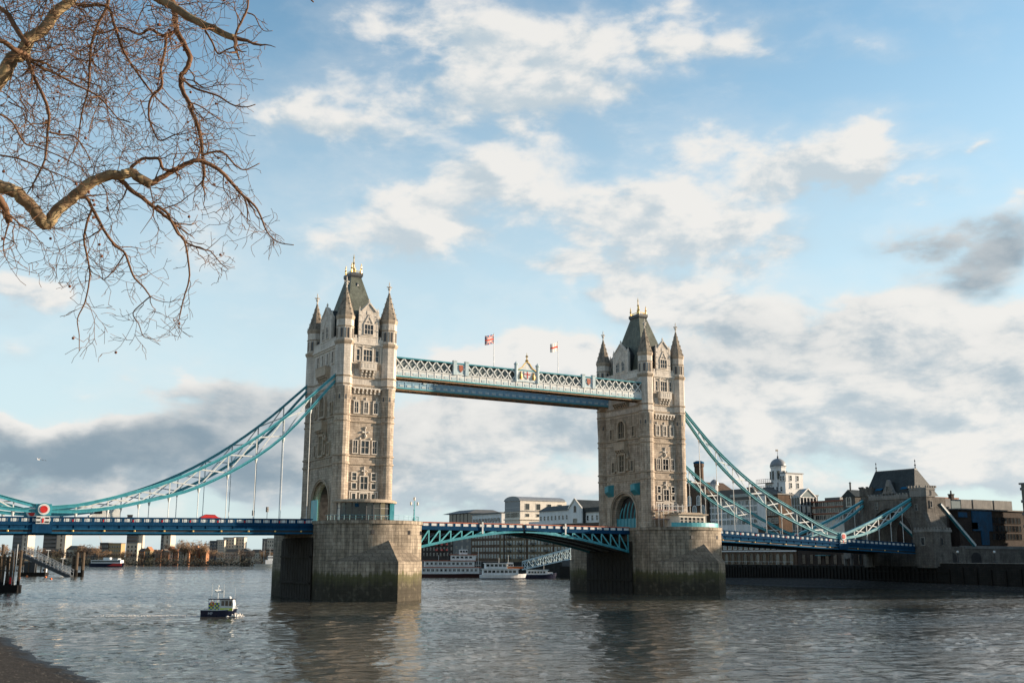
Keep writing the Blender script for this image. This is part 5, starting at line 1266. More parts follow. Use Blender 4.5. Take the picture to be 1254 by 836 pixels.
# grey work vessel beside the left pier, far clipper, little boats and buoys at the left
greyhull = plain('grey_hull', (.22,.26,.27), .5, var=.2, scale=.4)
c, L, rz = heading(311, 341, 694)
gv = thing('work_vessel', 'grey work vessel with tall mast half hidden behind the nearer pier', 'boat', (c.x, c.y, 0), rz)
mb = MB(); hull(mb, L, 6, 2.6, bowrise=1.0, draft=.5, stern=.9); mb.build('hull', greyhull, gv, local=True)
bx_part('superstructure', gv, hullw, -.05*L, .35*L, -2.2, 2.2, 2.6, 6.0); bx_part('bridge_house', gv, hullw, .05*L, .28*L, -1.8, 1.8, 6.0, 9.5)
for k in range(4): window(gv, (.07*L+k*1.1, -1.8, 7.4), 0, .8, 1.1, 0, 0, fr=.08, dep=.06, fm=hullw, sill=False)
mb = MB(); mb.tube([(.12*L, 0, 9), (.12*L, 0, 17)], [.3, .12], 6); mb.beam((.12*L-1.5, 0, 13), (.12*L+1.5, 0, 13), .15, .15); mb.tube([(-.12*L, .5, 2.6), (-.12*L, .5, 22)], [.2, .1], 6); mb.build('mast', greyhull, gv, local=True)
bx_part('deck_crate', gv, darksteel, -.42*L, -.25*L, -1.8, 1.8, 2.4, 4.6)
c, L, rz = heading(111, 153, 691.0); c = U(132, 690, d=880); c.z = 0; L = 42*880/FPX; rz = -YAW-.05
cl = thing('river_bus', 'long low white and red river bus far off against the distant bank', 'boat', (c.x, c.y, 0), rz)
mb = MB(); hull(mb, L, 8, 3.0, bowrise=.4, draft=.4); mb.build('hull', navy, cl, local=True)
bx_part('cabin', cl, hullw, -.46*L, .42*L, -3.2, 3.2, 3.0, 5.6); bx_part('red_stripe', cl, red, .0, .46*L, -3.5, -3.3, .9, 2.9); bx_part('window_band', cl, glass, -.44*L, .40*L, -3.26, -3.2, 3.9, 5.0)
bx_part('bridge_house', cl, hullw, -.12*L, .08*L, -2, 2, 5.6, 7.6); bx_part('aft_canopy', cl, hullw, .16*L, .34*L, -3, 3, 6.2, 6.8)
for x in (.18, .32): bx_part('canopy_post', cl, hullw, x*L-.15, x*L+.15, -2.6, -2.3, 5.6, 6.2)
for px, py, lb in ((23.5, 708, 'leftmost'), (33, 706, 'second from left'), (56, 707, 'third from left'), (62.5, 709, 'rightmost of the four near'), (176, 691.5, 'lone far-off')):
    p = U(px, py, z=0); s_ = (p-CV).length*1.5/FPX
    bo = thing('mooring_buoy', f'small orange mooring buoy floating at left, {lb}' if 'lone' not in lb else 'lone orange buoy far off against the distant shore', 'buoy', (p.x, p.y, 0), 0, 'orange buoys')
    mb = MB(); mb.ball((0, 0, s_*.35), s_*.85, 10); mb.build('float', orange, bo, local=True, smooth=True); mb = MB(); mb.lathe(0, 0, 6, [(s_*.15, s_*1.1), (s_*.15, s_*1.35)]); mb.build('ring', steel, bo, local=True)
# mooring piles
def pile_cluster(px0, px1, py_base, py_top, n, label, frame=True, base_h=3.2, lean=.05):
    a = U(px0, py_base, z=0); b = U(px1, py_base, z=0); w = (b-a); L = w.length; rz = math.atan2(w.y, w.x); d = (a-CV).length
    H = (py_base-py_top)/FPX*d; root = thing('mooring_dolphin', label, 'mooring piles', ((a.x+b.x)/2, (a.y+b.y)/2, 0), rz, 'timber mooring piles'); rng = random.Random(n)
    mb = MB(); mb.box(-L*.52, L*.56, -L*.22, L*.3, -2, base_h*.55); mb.build('pile_cap', wet_timber, root, local=True)
    for k in range(n):
        x = -L*.46+L*.9*(k+rng.uniform(-.2, .2))/(max(1, n-1)); y = rng.uniform(-.24, .28)*L; h = H*rng.uniform(.72, 1.0); r = L*.066 if n > 4 else L*.19
        dx1, dy1 = rng.uniform(-lean, lean)*h, rng.uniform(-lean, lean)*h
        mb = MB(); mb.tube([(x, y, -2), (x+dx1*.5, y+dy1*.5, h*.35), (x+dx1, y+dy1, h)], [r, r*.97, r*.88], 8, 0)
        mb.tube([(x, y, -1.9), (x+dx1*.38, y+dy1*.38, h*.27)], [r*1.04, r*1.04], 8, 1)
        mb.build('pile', [timber, wet_timber], root, local=True)
    if frame:
        mb = MB()
        for z in (.45, .72): mb.beam((-L*.5, -L*.12, H*z), (L*.5, -L*.08, H*z), .18, .3)
        mb.beam((-L*.4, -L*.13, H*.45), (L*.4, -L*.1, H*.72), .14, .2); mb.build('cross_brace', timber if frame == 'w' else wet_timber, root, local=True)
    return root, L, H
rt, L, H = pile_cluster(-9, 21, 725, 674, 10, 'big cluster of leaning timber mooring piles at the left edge', 'w')
mb = MB(); mb.tube([(L*.42, -L*.2, 0), (L*.42, -L*.2, H*1.0)], .10, 6); mb.tube([(L*.30, -L*.2, 0), (L*.32, -L*.2, H*.9)], .07, 6); mb.build('steel_pole', white, rt, local=True)
mb = MB(); mb.box(L*.22, L*.29, -L*.27, -L*.25, H*.18, H*.32); mb.build('warning_board', red, rt, local=True)
pile_cluster(88.5, 100, 705.5, 678, 3, 'lone group of three thick dark mooring piles right of the gangway', 'd', lean=.02)
# pontoon with gangway, huts and a small boat
a = U(26, 705, z=0); b = U(57, 705, z=0); rz = math.atan2((b-a).y, (b-a).x); L = (b-a).length
po = thing('mooring_pontoon', 'dark cluttered mooring pontoon with posts behind the left pile cluster', 'pontoon', tuple((a+b)/2), rz)
bx_part('float', po, wet_timber, -L/2, L/2, -3, 3, -.4, 1.6); bx_part('shed', po, darksteel, -L*.38, L*.05, -2, 2, 1.6, 6.0); bx_part('shed_roof', po, greyhull, -L*.42, L*.08, -2.3, 2.3, 6.0, 6.3)
for x, h in ((-.42, 12), (-.2, 9), (.1, 13), (.3, 8), (.46, 7)): mb = MB(); mb.tube([(x*L, -2.5, 0), (x*L+.2, -2.5, h)], [.28, .24], 6); mb.build('post', timber, po, local=True)
p0 = U(30, 675, d=455); p1 = U(88, 703, d=448)
gw_ = thing('pontoon_gangway', 'white railed gangway sloping down to the right from the pontoon', 'gangway', tuple(p0))
side = (p1-p0).cross(Vector((0, 0, 1))).normalized()
mb = MB(); mb.beam(p0-Vector((0, 0, 1.6)), p1-Vector((0, 0, 1.2)), 2.2, 1.5); mb.build('walkway_floor', darksteel, gw_)
for sg in (-1.1, 1.1):
    mb = MB(); o_ = side*sg
    for z in (1.0, 2.2): mb.beam(p0+o_+Vector((0, 0, z)), p1+o_+Vector((0, 0, z-.3)), .14, .18)
    for k in range(13): q = p0.lerp(p1, k/12)+o_; mb.beam(q-Vector((0, 0, .9)), q+Vector((0, 0, 2.2)), .12, .14); 
    for k in range(12): mb.beam(p0.lerp(p1, k/12)+o_, p0.lerp(p1, (k+1)/12)+o_+Vector((0, 0, 2.1)), .1, .12)
    mb.build('railing', steel, gw_)
for px, py, h, lb in ((58, 674, 0, 'nearer the pontoon'), (76, 684, 0, 'near its lower end')):
    p = U(px, py+14, d=450); r_ = thing('lamp_post', f'thin lamp post by the pontoon gangway, {lb}', 'lamp post', tuple(p)); hh = 14/FPX*450
    mb = MB(); mb.tube([(0, 0, 0), (0, 0, hh)], .11, 6); mb.build('post', steel, r_, local=True); mb = MB(); mb.box(-.9, .9, -.2, .2, hh, hh+.25); mb.build('lamp_head', white, r_, local=True)
c, L, rz = heading(48, 57, 704)
sb_ = thing('motor_boat', 'tiny white cabin boat moored at the right end of the pontoon', 'boat', (c.x, c.y-4, 0), rz)
mb = MB(); hull(mb, L*1.3, 1.8, .9, draft=.3); mb.build('hull', navy, sb_, local=True); bx_part('cabin', sb_, hullw, -.3*L, .3*L, -.8, .8, .9, 3.2); bx_part('cabin_window', sb_, glass, -.2*L, .22*L, -.84, -.8, 2.0, 2.8)

# two gulls over the river
gm = plain('gull_white', (.62,.62,.62), .8, var=.2)
for px, py, d_, a in ((47, 563, 150, .3), (52.5, 563.5, 152, -.5)):
    p = U(px, py, d=d_); mb = MB()
    mb.loft([[(-.2, 0, 0), (-.2, .001, .001), (-.2, 0, .002)], [(-.08, -.05, 0), (-.08, .05, 0), (-.08, 0, .07)], [(.1, -.05, 0), (.1, .05, 0), (.1, 0, .08)], [(.22, -.01, .02), (.22, .01, .02), (.22, 0, .04)]])
    for s_ in (-1, 1): mb.loft([[(.1, s_*.04, .05), (-.06, s_*.04, .05)], [(.12, s_*.3, .2+a*.2), (-.04, s_*.3, .2+a*.2)], [(.0, s_*.62, .1+a*.3), (-.05, s_*.62, .1+a*.3)]], closed=False)
    o = mb.build('gull', gm, pivot=None); o.location = p; o.rotation_euler = (0, 0, a*2)
    tag(o, 'white gull in flight above the left end of the bridge', 'bird', 'pair of gulls')
# ------------------------------------------------------------------ buildings on the south bank
GZ = 6.4
class Bld:
    """a block with its long side to the river (-x) and its near end facing up the river (-y)"""
    def __init__(s, name, label, xf, y0, y1, depth, z1, wall, z0=GZ, roof=None, group=None, cat='building'):
        s.xf, s.y0, s.y1, s.d, s.z0, s.z1 = xf, y0, y1, depth, z0, z1
        s.root = thing(name, label, cat, (xf, y0, z0), 0, group)
        mb = MB(); mb.box(xf, xf+depth, y0, y1, z0-3, z1); mb.build('wall', wall, s.root)
        if roof:
            mb = MB(); mb.box(xf-.3, xf+depth+.3, y0-.3, y1+.3, z1, z1+.45); mb.build('roof', roof, s.root)
    def front(s, zs, n, w, h, nm=0, nt=1, ya=None, yb=None, **k):
        ya = s.y0+1 if ya is None else ya; yb = s.y1-1 if yb is None else yb
        for z in zs:
            for i in range(n):
                y = ya+(yb-ya)*(i+.5)/n; window(s.root, (0, y-s.y0, z-s.z0), R(-90), w, h, nm, nt, **k)
    def end(s, zs, n, w, h, nm=0, nt=1, xa=None, xb=None, **k):
        xa = s.xf+1 if xa is None else xa; xb = s.xf+s.d-1 if xb is None else xb
        for z in zs:
            for i in range(n):
                x = xa+(xb-xa)*(i+.5)/n; window(s.root, (x-s.xf, 0, z-s.z0), 0, w, h, nm, nt, **k)
    def part(s, name, mat, *b, parent=None): mb = MB(); mb.box(*b); return mb.build(name, mat, parent or s.root)
    def balc(s, zs, ys, w=2.2, mat=None):
        for z in zs:
            for y in ys:
                mb = MB(); mb.box(s.xf-1.2, s.xf, y-w/2, y+w/2, z-.15, z); mb.box(s.xf-1.2, s.xf-1.12, y-w/2, y+w/2, z, z+1.0); mb.build('balcony', mat or black, s.root)
def yat(px, x): return U(px, 660, x=x).y
def zat(px, py, x): return U(px, py, x=x).z
WK = dict(fr=.10, dep=.05, gm=glass_w, sill=False)
# --- seen under and over the lifting span, from left (far) to right (near)
x = 188; b1 = Bld('dark_brick_block', 'sooty brick block with red balconies beside the right edge of the nearer pier', x, yat(556, x), yat(505, x), 30, zat(530, 642, x), dkbrick, roof=roof_grey)
zs = [9.5, 13, 16.5, 20]; b1.front(zs, 12, 1.5, 1.9, **WK); b1.balc(zs[1:], [b1.y0+(b1.y1-b1.y0)*t for t in (.12, .24, .36)], 3, red)
x = 184; b2 = Bld('glass_topped_building', 'pale grey building with dark glass penthouse under a flat overhanging roof', x, yat(577, x), yat(555, x), 34, zat(565, 641, x), concrete)
zt = zat(565, 628.5, x); b2.part('penthouse', glass, x+1, x+22, b2.y0+2, b2.y1+8, b2.z1, zt); 
mb = MB(); mb.loft([[(x-2, b2.y0+1, zt), (x+24, b2.y0+1, zt), (x+24, b2.y1+12, zt), (x-2, b2.y1+12, zt)], [(x+6, b2.y0+5, zt+2.4), (x+18, b2.y0+5, zt+2.4), (x+18, b2.y1+4, zt+2.4), (x+6, b2.y1+4, zt+2.4)]]); mb.build('overhanging_roof', roof_grey, b2.root)
b2.front([10, 14, 18], 3, 1.6, 1.6, **WK)
for k in range(6): yy = b2.y0+2+k*(b2.y1-b2.y0+6)/6; b2.part('penthouse_mullion', lead, x+.8, x+1, yy-.12, yy+.12, b2.z1, zt)
x = 176; b3 = Bld('brick_warehouse', 'brown brick warehouse with four rows of pale windows and a white attic storey', x, yat(613, x), yat(577, x), 26, zat(600, 641, x), brick)
zt = zat(613, 627, x); b3.part('attic', render_w, x+.6, x+24, b3.y0, b3.y1, b3.z1, zt-.4); b3.part('roof', roof_grey, x-.4, x+25, b3.y0-.3, b3.y1+.4, zt-.4, zt+.2)
b3.front([8.2, 12.0, 15.8, 19.6], 10, 1.7, 2.0, 1, 1, fr=.16, dep=.05, gm=glass_l, fm=offwhite, sill=False); b3.front([b3.z1+1.2], 9, 1.8, 2.0, 0, 0, fr=.12, dep=.08, fm=render_w)
x = 168; y0_ = yat(637, x); b4 = Bld('cream_building', 'large cream rooftop block with curved grey gable, highest roof between the towers', x, y0_, yat(618, x), max(20, U(694, 640, y=y0_).x-x), zat(637, 612.5, x), offwhite, roof=None)
zt = b4.z1; ym = (b4.y0+b4.y1)/2
mb = MB(); mb.extr([(b4.y0-.3, zt), (b4.y1+.3, zt)]+[(ym+(b4.y1-b4.y0+.6)/2*math.cos(math.pi*k/10), zt+2.6*math.sin(math.pi*k/10)) for k in range(1, 10)], 'x', x-.5, x+b4.d*.97); mb.build('curved_roof', copper, b4.root)
zb_ = zat(637, 640, x); b4.front([zt-3.6], 7, 1.8, 1.9, 0, 0, fr=.1, dep=.1, fm=render_w, gm=glass_l); b4.front([zt-8.8], 7, 2.0, 2.4, 0, 1, fr=.12, dep=.12, gm=glass_w)
b4.part('front_shade_sheet', copper, x-.12, x, b4.y0+.2, b4.y1-.2, zt-5.4, zt-.2)  # grey sheet painting the river front's shade on the cream wall
b4.part('string_band', copper, x-.4, x+b4.d, b4.y0-.4, b4.y1+.2, zt-5.7, zt-5.3); b4.part('string_band', offwhite, x-.7, x+b4.d, b4.y0-.7, b4.y1+.2, zt-10.2, zt-9.6)
b4.end([zt-4.8], 4, 2.6, 3.2, 0, 0, fr=.14, dep=.12, fm=offwhite); b4.end([zt-8.6], 4, 2.4, 1.6, 0, 0, fr=.12, dep=.12, fm=offwhite)
b4.part('plant_room', terracotta, x+b4.d*.72, x+b4.d*.8, b4.y0+2, b4.y0+6, zt, zt+1.2)
x = 160; y0_ = yat(701, x); b5 = Bld('stock_brick_warehouse', 'long yellow brick warehouse with many small windows under the lifting span', x, y0_, yat(612, x), 24, zat(660, 641, x), ybrick)
H5 = b5.z1; zs = [8.0, 11.6, 15.2, 18.8]
b5.front(zs, 22, 1.5, 1.9, 0, 1, fr=.2, dep=.05, gm=glass_l, fm=offwhite, sill=False); nb = [b5.y0+(b5.y1-b5.y0)*t for t in (.15, .33, .51, .69, .85)]
b5.balc(zs, nb, 2.6)
for t in (.24, .6, .93): yy = b5.y0+(b5.y1-b5.y0)*t; b5.part('pilaster', brick, x-.35, x, yy-.5, yy+.5, GZ, H5)
za = zat(680, 624.5, x); ya, yb = yat(697, x), yat(656, x)
b5.part('attic', render_w, x+2.2, x+20, ya, yb, H5, za); mb = MB(); mb.loft([[(x+1.4, ya-.4, za), (x+21, ya-.4, za), (x+21, yb+.4, za), (x+1.4, yb+.4, za)], [(x+6, ya+1, za+2.6), (x+16, ya+1, za+2.6), (x+16, yb-1, za+2.6), (x+6, yb-1, za+2.6)]]); mb.build('roof', abroof, b5.root)
for i in range(9): yy = ya+(yb-ya)*(i+.5)/9; window(b5.root, (2.2, yy-b5.y0, H5+1.7-GZ), R(-90), 1.4, 2.0, 0, 1, fr=.14, dep=.14, fm=render_w)
b5.part('terrace_parapet', render_w, x-.5, x-.2, b5.y0, yb+6, H5-.6, H5+1.1)
x = 152; b6 = Bld('gabled_warehouse', 'pedimented warehouse end with white gable close to the left of the farther tower', x, yat(742, x), yat(697, x), 22, zat(715, 640, x), brick)
ya, yb = yat(713, x), yat(697, x); ym = (ya+yb)/2; zg = zat(705, 611, x); zs_ = zat(705, 622, x)
mb = MB(); mb.extr([(ya, b6.z1), (ya, zs_), (ym, zg), (yb, zs_), (yb, b6.z1)], 'x', x-.2, x+.5); mb.build('gable', render_w, b6.root); mb = MB(); mb.extr([(ya-.2, b6.z1), (ya-.2, zs_-.1), (ym, zg-.15), (yb+.2, zs_-.1), (yb+.2, b6.z1)], 'x', x+.52, x+15); mb.build('gable_roof', abroof, b6.root)
for sg, ye in ((1, ya), (1, yb)): mb = MB(); mb.beam((x-.4, ye, zs_), (x-.4, ym, zg+.3), .5, .6); mb.build('gable_coping', offwhite, b6.root)
window(b6.root, (-.2, ym-b6.y0, zs_-1.6-GZ), R(-90), 1.4, 2.6, 1, 1, arch=True, fr=.25, dep=.15, fm=brick); window(b6.root, (-.2, ym-b6.y0, b6.z1+.2-GZ), R(-90), 3.2, 2.0, 2, 0, fr=.2, dep=.15, fm=offwhite)
zz = zat(725, 626, x); b6.part('attic', render_w, x+2, x+18, b6.y0, ya, b6.z1, zz); b6.part('attic_roof', abroof, x+1, x+19, b6.y0-.4, ya, zz, zz+2.0); b6.part('scaffold_deck', darksteel, x-1.2, x, b6.y0, yb, b6.z1-1.2, b6.z1-.9)
for i in range(5): yy = b6.y0+(ya-b6.y0)*(i+.5)/5; window(b6.root, (2, yy-b6.y0, b6.z1+1.2-GZ), R(-90), 1.5, 2.2, 0, 1, fr=.14, dep=.14, fm=render_w)
b6.front([9, 13, 17], 8, 1.3, 1.9, 0, 1, ya=b6.y0+1, yb=b6.y1-1, fr=.14, dep=.14, gm=glass_w)
# --- right of the farther tower
x = 150; b7 = Bld('gabled_brewhouse', 'brown brick gabled brewhouse with tall arched white windows right of the farther tower', x, yat(868, x), yat(832, x), 18, zat(850, 606, x), brick)
ym = yat(848, x); mb = MB(); mb.extr([(b7.y0-.3, b7.z1), (ym, zat(848, 589, x)), (b7.y1, b7.z1)], 'x', x-.1, x+17); mb.build('gable_roof', brick, b7.root)
mb = MB(); mb.beam((x-.2, b7.y0-.4, b7.z1), (x-.2, ym, zat(848, 589, x)+.2), .5, .5); mb.beam((x-.2, b7.y1+.4, b7.z1), (x-.2, ym, zat(848, 589, x)+.2), .5, .5); mb.build('gable_coping', roof_brown, b7.root)
for px in (841, 852, 862): window(b7.root, (0, yat(px, x)-b7.y0, zat(850, 640, x)-GZ), R(-90), 1.9, 6.6, 1, 3, arch=True, fr=.3, dep=.2, fm=render_w, gm=glass_l)
for px in (846, 857): window(b7.root, (0, yat(px, x)-b7.y0, zat(850, 618, x)-GZ), R(-90), 1.6, 3.4, 1, 1, arch=True, fr=.3, dep=.2, fm=render_w, gm=glass_l)
x = 158; p_ = U(850, 606, x=x); zt = zat(850, 564, x)
chm = thing('brick_chimney', 'tall round brick chimney with blue cap rising behind the brewhouse', 'chimney', (x+3, p_.y, 20))
mb = MB(); mb.lathe(0, 0, 14, [(2.0, -10), (1.85, zt-22.5), (2.1, zt-22.2), (2.1, zt-21)]); mb.build('stack', brick, chm, local=True); mb = MB(); mb.lathe(0, 0, 14, [(2.25, zt-21), (2.25, zt-20.4), (1.2, zt-19.9), (.1, zt-19.8)]); mb.build('cap', midblue, chm, local=True)
x = 151; b8 = Bld('glazed_quay_building', 'white framed glazed building under a brown roof behind the right chains', x, yat(929, x), yat(868, x), 22, zat(900, 612, x), render_w)
L8 = b8.y1-b8.y0
zs = [zat(900, q, x) for q in (642, 634, 626.5, 619)]
for z in zs:
    for i in range(13):
        yy = b8.y0+L8*(i+.5)/13; window(b8.root, (0, yy-b8.y0, z-GZ), R(-90), L8/13-.5, 1.75, 1, 0, fr=.08, dep=.12, fm=render_w, gm=glass_l if (i*7+int(z))%3 else glass_w, sill=False)
mb = MB(); z1 = b8.z1; zr_ = zat(890, 598.5, x); mb.loft([[(x-.6, b8.y0-.5, z1), (x+22, b8.y0-.5, z1), (x+22, b8.y1+.5, z1), (x-.6, b8.y1+.5, z1)], [(x+4, b8.y0+6, zr_), (x+18, b8.y0+6, zr_), (x+18, b8.y1-3, zr_), (x+4, b8.y1-3, zr_)]]); rf = mb.build('roof', roof_brown, b8.root)
b8.part('glazed_attic', glass_l, x+.5, x+6, b8.y0+2, b8.y0+L8*.55, z1, z1+2.2); b8.part('orange_roof_light', terracotta, x+8, x+12, b8.y0+10, b8.y0+14, zr_-1, zr_+.8)
p_ = U(875, 600, x=x+6); zc = zat(875, 598, x+6)
mb = MB(); mb.lathe(x+6, p_.y, 8, [(1.5, zr_-2), (1.5, zc+1.2), (1.9, zc+1.3), (1.9, zc+1.6)]); mb.build('cupola', render_w, b8.root); mb = MB(); mb.lathe(x+6, p_.y, 10, [(1.75, zc+1.6), (1.5, zc+2.7), (.8, zc+3.4), (.1, zc+3.7), (.06, zc+4.6)]); mb.build('cupola_dome', copper, b8.root)
x = 149; b9 = Bld('white_panel_warehouse', 'plain brick warehouse with blank white wall panel left of the domed tower', x, yat(955, x), yat(929, x), 20, zat(940, 606, x), brick, roof=roof_grey)
b9.part('white_panel', render_w, x-.15, x, yat(940, x), yat(929.5, x), zat(935, 645, x), zat(935, 601, x)); mb = MB(); mb.extr([(b9.y0, b9.z1), (yat(938, x), zat(938, 596, x)), (b9.y1, b9.z1)], 'x', x-.1, x+18); mb.build('roof_gable', roof_grey, b9.root)
b9.front([zat(950, q, x) for q in (640, 630, 620)], 3, 1.2, 1.8, 0, 1, ya=b9.y0, yb=yat(941, x), fr=.12, dep=.12, gm=glass_w)
# white domed tower
x = 153; y0_ = yat(965, x); b10 = Bld('domed_white_tower', 'white rendered tower with grey dome, highest building on the right bank', x, y0_, yat(940, x), max(7, U(984, 600, y=y0_).x-x), zat(955, 590, x), render_w)
zt = b10.z1; D10 = b10.d; 
z2 = zat(968, 578.5, x); ym = yat(958, x); b10.part('upper_block', render_w, x+.3, x+D10, b10.y0, ym, zt, z2); b10.part('upper_cornice', copper, x+.1, x+D10+.3, b10.y0-.3, ym+.2, z2, z2+.35)
cx = x+D10*.30; cy = yat(957, cx); rr = (yat(948, x)-yat(967, x))/2*.74; zd = zat(957, 571.5, x)
mb = MB(); mb.lathe(cx, cy, 8, [(rr, zt-1), (rr, zd), (rr*1.1, zd+.15), (rr*1.1, zd+.5)]); mb.build('drum', render_w, b10.root)
zp = zat(957, 559.5, x); mb = MB(); mb.lathe(cx, cy, 16, [(rr*1.06*math.cos(a), zd+.5+(zp-zd-.5)*math.sin(a)) for a in [math.pi/2*k/7 for k in range(8)]]); mb.build('dome', copper, b10.root, smooth=True)
zf = zat(957, 549, x); mb = MB(); mb.lathe(cx, cy, 6, [(.35, zp-.1), (.28, zp+.8), (.08, zp+1.0), (.06, zf)]); mb.box(cx-.9, cx+.3, cy-.06, cy+.06, zf-.5, zf+.2); mb.build('weathervane', lead, b10.root)
for k in range(8): a = math.pi/4*k; mb = MB(); c_, s_ = math.cos(a), math.sin(a); mb.box(cx+c_*rr*.93-.35, cx+c_*rr*.93+.35, cy+s_*rr*.93-.35, cy+s_*rr*.93+.35, zt+1.2, zd-1.2); mb.build('drum_window', glass, b10.root)
for z in (zt+.1, zat(950, 598, x)):
    yb = b10.y1+3.5; ya = cy; mb = MB(); mb.box(x-1.2, x, ya, yb, z-.2, z)
    for k in range(9): yy = ya+(yb-ya)*k/8; mb.box(x-1.2, x-1.12, yy-.05, yy+.05, z, z+1.3)
    mb.box(x-1.22, x-1.1, ya, yb, z+1.25, z+1.35); mb.box(x-1.22, x-1.1, ya, yb, z+.6, z+.68); mb.build('iron_balcony', lead, b10.root)
b10.front([zat(960, 588, x)], 2, .9, 1.7, 0, 1, ya=b10.y0, yb=ym, fr=.14, dep=.12, fm=render_w); b10.front([zat(960, q, x) for q in (601, 612, 622)], 4, 1.0, 1.7, 0, 1, fr=.14, dep=.12, fm=render_w)
b10.end([zat(960, 588, x), zat(960, 597, x), zat(960, 609, x)], 2, 1.0, 1.8, 0, 1, fr=.16, dep=.12, fm=render_w)
b10.part('drain_pipe', lead, x-.2, x, yat(956, x)-.12, yat(956, x)+.12, GZ, zt)
# glass gabled building
x = 150; y0_ = yat(982, x); b11 = Bld('glass_gabled_building', 'green glass building with pitched glazed gable right of the domed tower', x, y0_, yat(972, x), max(8, U(999, 620, y=y0_).x-x), zat(980, 608, x), glass)
D11 = b11.d; xm = x+D11/2; zg = zat(985, 597, x)
mb = MB(); mb.extr([(x, b11.z1), (xm, zg), (x+D11, b11.z1)], 'y', b11.y0, b11.y1); mb.build('glass_gable', glass_l, b11.root)
for k in range(6): xx = x+D11*k/5; b11.part('mullion', steel, xx-.12, xx+.12, b11.y0-.15, b11.y0, GZ, b11.z1)
for k in range(4): yy = b11.y0+(b11.y1-b11.y0)*k/3; b11.part('mullion', steel, x-.15, x, yy-.1, yy+.1, GZ, b11.z1)
for k in range(7): zz = b11.z1-k*2.9; b11.part('transom', steel, x-.12, x+D11+.1, b11.y0-.12, b11.y0-.002, zz-.2, zz); b11.part('transom', steel, x-.14, x-.002, b11.y0, b11.y1, zz-.2, zz)
for (p, q) in (((x, b11.z1), (xm, zg)), ((x+D11, b11.z1), (xm, zg))): mb = MB(); mb.beam((p[0], b11.y0-.1, p[1]), (q[0], b11.y0-.1, q[1]), .4, .35); mb.build('gable_rafter', steel, b11.root)
for k in range(3): b11.part('warm_blind', offwhite, x+1+k*D11/3.4, x+2.4+k*D11/3.4, b11.y0-.05, b11.y0-.01, b11.z1-5.4, b11.z1-3.2)
# terracotta banded building and dark gabled house
x = 156; b12 = Bld('banded_building', 'low building with terracotta and cream bands behind the short chains', x, yat(1046, x), yat(998, x), 20, zat(1010, 614, x), offwhite)
for q in (613.4, 620.5, 628.5): zz = zat(1010, q, x); b12.part('terracotta_band', terracotta, x-.5, x+20.4, b12.y0-.5, b12.y1+.4, zz-.3, zz+.2)
b12.front([zat(1010, q, x) for q in (619.6, 627.5, 636)], 9, 1.8, 1.5, 1, 0, fr=.1, dep=.1, fm=offwhite, gm=glass_w)
b12.part('roof_box', roof_grey, x+4, x+16, b12.y0+9, b12.y0+16, b12.z1, b12.z1+1.6)
x = 146; b13 = Bld('dark_gabled_house', 'dark stone gabled house pressed against the left turret of the gatehouse', x, yat(1050, x), yat(1035, x), 12, zat(1040, 608, x), grey_stone)
ym = (b13.y0+b13.y1)/2; mb = MB(); mb.extr([(b13.y0-.5, b13.z1), (ym, zat(1042, 599, x)), (b13.y1+.5, b13.z1)], 'x', x-.3, x+12); mb.build('roof', abroof, b13.root); window(b13.root, (0, ym-b13.y0, b13.z1-3-GZ), R(-90), 1.6, 3, 1, 1, arch=True, fr=.3, dep=.2, fm=offwhite); mb = MB(); mb.lathe(x+1, ym, 6, [(.3, b13.z1+2), (.3, b13.z1+4.4), (.5, b13.z1+4.5), (.02, b13.z1+5)]); mb.build('bellcote', grey_pale, b13.root)
# low arcaded wharf below the right hand deck
x = 144; b14 = Bld('arcaded_wharf', 'low brick wharf with row of arched openings under the right hand deck', x, yat(975, x), yat(876, x), 5, zat(920, 652, x), brick)
L14 = b14.y1-b14.y0; b14.front([zat(920, 672, x)], 14, 1.5, 2.0, 1, 0, fr=.15, dep=.15, fm=offwhite, gm=glass_l); b14.front([zat(920, 690, x)], 12, 1.8, 3.6, 0, 1, arch=True, fr=.25, dep=.2, fm=ybrick, gm=glass_w)
b14.part('white_string', render_w, x-.4, x, b14.y0, b14.y1, zat(920, 674.5, x)-.2, zat(920, 674.5, x)+.25); b14.part('quay_rail', steel, x-2.4, x-2.3, b14.y0, b14.y1, GZ+1.0, GZ+1.1)
for k in range(12): yy = b14.y0+L14*k/11; b14.part('rail_post', steel, x-2.4, x-2.3, yy-.05, yy+.05, GZ, GZ+1.0)
x = 141; b15 = Bld('dark_wharf_shed', 'dark brick wharf shed with teal awning under the deck near the gatehouse', x, yat(1060, x), yat(976, x), 4.5, zat(1010, 660, x), dkbrick)
b15.part('awning', plain('teal_awning', (.05,.17,.20), .7), x-2.2, x, yat(1016, x), yat(1003, x), zat(1010, 679, x)-.3, zat(1010, 679, x)); b15.front([zat(1010, 690, x)], 8, 1.6, 3.0, 0, 1, fr=.15, dep=.15, fm=dkbrick)
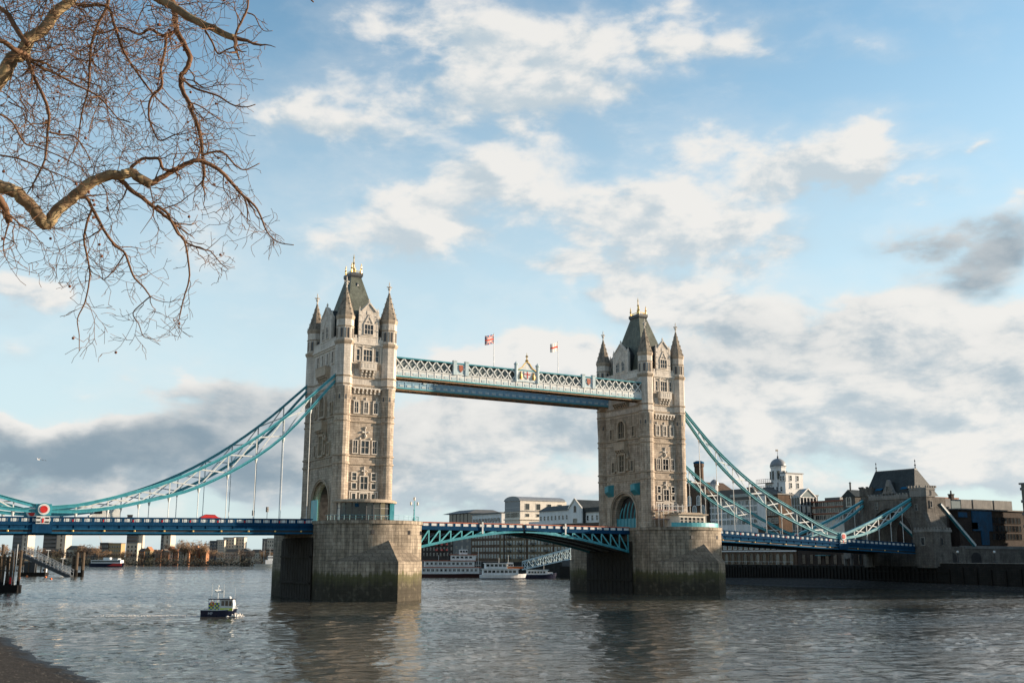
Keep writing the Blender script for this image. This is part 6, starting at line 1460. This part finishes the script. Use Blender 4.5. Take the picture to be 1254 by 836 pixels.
# pale four legged sculpture on the quay
sx_ = 137.5; p_ = U(1040, 688, x=sx_); el_ = thing('quay_sculpture', 'pale grey four legged sculpture standing on the quay under the right deck', 'sculpture', (sx_, p_.y, GZ)); 
mb = MB(); hz = max(2.0, U(1040, 674, x=sx_).z-GZ)
mb.loft([[(-.6, -1.5, hz*.55), (.6, -1.5, hz*.55), (.6, -1.5, hz*.95), (-.6, -1.5, hz*.95)], [(-.9, 0, hz*.45), (.9, 0, hz*.45), (.9, 0, hz), (-.9, 0, hz)], [(-.6, 1.6, hz*.5), (.6, 1.6, hz*.5), (.6, 1.6, hz*.92), (-.6, 1.6, hz*.92)]]); mb.build('body', concrete, el_, local=True)
for yy in (-1.25, 1.3):
    for xx in (-.45, .45): mb = MB(); mb.lathe(xx, yy, 8, [(.32, -.02), (.28, hz*.3), (.4, hz*.6)]); mb.build('leg', concrete, el_, local=True)
# timber fendering of the river wall
fd = MB(); y = -110.0
while y < 84:
    xx = 135 if y < 10 else 135+(y-10)*6/74; h = 5.9+.5*math.sin(y*1.7); fd.box(xx-.38, xx-.02, y-.22, y+.22, -.5, h); y += 1.55 if y > -20 else 4.5
for z in (2.2, 4.6): fd.box(134.5, 134.62, -20, 9, z, z+.3)
tag(fd.build('timber_fender', wet_timber, pivot=(135, 0, 0)), 'row of dark timber fenders along the river wall below the gatehouse', 'fender')
# --- right of the gatehouse
x = 135.0
q = thing('approach_viaduct', 'grey stone approach viaduct wall right of the gatehouse', 'viaduct', (146, -10, GZ))
mb = MB(); mb.box(141.9, 152, -13, 11, GZ-.05, 12.2); mb.box(152, 330, -11, 11, GZ-.05, 11.6); mb.build('wall', grey_stone, q)
mb = MB(); mb.box(152, 330, -11.3, -10.9, 11.6, 12.5); mb.build('parapet', concrete, q)
for k in range(3): mb = MB(); mb.extr([(145.5+k*7+4*math.cos(math.pi*j/10)*.6, GZ+max(0, 2.2+2.0*math.sin(math.pi*j/10)) if 0 < j < 10 else GZ) for j in range(11)], 'y', -13.06 if k == 0 else -11.06, -10.9); mb.build('dark_arch', black, q)
rw = thing('quay_railing', 'pale capped low river parapet along the quay right of the gatehouse', 'parapet', (135.5, -60, GZ))
mb = MB(); mb.box(135.05, 135.5, -110, -17, GZ, GZ+.95); mb.build('low_wall', dkwall, rw); mb = MB(); mb.box(134.95, 135.6, -110, -17, GZ+.95, GZ+1.12); mb.build('coping', grey_pale, rw)
for px, lb in ((1174, 'left'), (1219, 'right')):
    p_ = U(px, 692, x=136.0); r_ = thing('quay_lamp', f'{lb} hand dark lamp post with pale globe on the quay right of the gatehouse', 'lamp post', (136.0, p_.y, GZ), 0, 'quay lamps')
    h_ = U(px, 674, x=136.0).z-GZ
    mb = MB(); mb.box(-.5, .5, -.5, .5, 0, 1.3); mb.lathe(0, 0, 8, [(.35, 1.3), (.16, 1.7), (.12, h_-.7), (.22, h_-.6)]); mb.build('post', black, r_, local=True); mb = MB(); mb.ball((0, 0, h_-.3), .36, 10); mb.build('globe', white, r_, local=True, smooth=True)
x = 152; y0_ = -8.0
hx0 = U(1174, 640, y=12.0).x; hx1 = U(1251, 640, y=12.0).x
zz_ = lambda py: U(1210, py, y=12.0).z
ht = thing('dark_clad_building', 'dark building partly wrapped in blue netting behind the approach viaduct', 'building', (hx0, 12, GZ))
mb = MB(); mb.box(hx0, hx1+40, 12, 34, GZ, zz_(625)); mb.build('wall', dkbrick, ht)
net = plain('blue_netting', (.012,.07,.14), .9, var=.4, scale=.5)
fx = lambda px: U(px, 640, y=12).x
for a_, b_, t_, l_ in ((1190, 1214, 626, 650), (1200, 1209, 650, 667), (1174, 1184, 628, 634), (1190, 1196, 640, 648)): mb = MB(); mb.box(fx(a_), fx(b_), 11.6, 11.95, zz_(l_), zz_(t_)); mb.build('blue_netting', net, ht)
mb = MB(); mb.box(hx0-.6, hx1+41, 11.4, 35, zz_(625), zz_(623.5)); mb.build('roof_edge', concrete, ht)
for a_, b_, t_ in ((1173, 1186, 611), (1187, 1198, 614), (1199, 1212, 612.5), (1214, 1238, 613), (1240, 1262, 614)):
    mb = MB(); mb.box(fx(a_)+2, fx(b_)+2, 20, 32, zz_(623), U((a_+b_)/2, t_, y=20.0).z); mb.build('rooftop_box', concrete if a_ != 1187 else glass_l, ht)
for k in range(9):
    for j in range(3): window(ht, (fx(1216+k*4)-hx0, -.02, zz_(660-j*10)-GZ), 0, 1.4, 2.0, 0, 0, fr=.1, dep=.1, fm=dkbrick)
yl = 70.0; xa = U(1143, 620, y=yl).x; xb = U(1173, 620, y=yl).x
lit = thing('cream_office', 'cream office block with row of tall windows just right of the gatehouse', 'building', (xa, yl, GZ)); zt = U(1160, 610.5, y=yl).z
mb = MB(); mb.box(xa, xb, yl, yl+14, GZ, zt); mb.build('wall', offwhite, lit); mb = MB(); mb.box(xa-.5, xb+.5, yl-.5, yl+14.5, zt, zt+.6); mb.build('cornice', terracotta, lit)
for k in range(8): window(lit, (1.5+k*(xb-xa-3)/7, 0, zt-5.2-GZ), 0, 1.3, 3.2, 0, 1, fr=.14, dep=.14, fm=offwhite)
b_ = Bld('sooty_block', 'sooty brick block in shade below the cream office', 158, 13.5, 40, 22, U(1160, 622, y=14).z, dkbrick, roof=roof_grey); b_.end([9, 13, 17, 21], 5, 1.2, 1.8, fr=.1, dep=.1, fm=dkbrick)
p_ = U(1165, 611, y=30); mb = MB(); mb.box(-.7, .7, -.7, .7, -4, 3.0); mb.box(-.85, .85, -.85, .85, 3.0, 3.4); mb.lathe(0, 0, 8, [(.3, 3.4), (.26, 4.6)])
tag(mb.build('chimney_stack', dkbrick, pivot=None), 'dark square chimney stack in front of the cream office', 'chimney').location = (p_.x, 30, p_.z-1.5)
# office blocks upstream on the same bank; they throw the long evening shade over quay, pier and water
def office(label, x0, x1, y0, y1, z1, step=4.2):
    r_ = thing('office_block', label, 'building', (x0, y0, GZ), 0, 'riverside office blocks')
    mb = MB(); mb.box(x0, x1, y0, y1, GZ-.02, z1); mb.build('wall', glass, r_)
    n = int((z1-GZ)/step)
    for k in range(n+1):
        mb = MB(); z = GZ+k*step; mb.box(x0-.3, x1+.3, y0-.3, y1+.3, z, z+.9); mb.build('floor_band', concrete, r_)
    mb = MB(); mb.box(x0-.5, x1+.5, y0-.5, y1+.5, z1, z1+.6); mb.build('roof', roof_grey, r_)
    for k in range(int((y1-y0)/6)+1):
        mb = MB(); yy = y0+k*6; mb.box(x0-.35, x0-.02, yy-.2, yy+.2, GZ, z1); mb.build('fin', steel, r_)
    return r_
ye = yat(1249, 205.0)
office('grey banded office block just entering the right edge of the picture', 205, 235, -60, ye-2.2, zat(1252, 593, 205))
office('taller grey office block standing upstream of the one at the right edge', 212, 240, -112, -62, 46)
office('broad office block farthest upstream on the right bank', 165, 200, -262, -150, 51)

# ------------------------------------------------------------------ the far bank, about a kilometre off
leafcol = []
def far_thing(px, py_b, d): return U(px, py_b, d=d)
def tower_block(px0, px1, py_top, d, m_l, m_r, label, split=.6):
    a = U(px0, 688, d=d); b = U(px1, 688, d=d); w = (b-a).length; c = (a+b)/2; top = U((px0+px1)/2, py_top, d=d).z
    rz = -YAW-.12; r_ = thing('tower_block', label, 'tower block', (c.x, c.y, 5.1), rz, 'distant tower blocks')
    # left flank's shade and right flank's sun are painted in their colours
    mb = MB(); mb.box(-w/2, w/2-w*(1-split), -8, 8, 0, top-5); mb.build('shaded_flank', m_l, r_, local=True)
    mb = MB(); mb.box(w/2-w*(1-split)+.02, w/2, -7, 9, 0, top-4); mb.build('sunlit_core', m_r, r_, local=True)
    for k in range(int((top-10)/5)): mb = MB(); mb.box(-w/2+.5, w/2-w*(1-split)-.5, -8.3, -8.0, 4+k*5, 6+k*5); mb.build('window_band', glass, r_, local=True)
    for k in range(int((top-10)/6)): mb = MB(); mb.box(w/2-w*(1-split)*.55, w/2-w*(1-split)*.4, -7.25, -7.0, 4+k*6, 8+k*6); mb.build('window_strip', roof_brown, r_, local=True)
    mb = MB(); mb.box(-w/2-.5, w/2+.5, -8.5, 9.5, top-4.0, top-3.2); mb.build('roof', roof_grey, r_, local=True)
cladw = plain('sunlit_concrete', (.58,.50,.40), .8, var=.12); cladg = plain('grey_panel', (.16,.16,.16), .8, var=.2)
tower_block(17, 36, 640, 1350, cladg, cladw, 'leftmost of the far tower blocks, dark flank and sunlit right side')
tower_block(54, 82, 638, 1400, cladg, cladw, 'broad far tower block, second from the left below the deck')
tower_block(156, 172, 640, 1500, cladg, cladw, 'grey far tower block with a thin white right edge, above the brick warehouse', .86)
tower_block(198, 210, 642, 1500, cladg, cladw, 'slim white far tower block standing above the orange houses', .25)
def house(px0, px1, py_b, py_t, d, wall, roofm, label, group, gable=False, wins=3, floors=2, name='terraced_house', cat='house', flat=False):
    a = U(px0, py_b, d=d); b = U(px1, py_b, d=d); w = (b-a).length; c = (a+b)/2; H = (py_b-py_t)/FPX*d
    r_ = thing(name, label, cat, (c.x, c.y, a.z-1.5), -YAW-.1, group); dp = max(8, w*.7)
    eh = H*(1.0 if flat else .68)+1.5
    mb = MB(); mb.box(-w/2, w/2, -dp/2, dp/2, -6, eh); mb.build('wall', wall, r_, local=True)
    mb = MB()
    if flat: mb.box(-w/2-.3, w/2+.3, -dp/2-.3, dp/2+.3, eh, eh+.5)
    elif gable: mb.extr([(-w/2-.4, eh-.2), (0, H+1.5), (w/2+.4, eh-.2)], 'y', -dp/2-.4, dp/2+.4)
    else: mb.loft([[(-w/2-.4, -dp/2-.4, eh), (w/2+.4, -dp/2-.4, eh), (w/2+.4, dp/2+.4, eh), (-w/2-.4, dp/2+.4, eh)], [(-w/2+w*.12, -.4, H+1.5), (w/2-w*.12, -.4, H+1.5), (w/2-w*.12, .4, H+1.5), (-w/2+w*.12, .4, H+1.5)]])
    mb.build('roof', roofm, r_, local=True)
    for f in range(floors):
        for k in range(wins):
            x_ = -w/2+w*(k+.5)/wins; zz = 2.0+f*(eh-2.5)/max(1, floors); window(r_, (x_, -dp/2, zz), 0, w/wins*.45, min(2.2, (eh-2)/floors*.5), 0, 0, fr=.15, dep=.1, fm=offwhite, gm=glass_w, sill=False)
    return r_
lit_b = plain('sunlit_stock_brick', (.40,.27,.13), .85, var=.15); org = plain('orange_brick', (.33,.15,.07), .85, var=.2); pal = plain('pale_stucco', (.56,.49,.38), .85, var=.12); rr_ = plain('red_tiles', (.20,.075,.04), .85, var=.25); dkb = plain('shaded_brick', (.09,.07,.055), .85, var=.25)  # sunlit stock and shaded brick hold their light in the base colour
G1 = 'low buildings along the distant bank'
house(26, 34, 683, 673, 1050, pal, roof_brown, 'small cream house low behind the pontoon, leftmost on the distant bank', G1)
house(60, 73, 682, 672, 1050, lit_b, roof_brown, 'yellow house on the distant bank above the pontoon gangway', G1, wins=4)
house(83, 101, 683, 668, 1050, pal, roof_brown, 'cream gabled wharf on the distant bank left of the thick piles', G1, wins=4)
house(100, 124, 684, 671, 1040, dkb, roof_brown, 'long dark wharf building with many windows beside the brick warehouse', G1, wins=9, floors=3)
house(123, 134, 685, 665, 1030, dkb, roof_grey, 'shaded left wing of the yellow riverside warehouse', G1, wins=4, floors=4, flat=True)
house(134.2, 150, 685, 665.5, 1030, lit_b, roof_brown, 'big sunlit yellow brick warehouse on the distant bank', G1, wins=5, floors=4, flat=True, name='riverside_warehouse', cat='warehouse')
house(156, 170, 681, 665, 1060, pal, roof_grey, 'white and tan house right of the yellow warehouse on the distant bank', G1, wins=3, floors=3, flat=True)
rng = random.Random(21)
LAB = ['orange brick terrace house with red roof, first of the row right of the yellow warehouse']
names = ['white gabled', 'orange gabled', 'tall orange', 'small cream', 'red roofed', 'low orange', 'wide orange', 'dark roofed', 'bright orange gabled', 'cream fronted', 'narrow orange', 'last orange']
for k in range(12):
    p0_ = 172+k*6.9+rng.uniform(-1, 1); wv = rng.uniform(5, 8.5); t_ = rng.uniform(668, 673)
    house(p0_, p0_+wv, 683, t_, 1010+rng.uniform(-10, 60), rng.choice((org, org, lit_b, pal)), rng.choice((rr_, roof_brown, org)), f'{names[k]} house, number {["one","two","three","four","five","six","seven","eight","nine","ten","eleven","twelve"][k]} from the left in the far orange row', 'orange houses on the distant bank', gable=rng.random() < .6, wins=2)
house(258, 266.5, 676, 662.5, 1080, plain('dark_slate_clad', (.05, .06, .075), .6), roof_grey, 'dark blue grey block left of the white flats', G1, wins=2, floors=3, flat=True)
for i, (a_, b_, t_) in enumerate(((266, 276, 661.5), (274, 288, 658.5), (287, 300, 658))):
    house(a_, b_, 678, t_, 1080+i*6, cladw, roof_grey, ('left', 'middle', 'right')[i]+' section of the sunlit white flats on the distant bank', 'white flats on the distant bank', wins=4, floors=5, flat=True, name='white_flats', cat='flats')
house(277, 294, 684, 672, 1020, pal, roof_brown, 'long cream house below the white flats', G1, wins=5); house(293, 310, 684, 671, 1025, dkb, roof_grey, 'dark gabled house between two cream ones', G1, gable=True, wins=4); house(308, 321, 684, 672.5, 1020, pal, roof_brown, 'cream house nearest the work vessel mast', G1, wins=4)
house(322, 329, 678, 660, 1100, cladg, roof_grey, 'small grey block close left of the nearer pier', G1, wins=2, floors=3, flat=True); house(328, 342, 678, 659.5, 1090, cladw, roof_grey, 'white flats half hidden by the nearer pier', G1, wins=5, floors=4, flat=True)
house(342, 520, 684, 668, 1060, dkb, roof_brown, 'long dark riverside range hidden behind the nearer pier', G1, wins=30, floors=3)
# river wall and jetty of the far bank
tw = MB()
for k in range(60):
    p_ = U(-8+k*9, 689, d=960); 
dk = plain('winter_bark', (.085,.06,.042), .9, var=.3); br1 = plain('brown_twigs', (.19,.115,.06), .95, var=.3); br2 = plain('dark_twigs', (.07,.052,.04), .95, var=.3)
def far_tree(px, py_b, h_px, w_px, d, mat, label):
    p_ = U(px, py_b, d=d); s_ = d/FPX; H = h_px*s_; Wd = w_px*s_; r_ = thing('bare_tree', label, 'tree', tuple(p_-Vector((0, 0, 1))), 0, 'bare trees along the distant bank'); rng = random.Random(int(px*10))
    mb = MB(); mb.tube([(0, 0, -2), (rng.uniform(-.3, .3), 0, H*.3), (rng.uniform(-.8, .8), 0, H*.6)], [H*.03, H*.022, H*.008], 6)
    for k in range(5): a = rng.uniform(0, 6.28); mb.tube([(0, 0, H*(.2+.06*k)), (math.cos(a)*Wd*.2, math.sin(a)*Wd*.2, H*(.45+.06*k)), (math.cos(a)*Wd*.36, math.sin(a)*Wd*.36, H*(.62+.06*k))], [H*.014, H*.009, H*.003], 5)
    mb.build('trunk', dk, r_, local=True)
    mb = MB()
    for k in range(260):
        a = rng.uniform(0, 6.28); e = rng.uniform(-.75, 1); r = rng.random()**.45; c = Vector((math.cos(a)*Wd/2*r*math.sqrt(1-e*e*.8), math.sin(a)*Wd/2*r*math.sqrt(1-e*e*.8), H*.60+H*.40*e*r)); q = Vector((rng.gauss(0, 1), rng.gauss(0, 1), rng.gauss(.6, 1))).normalized()*H*.10; o_ = q.orthogonal().normalized()*H*.013*rng.uniform(.6, 1.5)
        mb.face([c-q-o_, c-q+o_, c+q*.9])
    mb.build('crown', mat, r_, local=True)
rng = random.Random(4); k = 0
for px in list(range(-4, 175, 8))+list(range(170, 345, 6)):
    tall = 20 if 205 < px < 255 else (15 if px < 120 else 10)
    far_tree(px+rng.uniform(-2, 2), rng.uniform(684, 687), tall*rng.uniform(.7, 1.15)+3, rng.uniform(10, 17), rng.uniform(985, 1000) if px%4 == 0 else rng.uniform(1120, 1180), rng.choice((br1, br1, br2)), 'leafless brown tree among those lining the distant bank'); k += 1
hd_ = MB(); rng = random.Random(8)
for k in range(3400):
    px = rng.uniform(-8, 345); p_ = U(px, 690, d=rng.uniform(955, 972)); q = Vector((rng.gauss(0, 1), rng.gauss(0, 1), rng.gauss(0, 1))).normalized()*1.0; o_ = q.orthogonal().normalized()*.7; c_ = Vector((p_.x, p_.y, 1.0+rng.random()**1.5*6.0)); hd_.face([c_-q, c_+o_, c_+q, c_-o_*.6])
tag(hd_.build('bankside_scrub', plain('dark_scrub', (.022,.024,.018), .95, var=.4)), 'dark scrub along the foot of the distant bank', 'scrub', kind='stuff')
p_ = U(126, 668, d=1300); t_ = U(122, 656, d=1300); cr_ = thing('tower_crane', 'thin pale crane jib leaning over the distant warehouses', 'crane', tuple(p_)); mb = MB(); mb.beam(p_-Vector((0, 0, 25)), p_, 1.2, 1.2); mb.build('mast', white, cr_); mb = MB(); mb.beam(p_, t_, .9, .9); mb.build('jib', white, cr_)
# ------------------------------------------------------------------ the plane tree whose boughs hang in from the left
def bark_mat():
    mt, T, b = new_mat('plane_bark'); tcn = T.node('ShaderNodeTexCoord'); oc = tcn.outputs['Object']
    n = T.noise(oc, 5, 5, .6); v = T.node('ShaderNodeTexVoronoi'); T.put(v.inputs['Vector'], T.vm('MULTIPLY', oc, (1, 1, .6))); v.inputs['Scale'].default_value = 11
    cc = T.node('ShaderNodeSeparateColor'); T.put(cc.inputs[0], v.outputs['Color'])
    col = T.mix(T.ramp(n, .35, .65), (.13,.085,.045), (.24,.165,.09)); col = T.mix(T.ramp(cc.outputs[0], .55, .75), col, (.34,.25,.13))
    T.put(b.inputs['Base Color'], col); b.inputs['Roughness'].default_value = .85
    bp = T.node('ShaderNodeBump'); bp.inputs['Strength'].default_value = .5; bp.inputs['Distance'].default_value = .02; T.put(bp.inputs['Height'], n); T.put(b.inputs['Normal'], bp.outputs[0]); return mt
bark = bark_mat(); twigm = plain('twig_bark', (.15,.076,.036), .85, var=.35, scale=3); ballm = plain('seed_ball_brown', (.16,.06,.03), .9, var=.3, scale=20)
D0 = 13.0
def lp(px, py, d): return U(px, py, d=d)
BR = []     # (points with radius) of every traced bough; depth d in metres from the camera
def bough(pts, d0, d1, r0, r1, wob=.0):
    """pts in photo pixels; r in pixels of width"""
    n = len(pts); out = []
    cr = [Vector(lp(px, py, d0+(d1-d0)*i/(n-1))) for i, (px, py) in enumerate(pts)]
    rr = [(r0+(r1-r0)*i/(n-1))*(.44 if r0 > 11 else .38)*(d0+(d1-d0)*i/(n-1))/FPX for i in range(n)]
    P_ = []; S = 5
    for i in range(n-1):
        a = cr[max(i-1, 0)]; b = cr[i]; c = cr[i+1]; d = cr[min(i+2, n-1)]
        for k in range(S):
            t = k/S; P_.append((.5*((2*b)+(c-a)*t+(2*a-5*b+4*c-d)*t*t+(3*b-a-3*c+d)*t**3), rr[i]+(rr[i+1]-rr[i])*t))
    P_.append((cr[-1], rr[-1]))
    rg = random.Random(len(BR)*7+1); P_ = [(p+Vector((rg.gauss(0, 1), rg.gauss(0, 1), rg.gauss(0, 1)))*r*.10, r) for p, r in P_]
    BR.append(P_); return P_
root_p = Vector((-131.8, -211.5, 6.9))
tree = thing('plane_tree', 'leafless plane tree with seed balls, boughs hanging in at upper left', 'tree', tuple(root_p))
T_ = []
T_.append(bough([(-60,150),(-25,125),(0,97),(16,71),(29,66),(34,50),(53,37),(68,16),(87,0),(110,-30)], 12.0, 12.6, 21, 13))
T_.append(bough([(-60,215),(-25,222),(0,229),(20,236),(39,253),(54,274),(61,271),(72,256),(90,241),(108,226),(126,217),(149,214),(163,213),(184,226)], 11.6, 12.4, 19, 13))
T_.append(bough([(-60,255),(-20,230),(0,245),(8,262),(11,272)], 11.2, 11.4, 12, 9))
th = len(BR)
bough([(184,226),(197,218),(212,209),(237,197),(252,199),(268,208),(282,222),(295,237)], 12.4, 12.9, 9, 5)
bough([(295,237),(308,248),(316,258),(322,272),(329,287),(342,297),(360,300)], 12.9, 13.1, 4, 1.4)
bough([(155,214),(163,203),(174,195),(186,194),(195,195),(200,207),(212,209)], 12.3, 12.5, 5, 5)
bough([(145,217),(160,232),(174,242),(190,255),(203,265),(212,272)], 12.3, 12.6, 8, 4)
bough([(192,252),(205,262),(217,285),(226,295),(232,337),(225,365),(219,392)], 12.4, 12.7, 5, 1.6)
bough([(212,272),(226,295),(248,305),(258,308),(270,322),(280,330)], 12.6, 12.9, 3.5, 1.2)
bough([(90,243),(105,242),(113,255),(126,279),(140,300),(153,310),(163,337),(176,352),(184,363)], 12.1, 12.5, 6, 2.2)
bough([(184,363),(178,368),(163,383),(170,397),(176,412),(188,415)], 12.5, 12.6, 2.2, 1.0)
bough([(113,255),(106,275),(103,295),(108,320),(110,340),(104,370),(95,390),(97,410),(97,430)], 12.2, 12.0, 4, 1.1)
bough([(126,279),(110,290),(90,298),(75,305)], 12.3, 12.1, 2.5, 1.0)
bough([(153,310),(140,330),(128,342),(124,340)], 12.4, 12.3, 2.4, 1.2)
bough([(195,-20),(210,0),(214,18),(216,37),(226,55),(233,72),(228,85),(221,95),(224,112),(231,125),(233,133),(240,148),(246,170),(248,190),(250,214)], 13.4, 13.0, 10, 5)
bough([(160,-25),(185,-8),(197,0),(215,10),(237,24),(262,36),(287,47)], 12.6, 12.2, 14, 9)
bough([(287,46),(291,36),(297,24),(303,10),(304,-10)], 12.2, 12.3, 4, 3)
bough([(303,16),(312,20),(318,32),(324,38),(334,38)], 12.3, 12.4, 2.4, 1)
bough([(251,37),(259,50),(267,66),(276,62),(290,56)], 12.3, 12.2, 3.5, 2)
bough([(221,95),(236,107),(253,113),(268,118),(280,126),(290,130),(302,131),(313,128)], 13.1, 13.3, 4, 1.5)
bough([(231,125),(245,130),(258,139),(270,147),(277,150)], 13.0, 13.2, 2.6, 1)
bough([(216,37),(200,44),(184,36),(170,42),(150,34),(130,40)], 13.4, 13.9, 6, 3)
bough([(204,42),(202,62),(197,85),(198,106),(185,120),(182,140),(188,160),(196,172),(214,165)], 13.4, 13.2, 5, 2)
bough([(248,190),(262,186),(275,188),(288,202),(300,208),(318,200)], 13.0, 13.3, 4, 1.5)
bough([(240,198),(245,182),(238,175),(246,168)], 12.7, 12.9, 3, 2)
bough([(34,72),(42,95),(53,118),(60,140),(58,165),(55,195),(46,215),(40,226)], 12.2, 12.0, 6, 2.5)
bough([(36,74),(55,85),(72,92),(95,105),(120,118),(140,140),(150,152)], 12.2, 12.8, 5, 1.5)
bough([(60,162),(75,165),(92,168),(105,185),(110,196)], 12.1, 12.4, 3.5, 1.5)
bough([(34,55),(20,35),(10,18),(0,10),(-20,-10)], 12.2, 12.6, 9, 7)
bough([(130,-20),(132,5),(120,30),(112,55),(110,80),(108,110),(100,140),(96,170)], 13.4, 13.2, 6, 2)
bough([(60,-10),(95,6),(130,8),(140,30),(150,60),(165,85),(185,112),(196,125)], 13.0, 13.5, 6, 2.5)
bough([(0,140),(15,150),(30,175),(45,180),(70,190),(100,205)], 11.7, 12.0, 3.5, 1.5)
bough([(0,190),(25,195),(50,205),(75,215),(90,222)], 11.6, 11.9, 3, 1.5)
bough([(11,272),(6,290),(4,305),(8,318)], 11.4, 11.3, 3, 1.2)
bough([(11,262),(25,275),(40,285),(50,298)], 11.4, 11.6, 3, 1.2)
bough([(-30,60),(0,50),(20,62),(31,66)], 11.8, 12.1, 8, 8)
bough([(370,-26),(374,-12),(378,-4),(384,3)], 12.3, 12.3, 4, 2.5)
bough([(300,-40),(340,-38),(370,-26)], 12.4, 12.3, 6, 4)
# unseen trunk and main forks, off the left edge
mb = MB(); fork = root_p+Vector((.4, .3, 4.2))
mb.tube([root_p+Vector((0, 0, -.3)), root_p+Vector((0, 0, .4)), root_p+Vector((.1, .1, 2)), fork], [.75, .52, .44, .38], 14)
tr_ = mb.build('trunk', bark, tree, smooth=True)
mb = MB()
for P_ in T_: p, r = P_[0]; mb.tube([fork-Vector((0, 0, .4)), fork.lerp(p, .5)+Vector((0, 0, .5)), p], [.26, .17, r], 10)
def offroute(pts, d0, d1, r0, r1):
    P_ = [U(px, py, d=d0+(d1-d0)*i/(len(pts)-1)) for i, (px, py) in enumerate(pts)]
    mb.tube([fork]+P_, [r0*1.2]+[r0+(r1-r0)*i/(len(P_)-1) for i in range(len(P_))], 8)
offroute([(-260, 60), (-160, -110), (0, -140), (120, -90), (160, -25)], 12.8, 12.6, .16, .07)
offroute([(-240, 40), (-120, -130), (60, -160), (170, -90), (195, -20)], 13.6, 13.4, .14, .055)
offroute([(-250, 20), (-140, -90), (-20, -110), (40, -60), (60, -10)], 13.2, 13.0, .12, .03)
offroute([(-250, 20), (-140, -120), (40, -130), (110, -80), (130, -20)], 13.6, 13.4, .12, .03)
offroute([(-270, 20), (-160, -150), (100, -190), (250, -120), (300, -40)], 12.6, 12.4, .12, .03)
mb.build('main_fork', bark, tree, smooth=True)
for i, P_ in enumerate(BR):
    mb = MB(); mb.tube([p for p, r in P_], [r for p, r in P_], 10 if P_[0][1] > .04 else 6); mb.build('bough', bark if P_[0][1] > .055 else twigm, tree, smooth=True)
# twigs grow from the boughs: bent, knotty, hanging or reaching outward
rng = random.Random(17); tw = MB(); BALLS = []
outward = _r*.55+Vector((0, 0, -.35))
def inside(p):
    v = p-CV; z = v.dot(_f)
    if z < 3: return False
    px = PW/2+FPX*v.dot(_r)/z; py = PH/2-FPX*v.dot(_u)/z
    lim = lerp_pts([(-400, 330), (0, 322), (40, 330), (120, 305), (180, 312), (230, 330), (300, 352), (340, 270), (400, 248), (440, 195), (900, 190)], py)
    low = lerp_pts([(-400, 320), (0, 330), (60, 345), (85, 440), (190, 425), (235, 405), (280, 350), (330, 305), (400, 300)], px)
    return px < lim and py < low
def twig(p, d, L, r, lev):
    n = max(3, int(L/.07)); pts = [p]; q = p; dd = d.normalized(); step = L/n
    for k in range(n):
        dd = (dd+Vector((rng.gauss(0, .27), rng.gauss(0, .27), rng.gauss(-.02, .27)))).normalized(); q2 = q+dd*step
        if lev < 3 and not inside(q2): break
        q = q2; pts.append(q)
    if len(pts) < 3: return
    m_ = len(pts); tw.tube(pts, [max(.0027, r*(1-.7*i/(m_-1))) for i in range(m_)], 4 if r < .006 else 5)
    if lev < 3:
        nb = max(1, int(L/(.15 if lev == 1 else .12)))
        for k in range(nb):
            i = rng.randint(1, m_-1); a = (pts[i]-pts[i-1]).normalized(); o_ = a.orthogonal().normalized(); o_ = Matrix.Rotation(rng.uniform(0, 6.28), 3, a) @ o_
            twig(pts[i], a*.55+o_*.8+Vector((0, 0, -.12)), L*rng.uniform(.3, .6), max(.0034, r*.62*(1-.5*i/m_)), lev+1)
    if rng.random() < (.03 if lev < 3 else .045): BALLS.append(pts[-1])
for i, P_ in enumerate(BR):
    tot = sum((P_[k+1][0]-P_[k][0]).length for k in range(len(P_)-1))
    thick = P_[0][1]; dens = 5.0 if thick > .05 else 6.5
    for k in range(int(tot*dens)+1):
        j = rng.randint(1 if thick > .03 else 2, len(P_)-1); p, r = P_[j]
        if not inside(p): continue
        a = (P_[j][0]-P_[j-1][0]).normalized(); o_ = a.orthogonal().normalized(); o_ = Matrix.Rotation(rng.uniform(0, 6.28), 3, a) @ o_
        d = a*.5+o_*.9+outward*.35+Vector((0, 0, rng.uniform(-.35, .25)))
        twig(p, d, rng.uniform(.22, .75) if thick < .03 else rng.uniform(.35, 1.05), min(r*.55, rng.uniform(.0050, .0095)), 1)
    p, r = P_[-1]; a = (P_[-1][0]-P_[-2][0])
    if inside(p) and i > 2:
        for k in range(2): twig(p, a.normalized()+Vector((rng.gauss(0, .4), rng.gauss(0, .4), rng.gauss(-.1, .4))), .4, r*.8, 2)
# a dense hanging tangle in the upper left behind the two big limbs
for k in range(150):
    px, py = rng.uniform(-25, 190), rng.uniform(-25, 165)
    if px+py*.35 > 215: continue
    p = lp(px, py, rng.uniform(12.2, 15.2)); twig(p, Vector((rng.gauss(0, .6), rng.gauss(0, .6), rng.gauss(-.25, .6))), rng.uniform(.4, 1.1), rng.uniform(.005, .0085), 1)
t_ = tw.build('twigs', twigm, tree); t_['kind'] = 'stuff'
rng.shuffle(BALLS); bmesh_ = MB(); bmesh_.ball((0, 0, 0), .017, 8); bm_ = bmesh_.mesh('seed_ball', ballm, True)
BALLS = [p for p in BALLS if inside(p)]
for p in BALLS[:98]: inst('seed_ball', bm_, tree, p-root_p-Vector((0, 0, .03)));
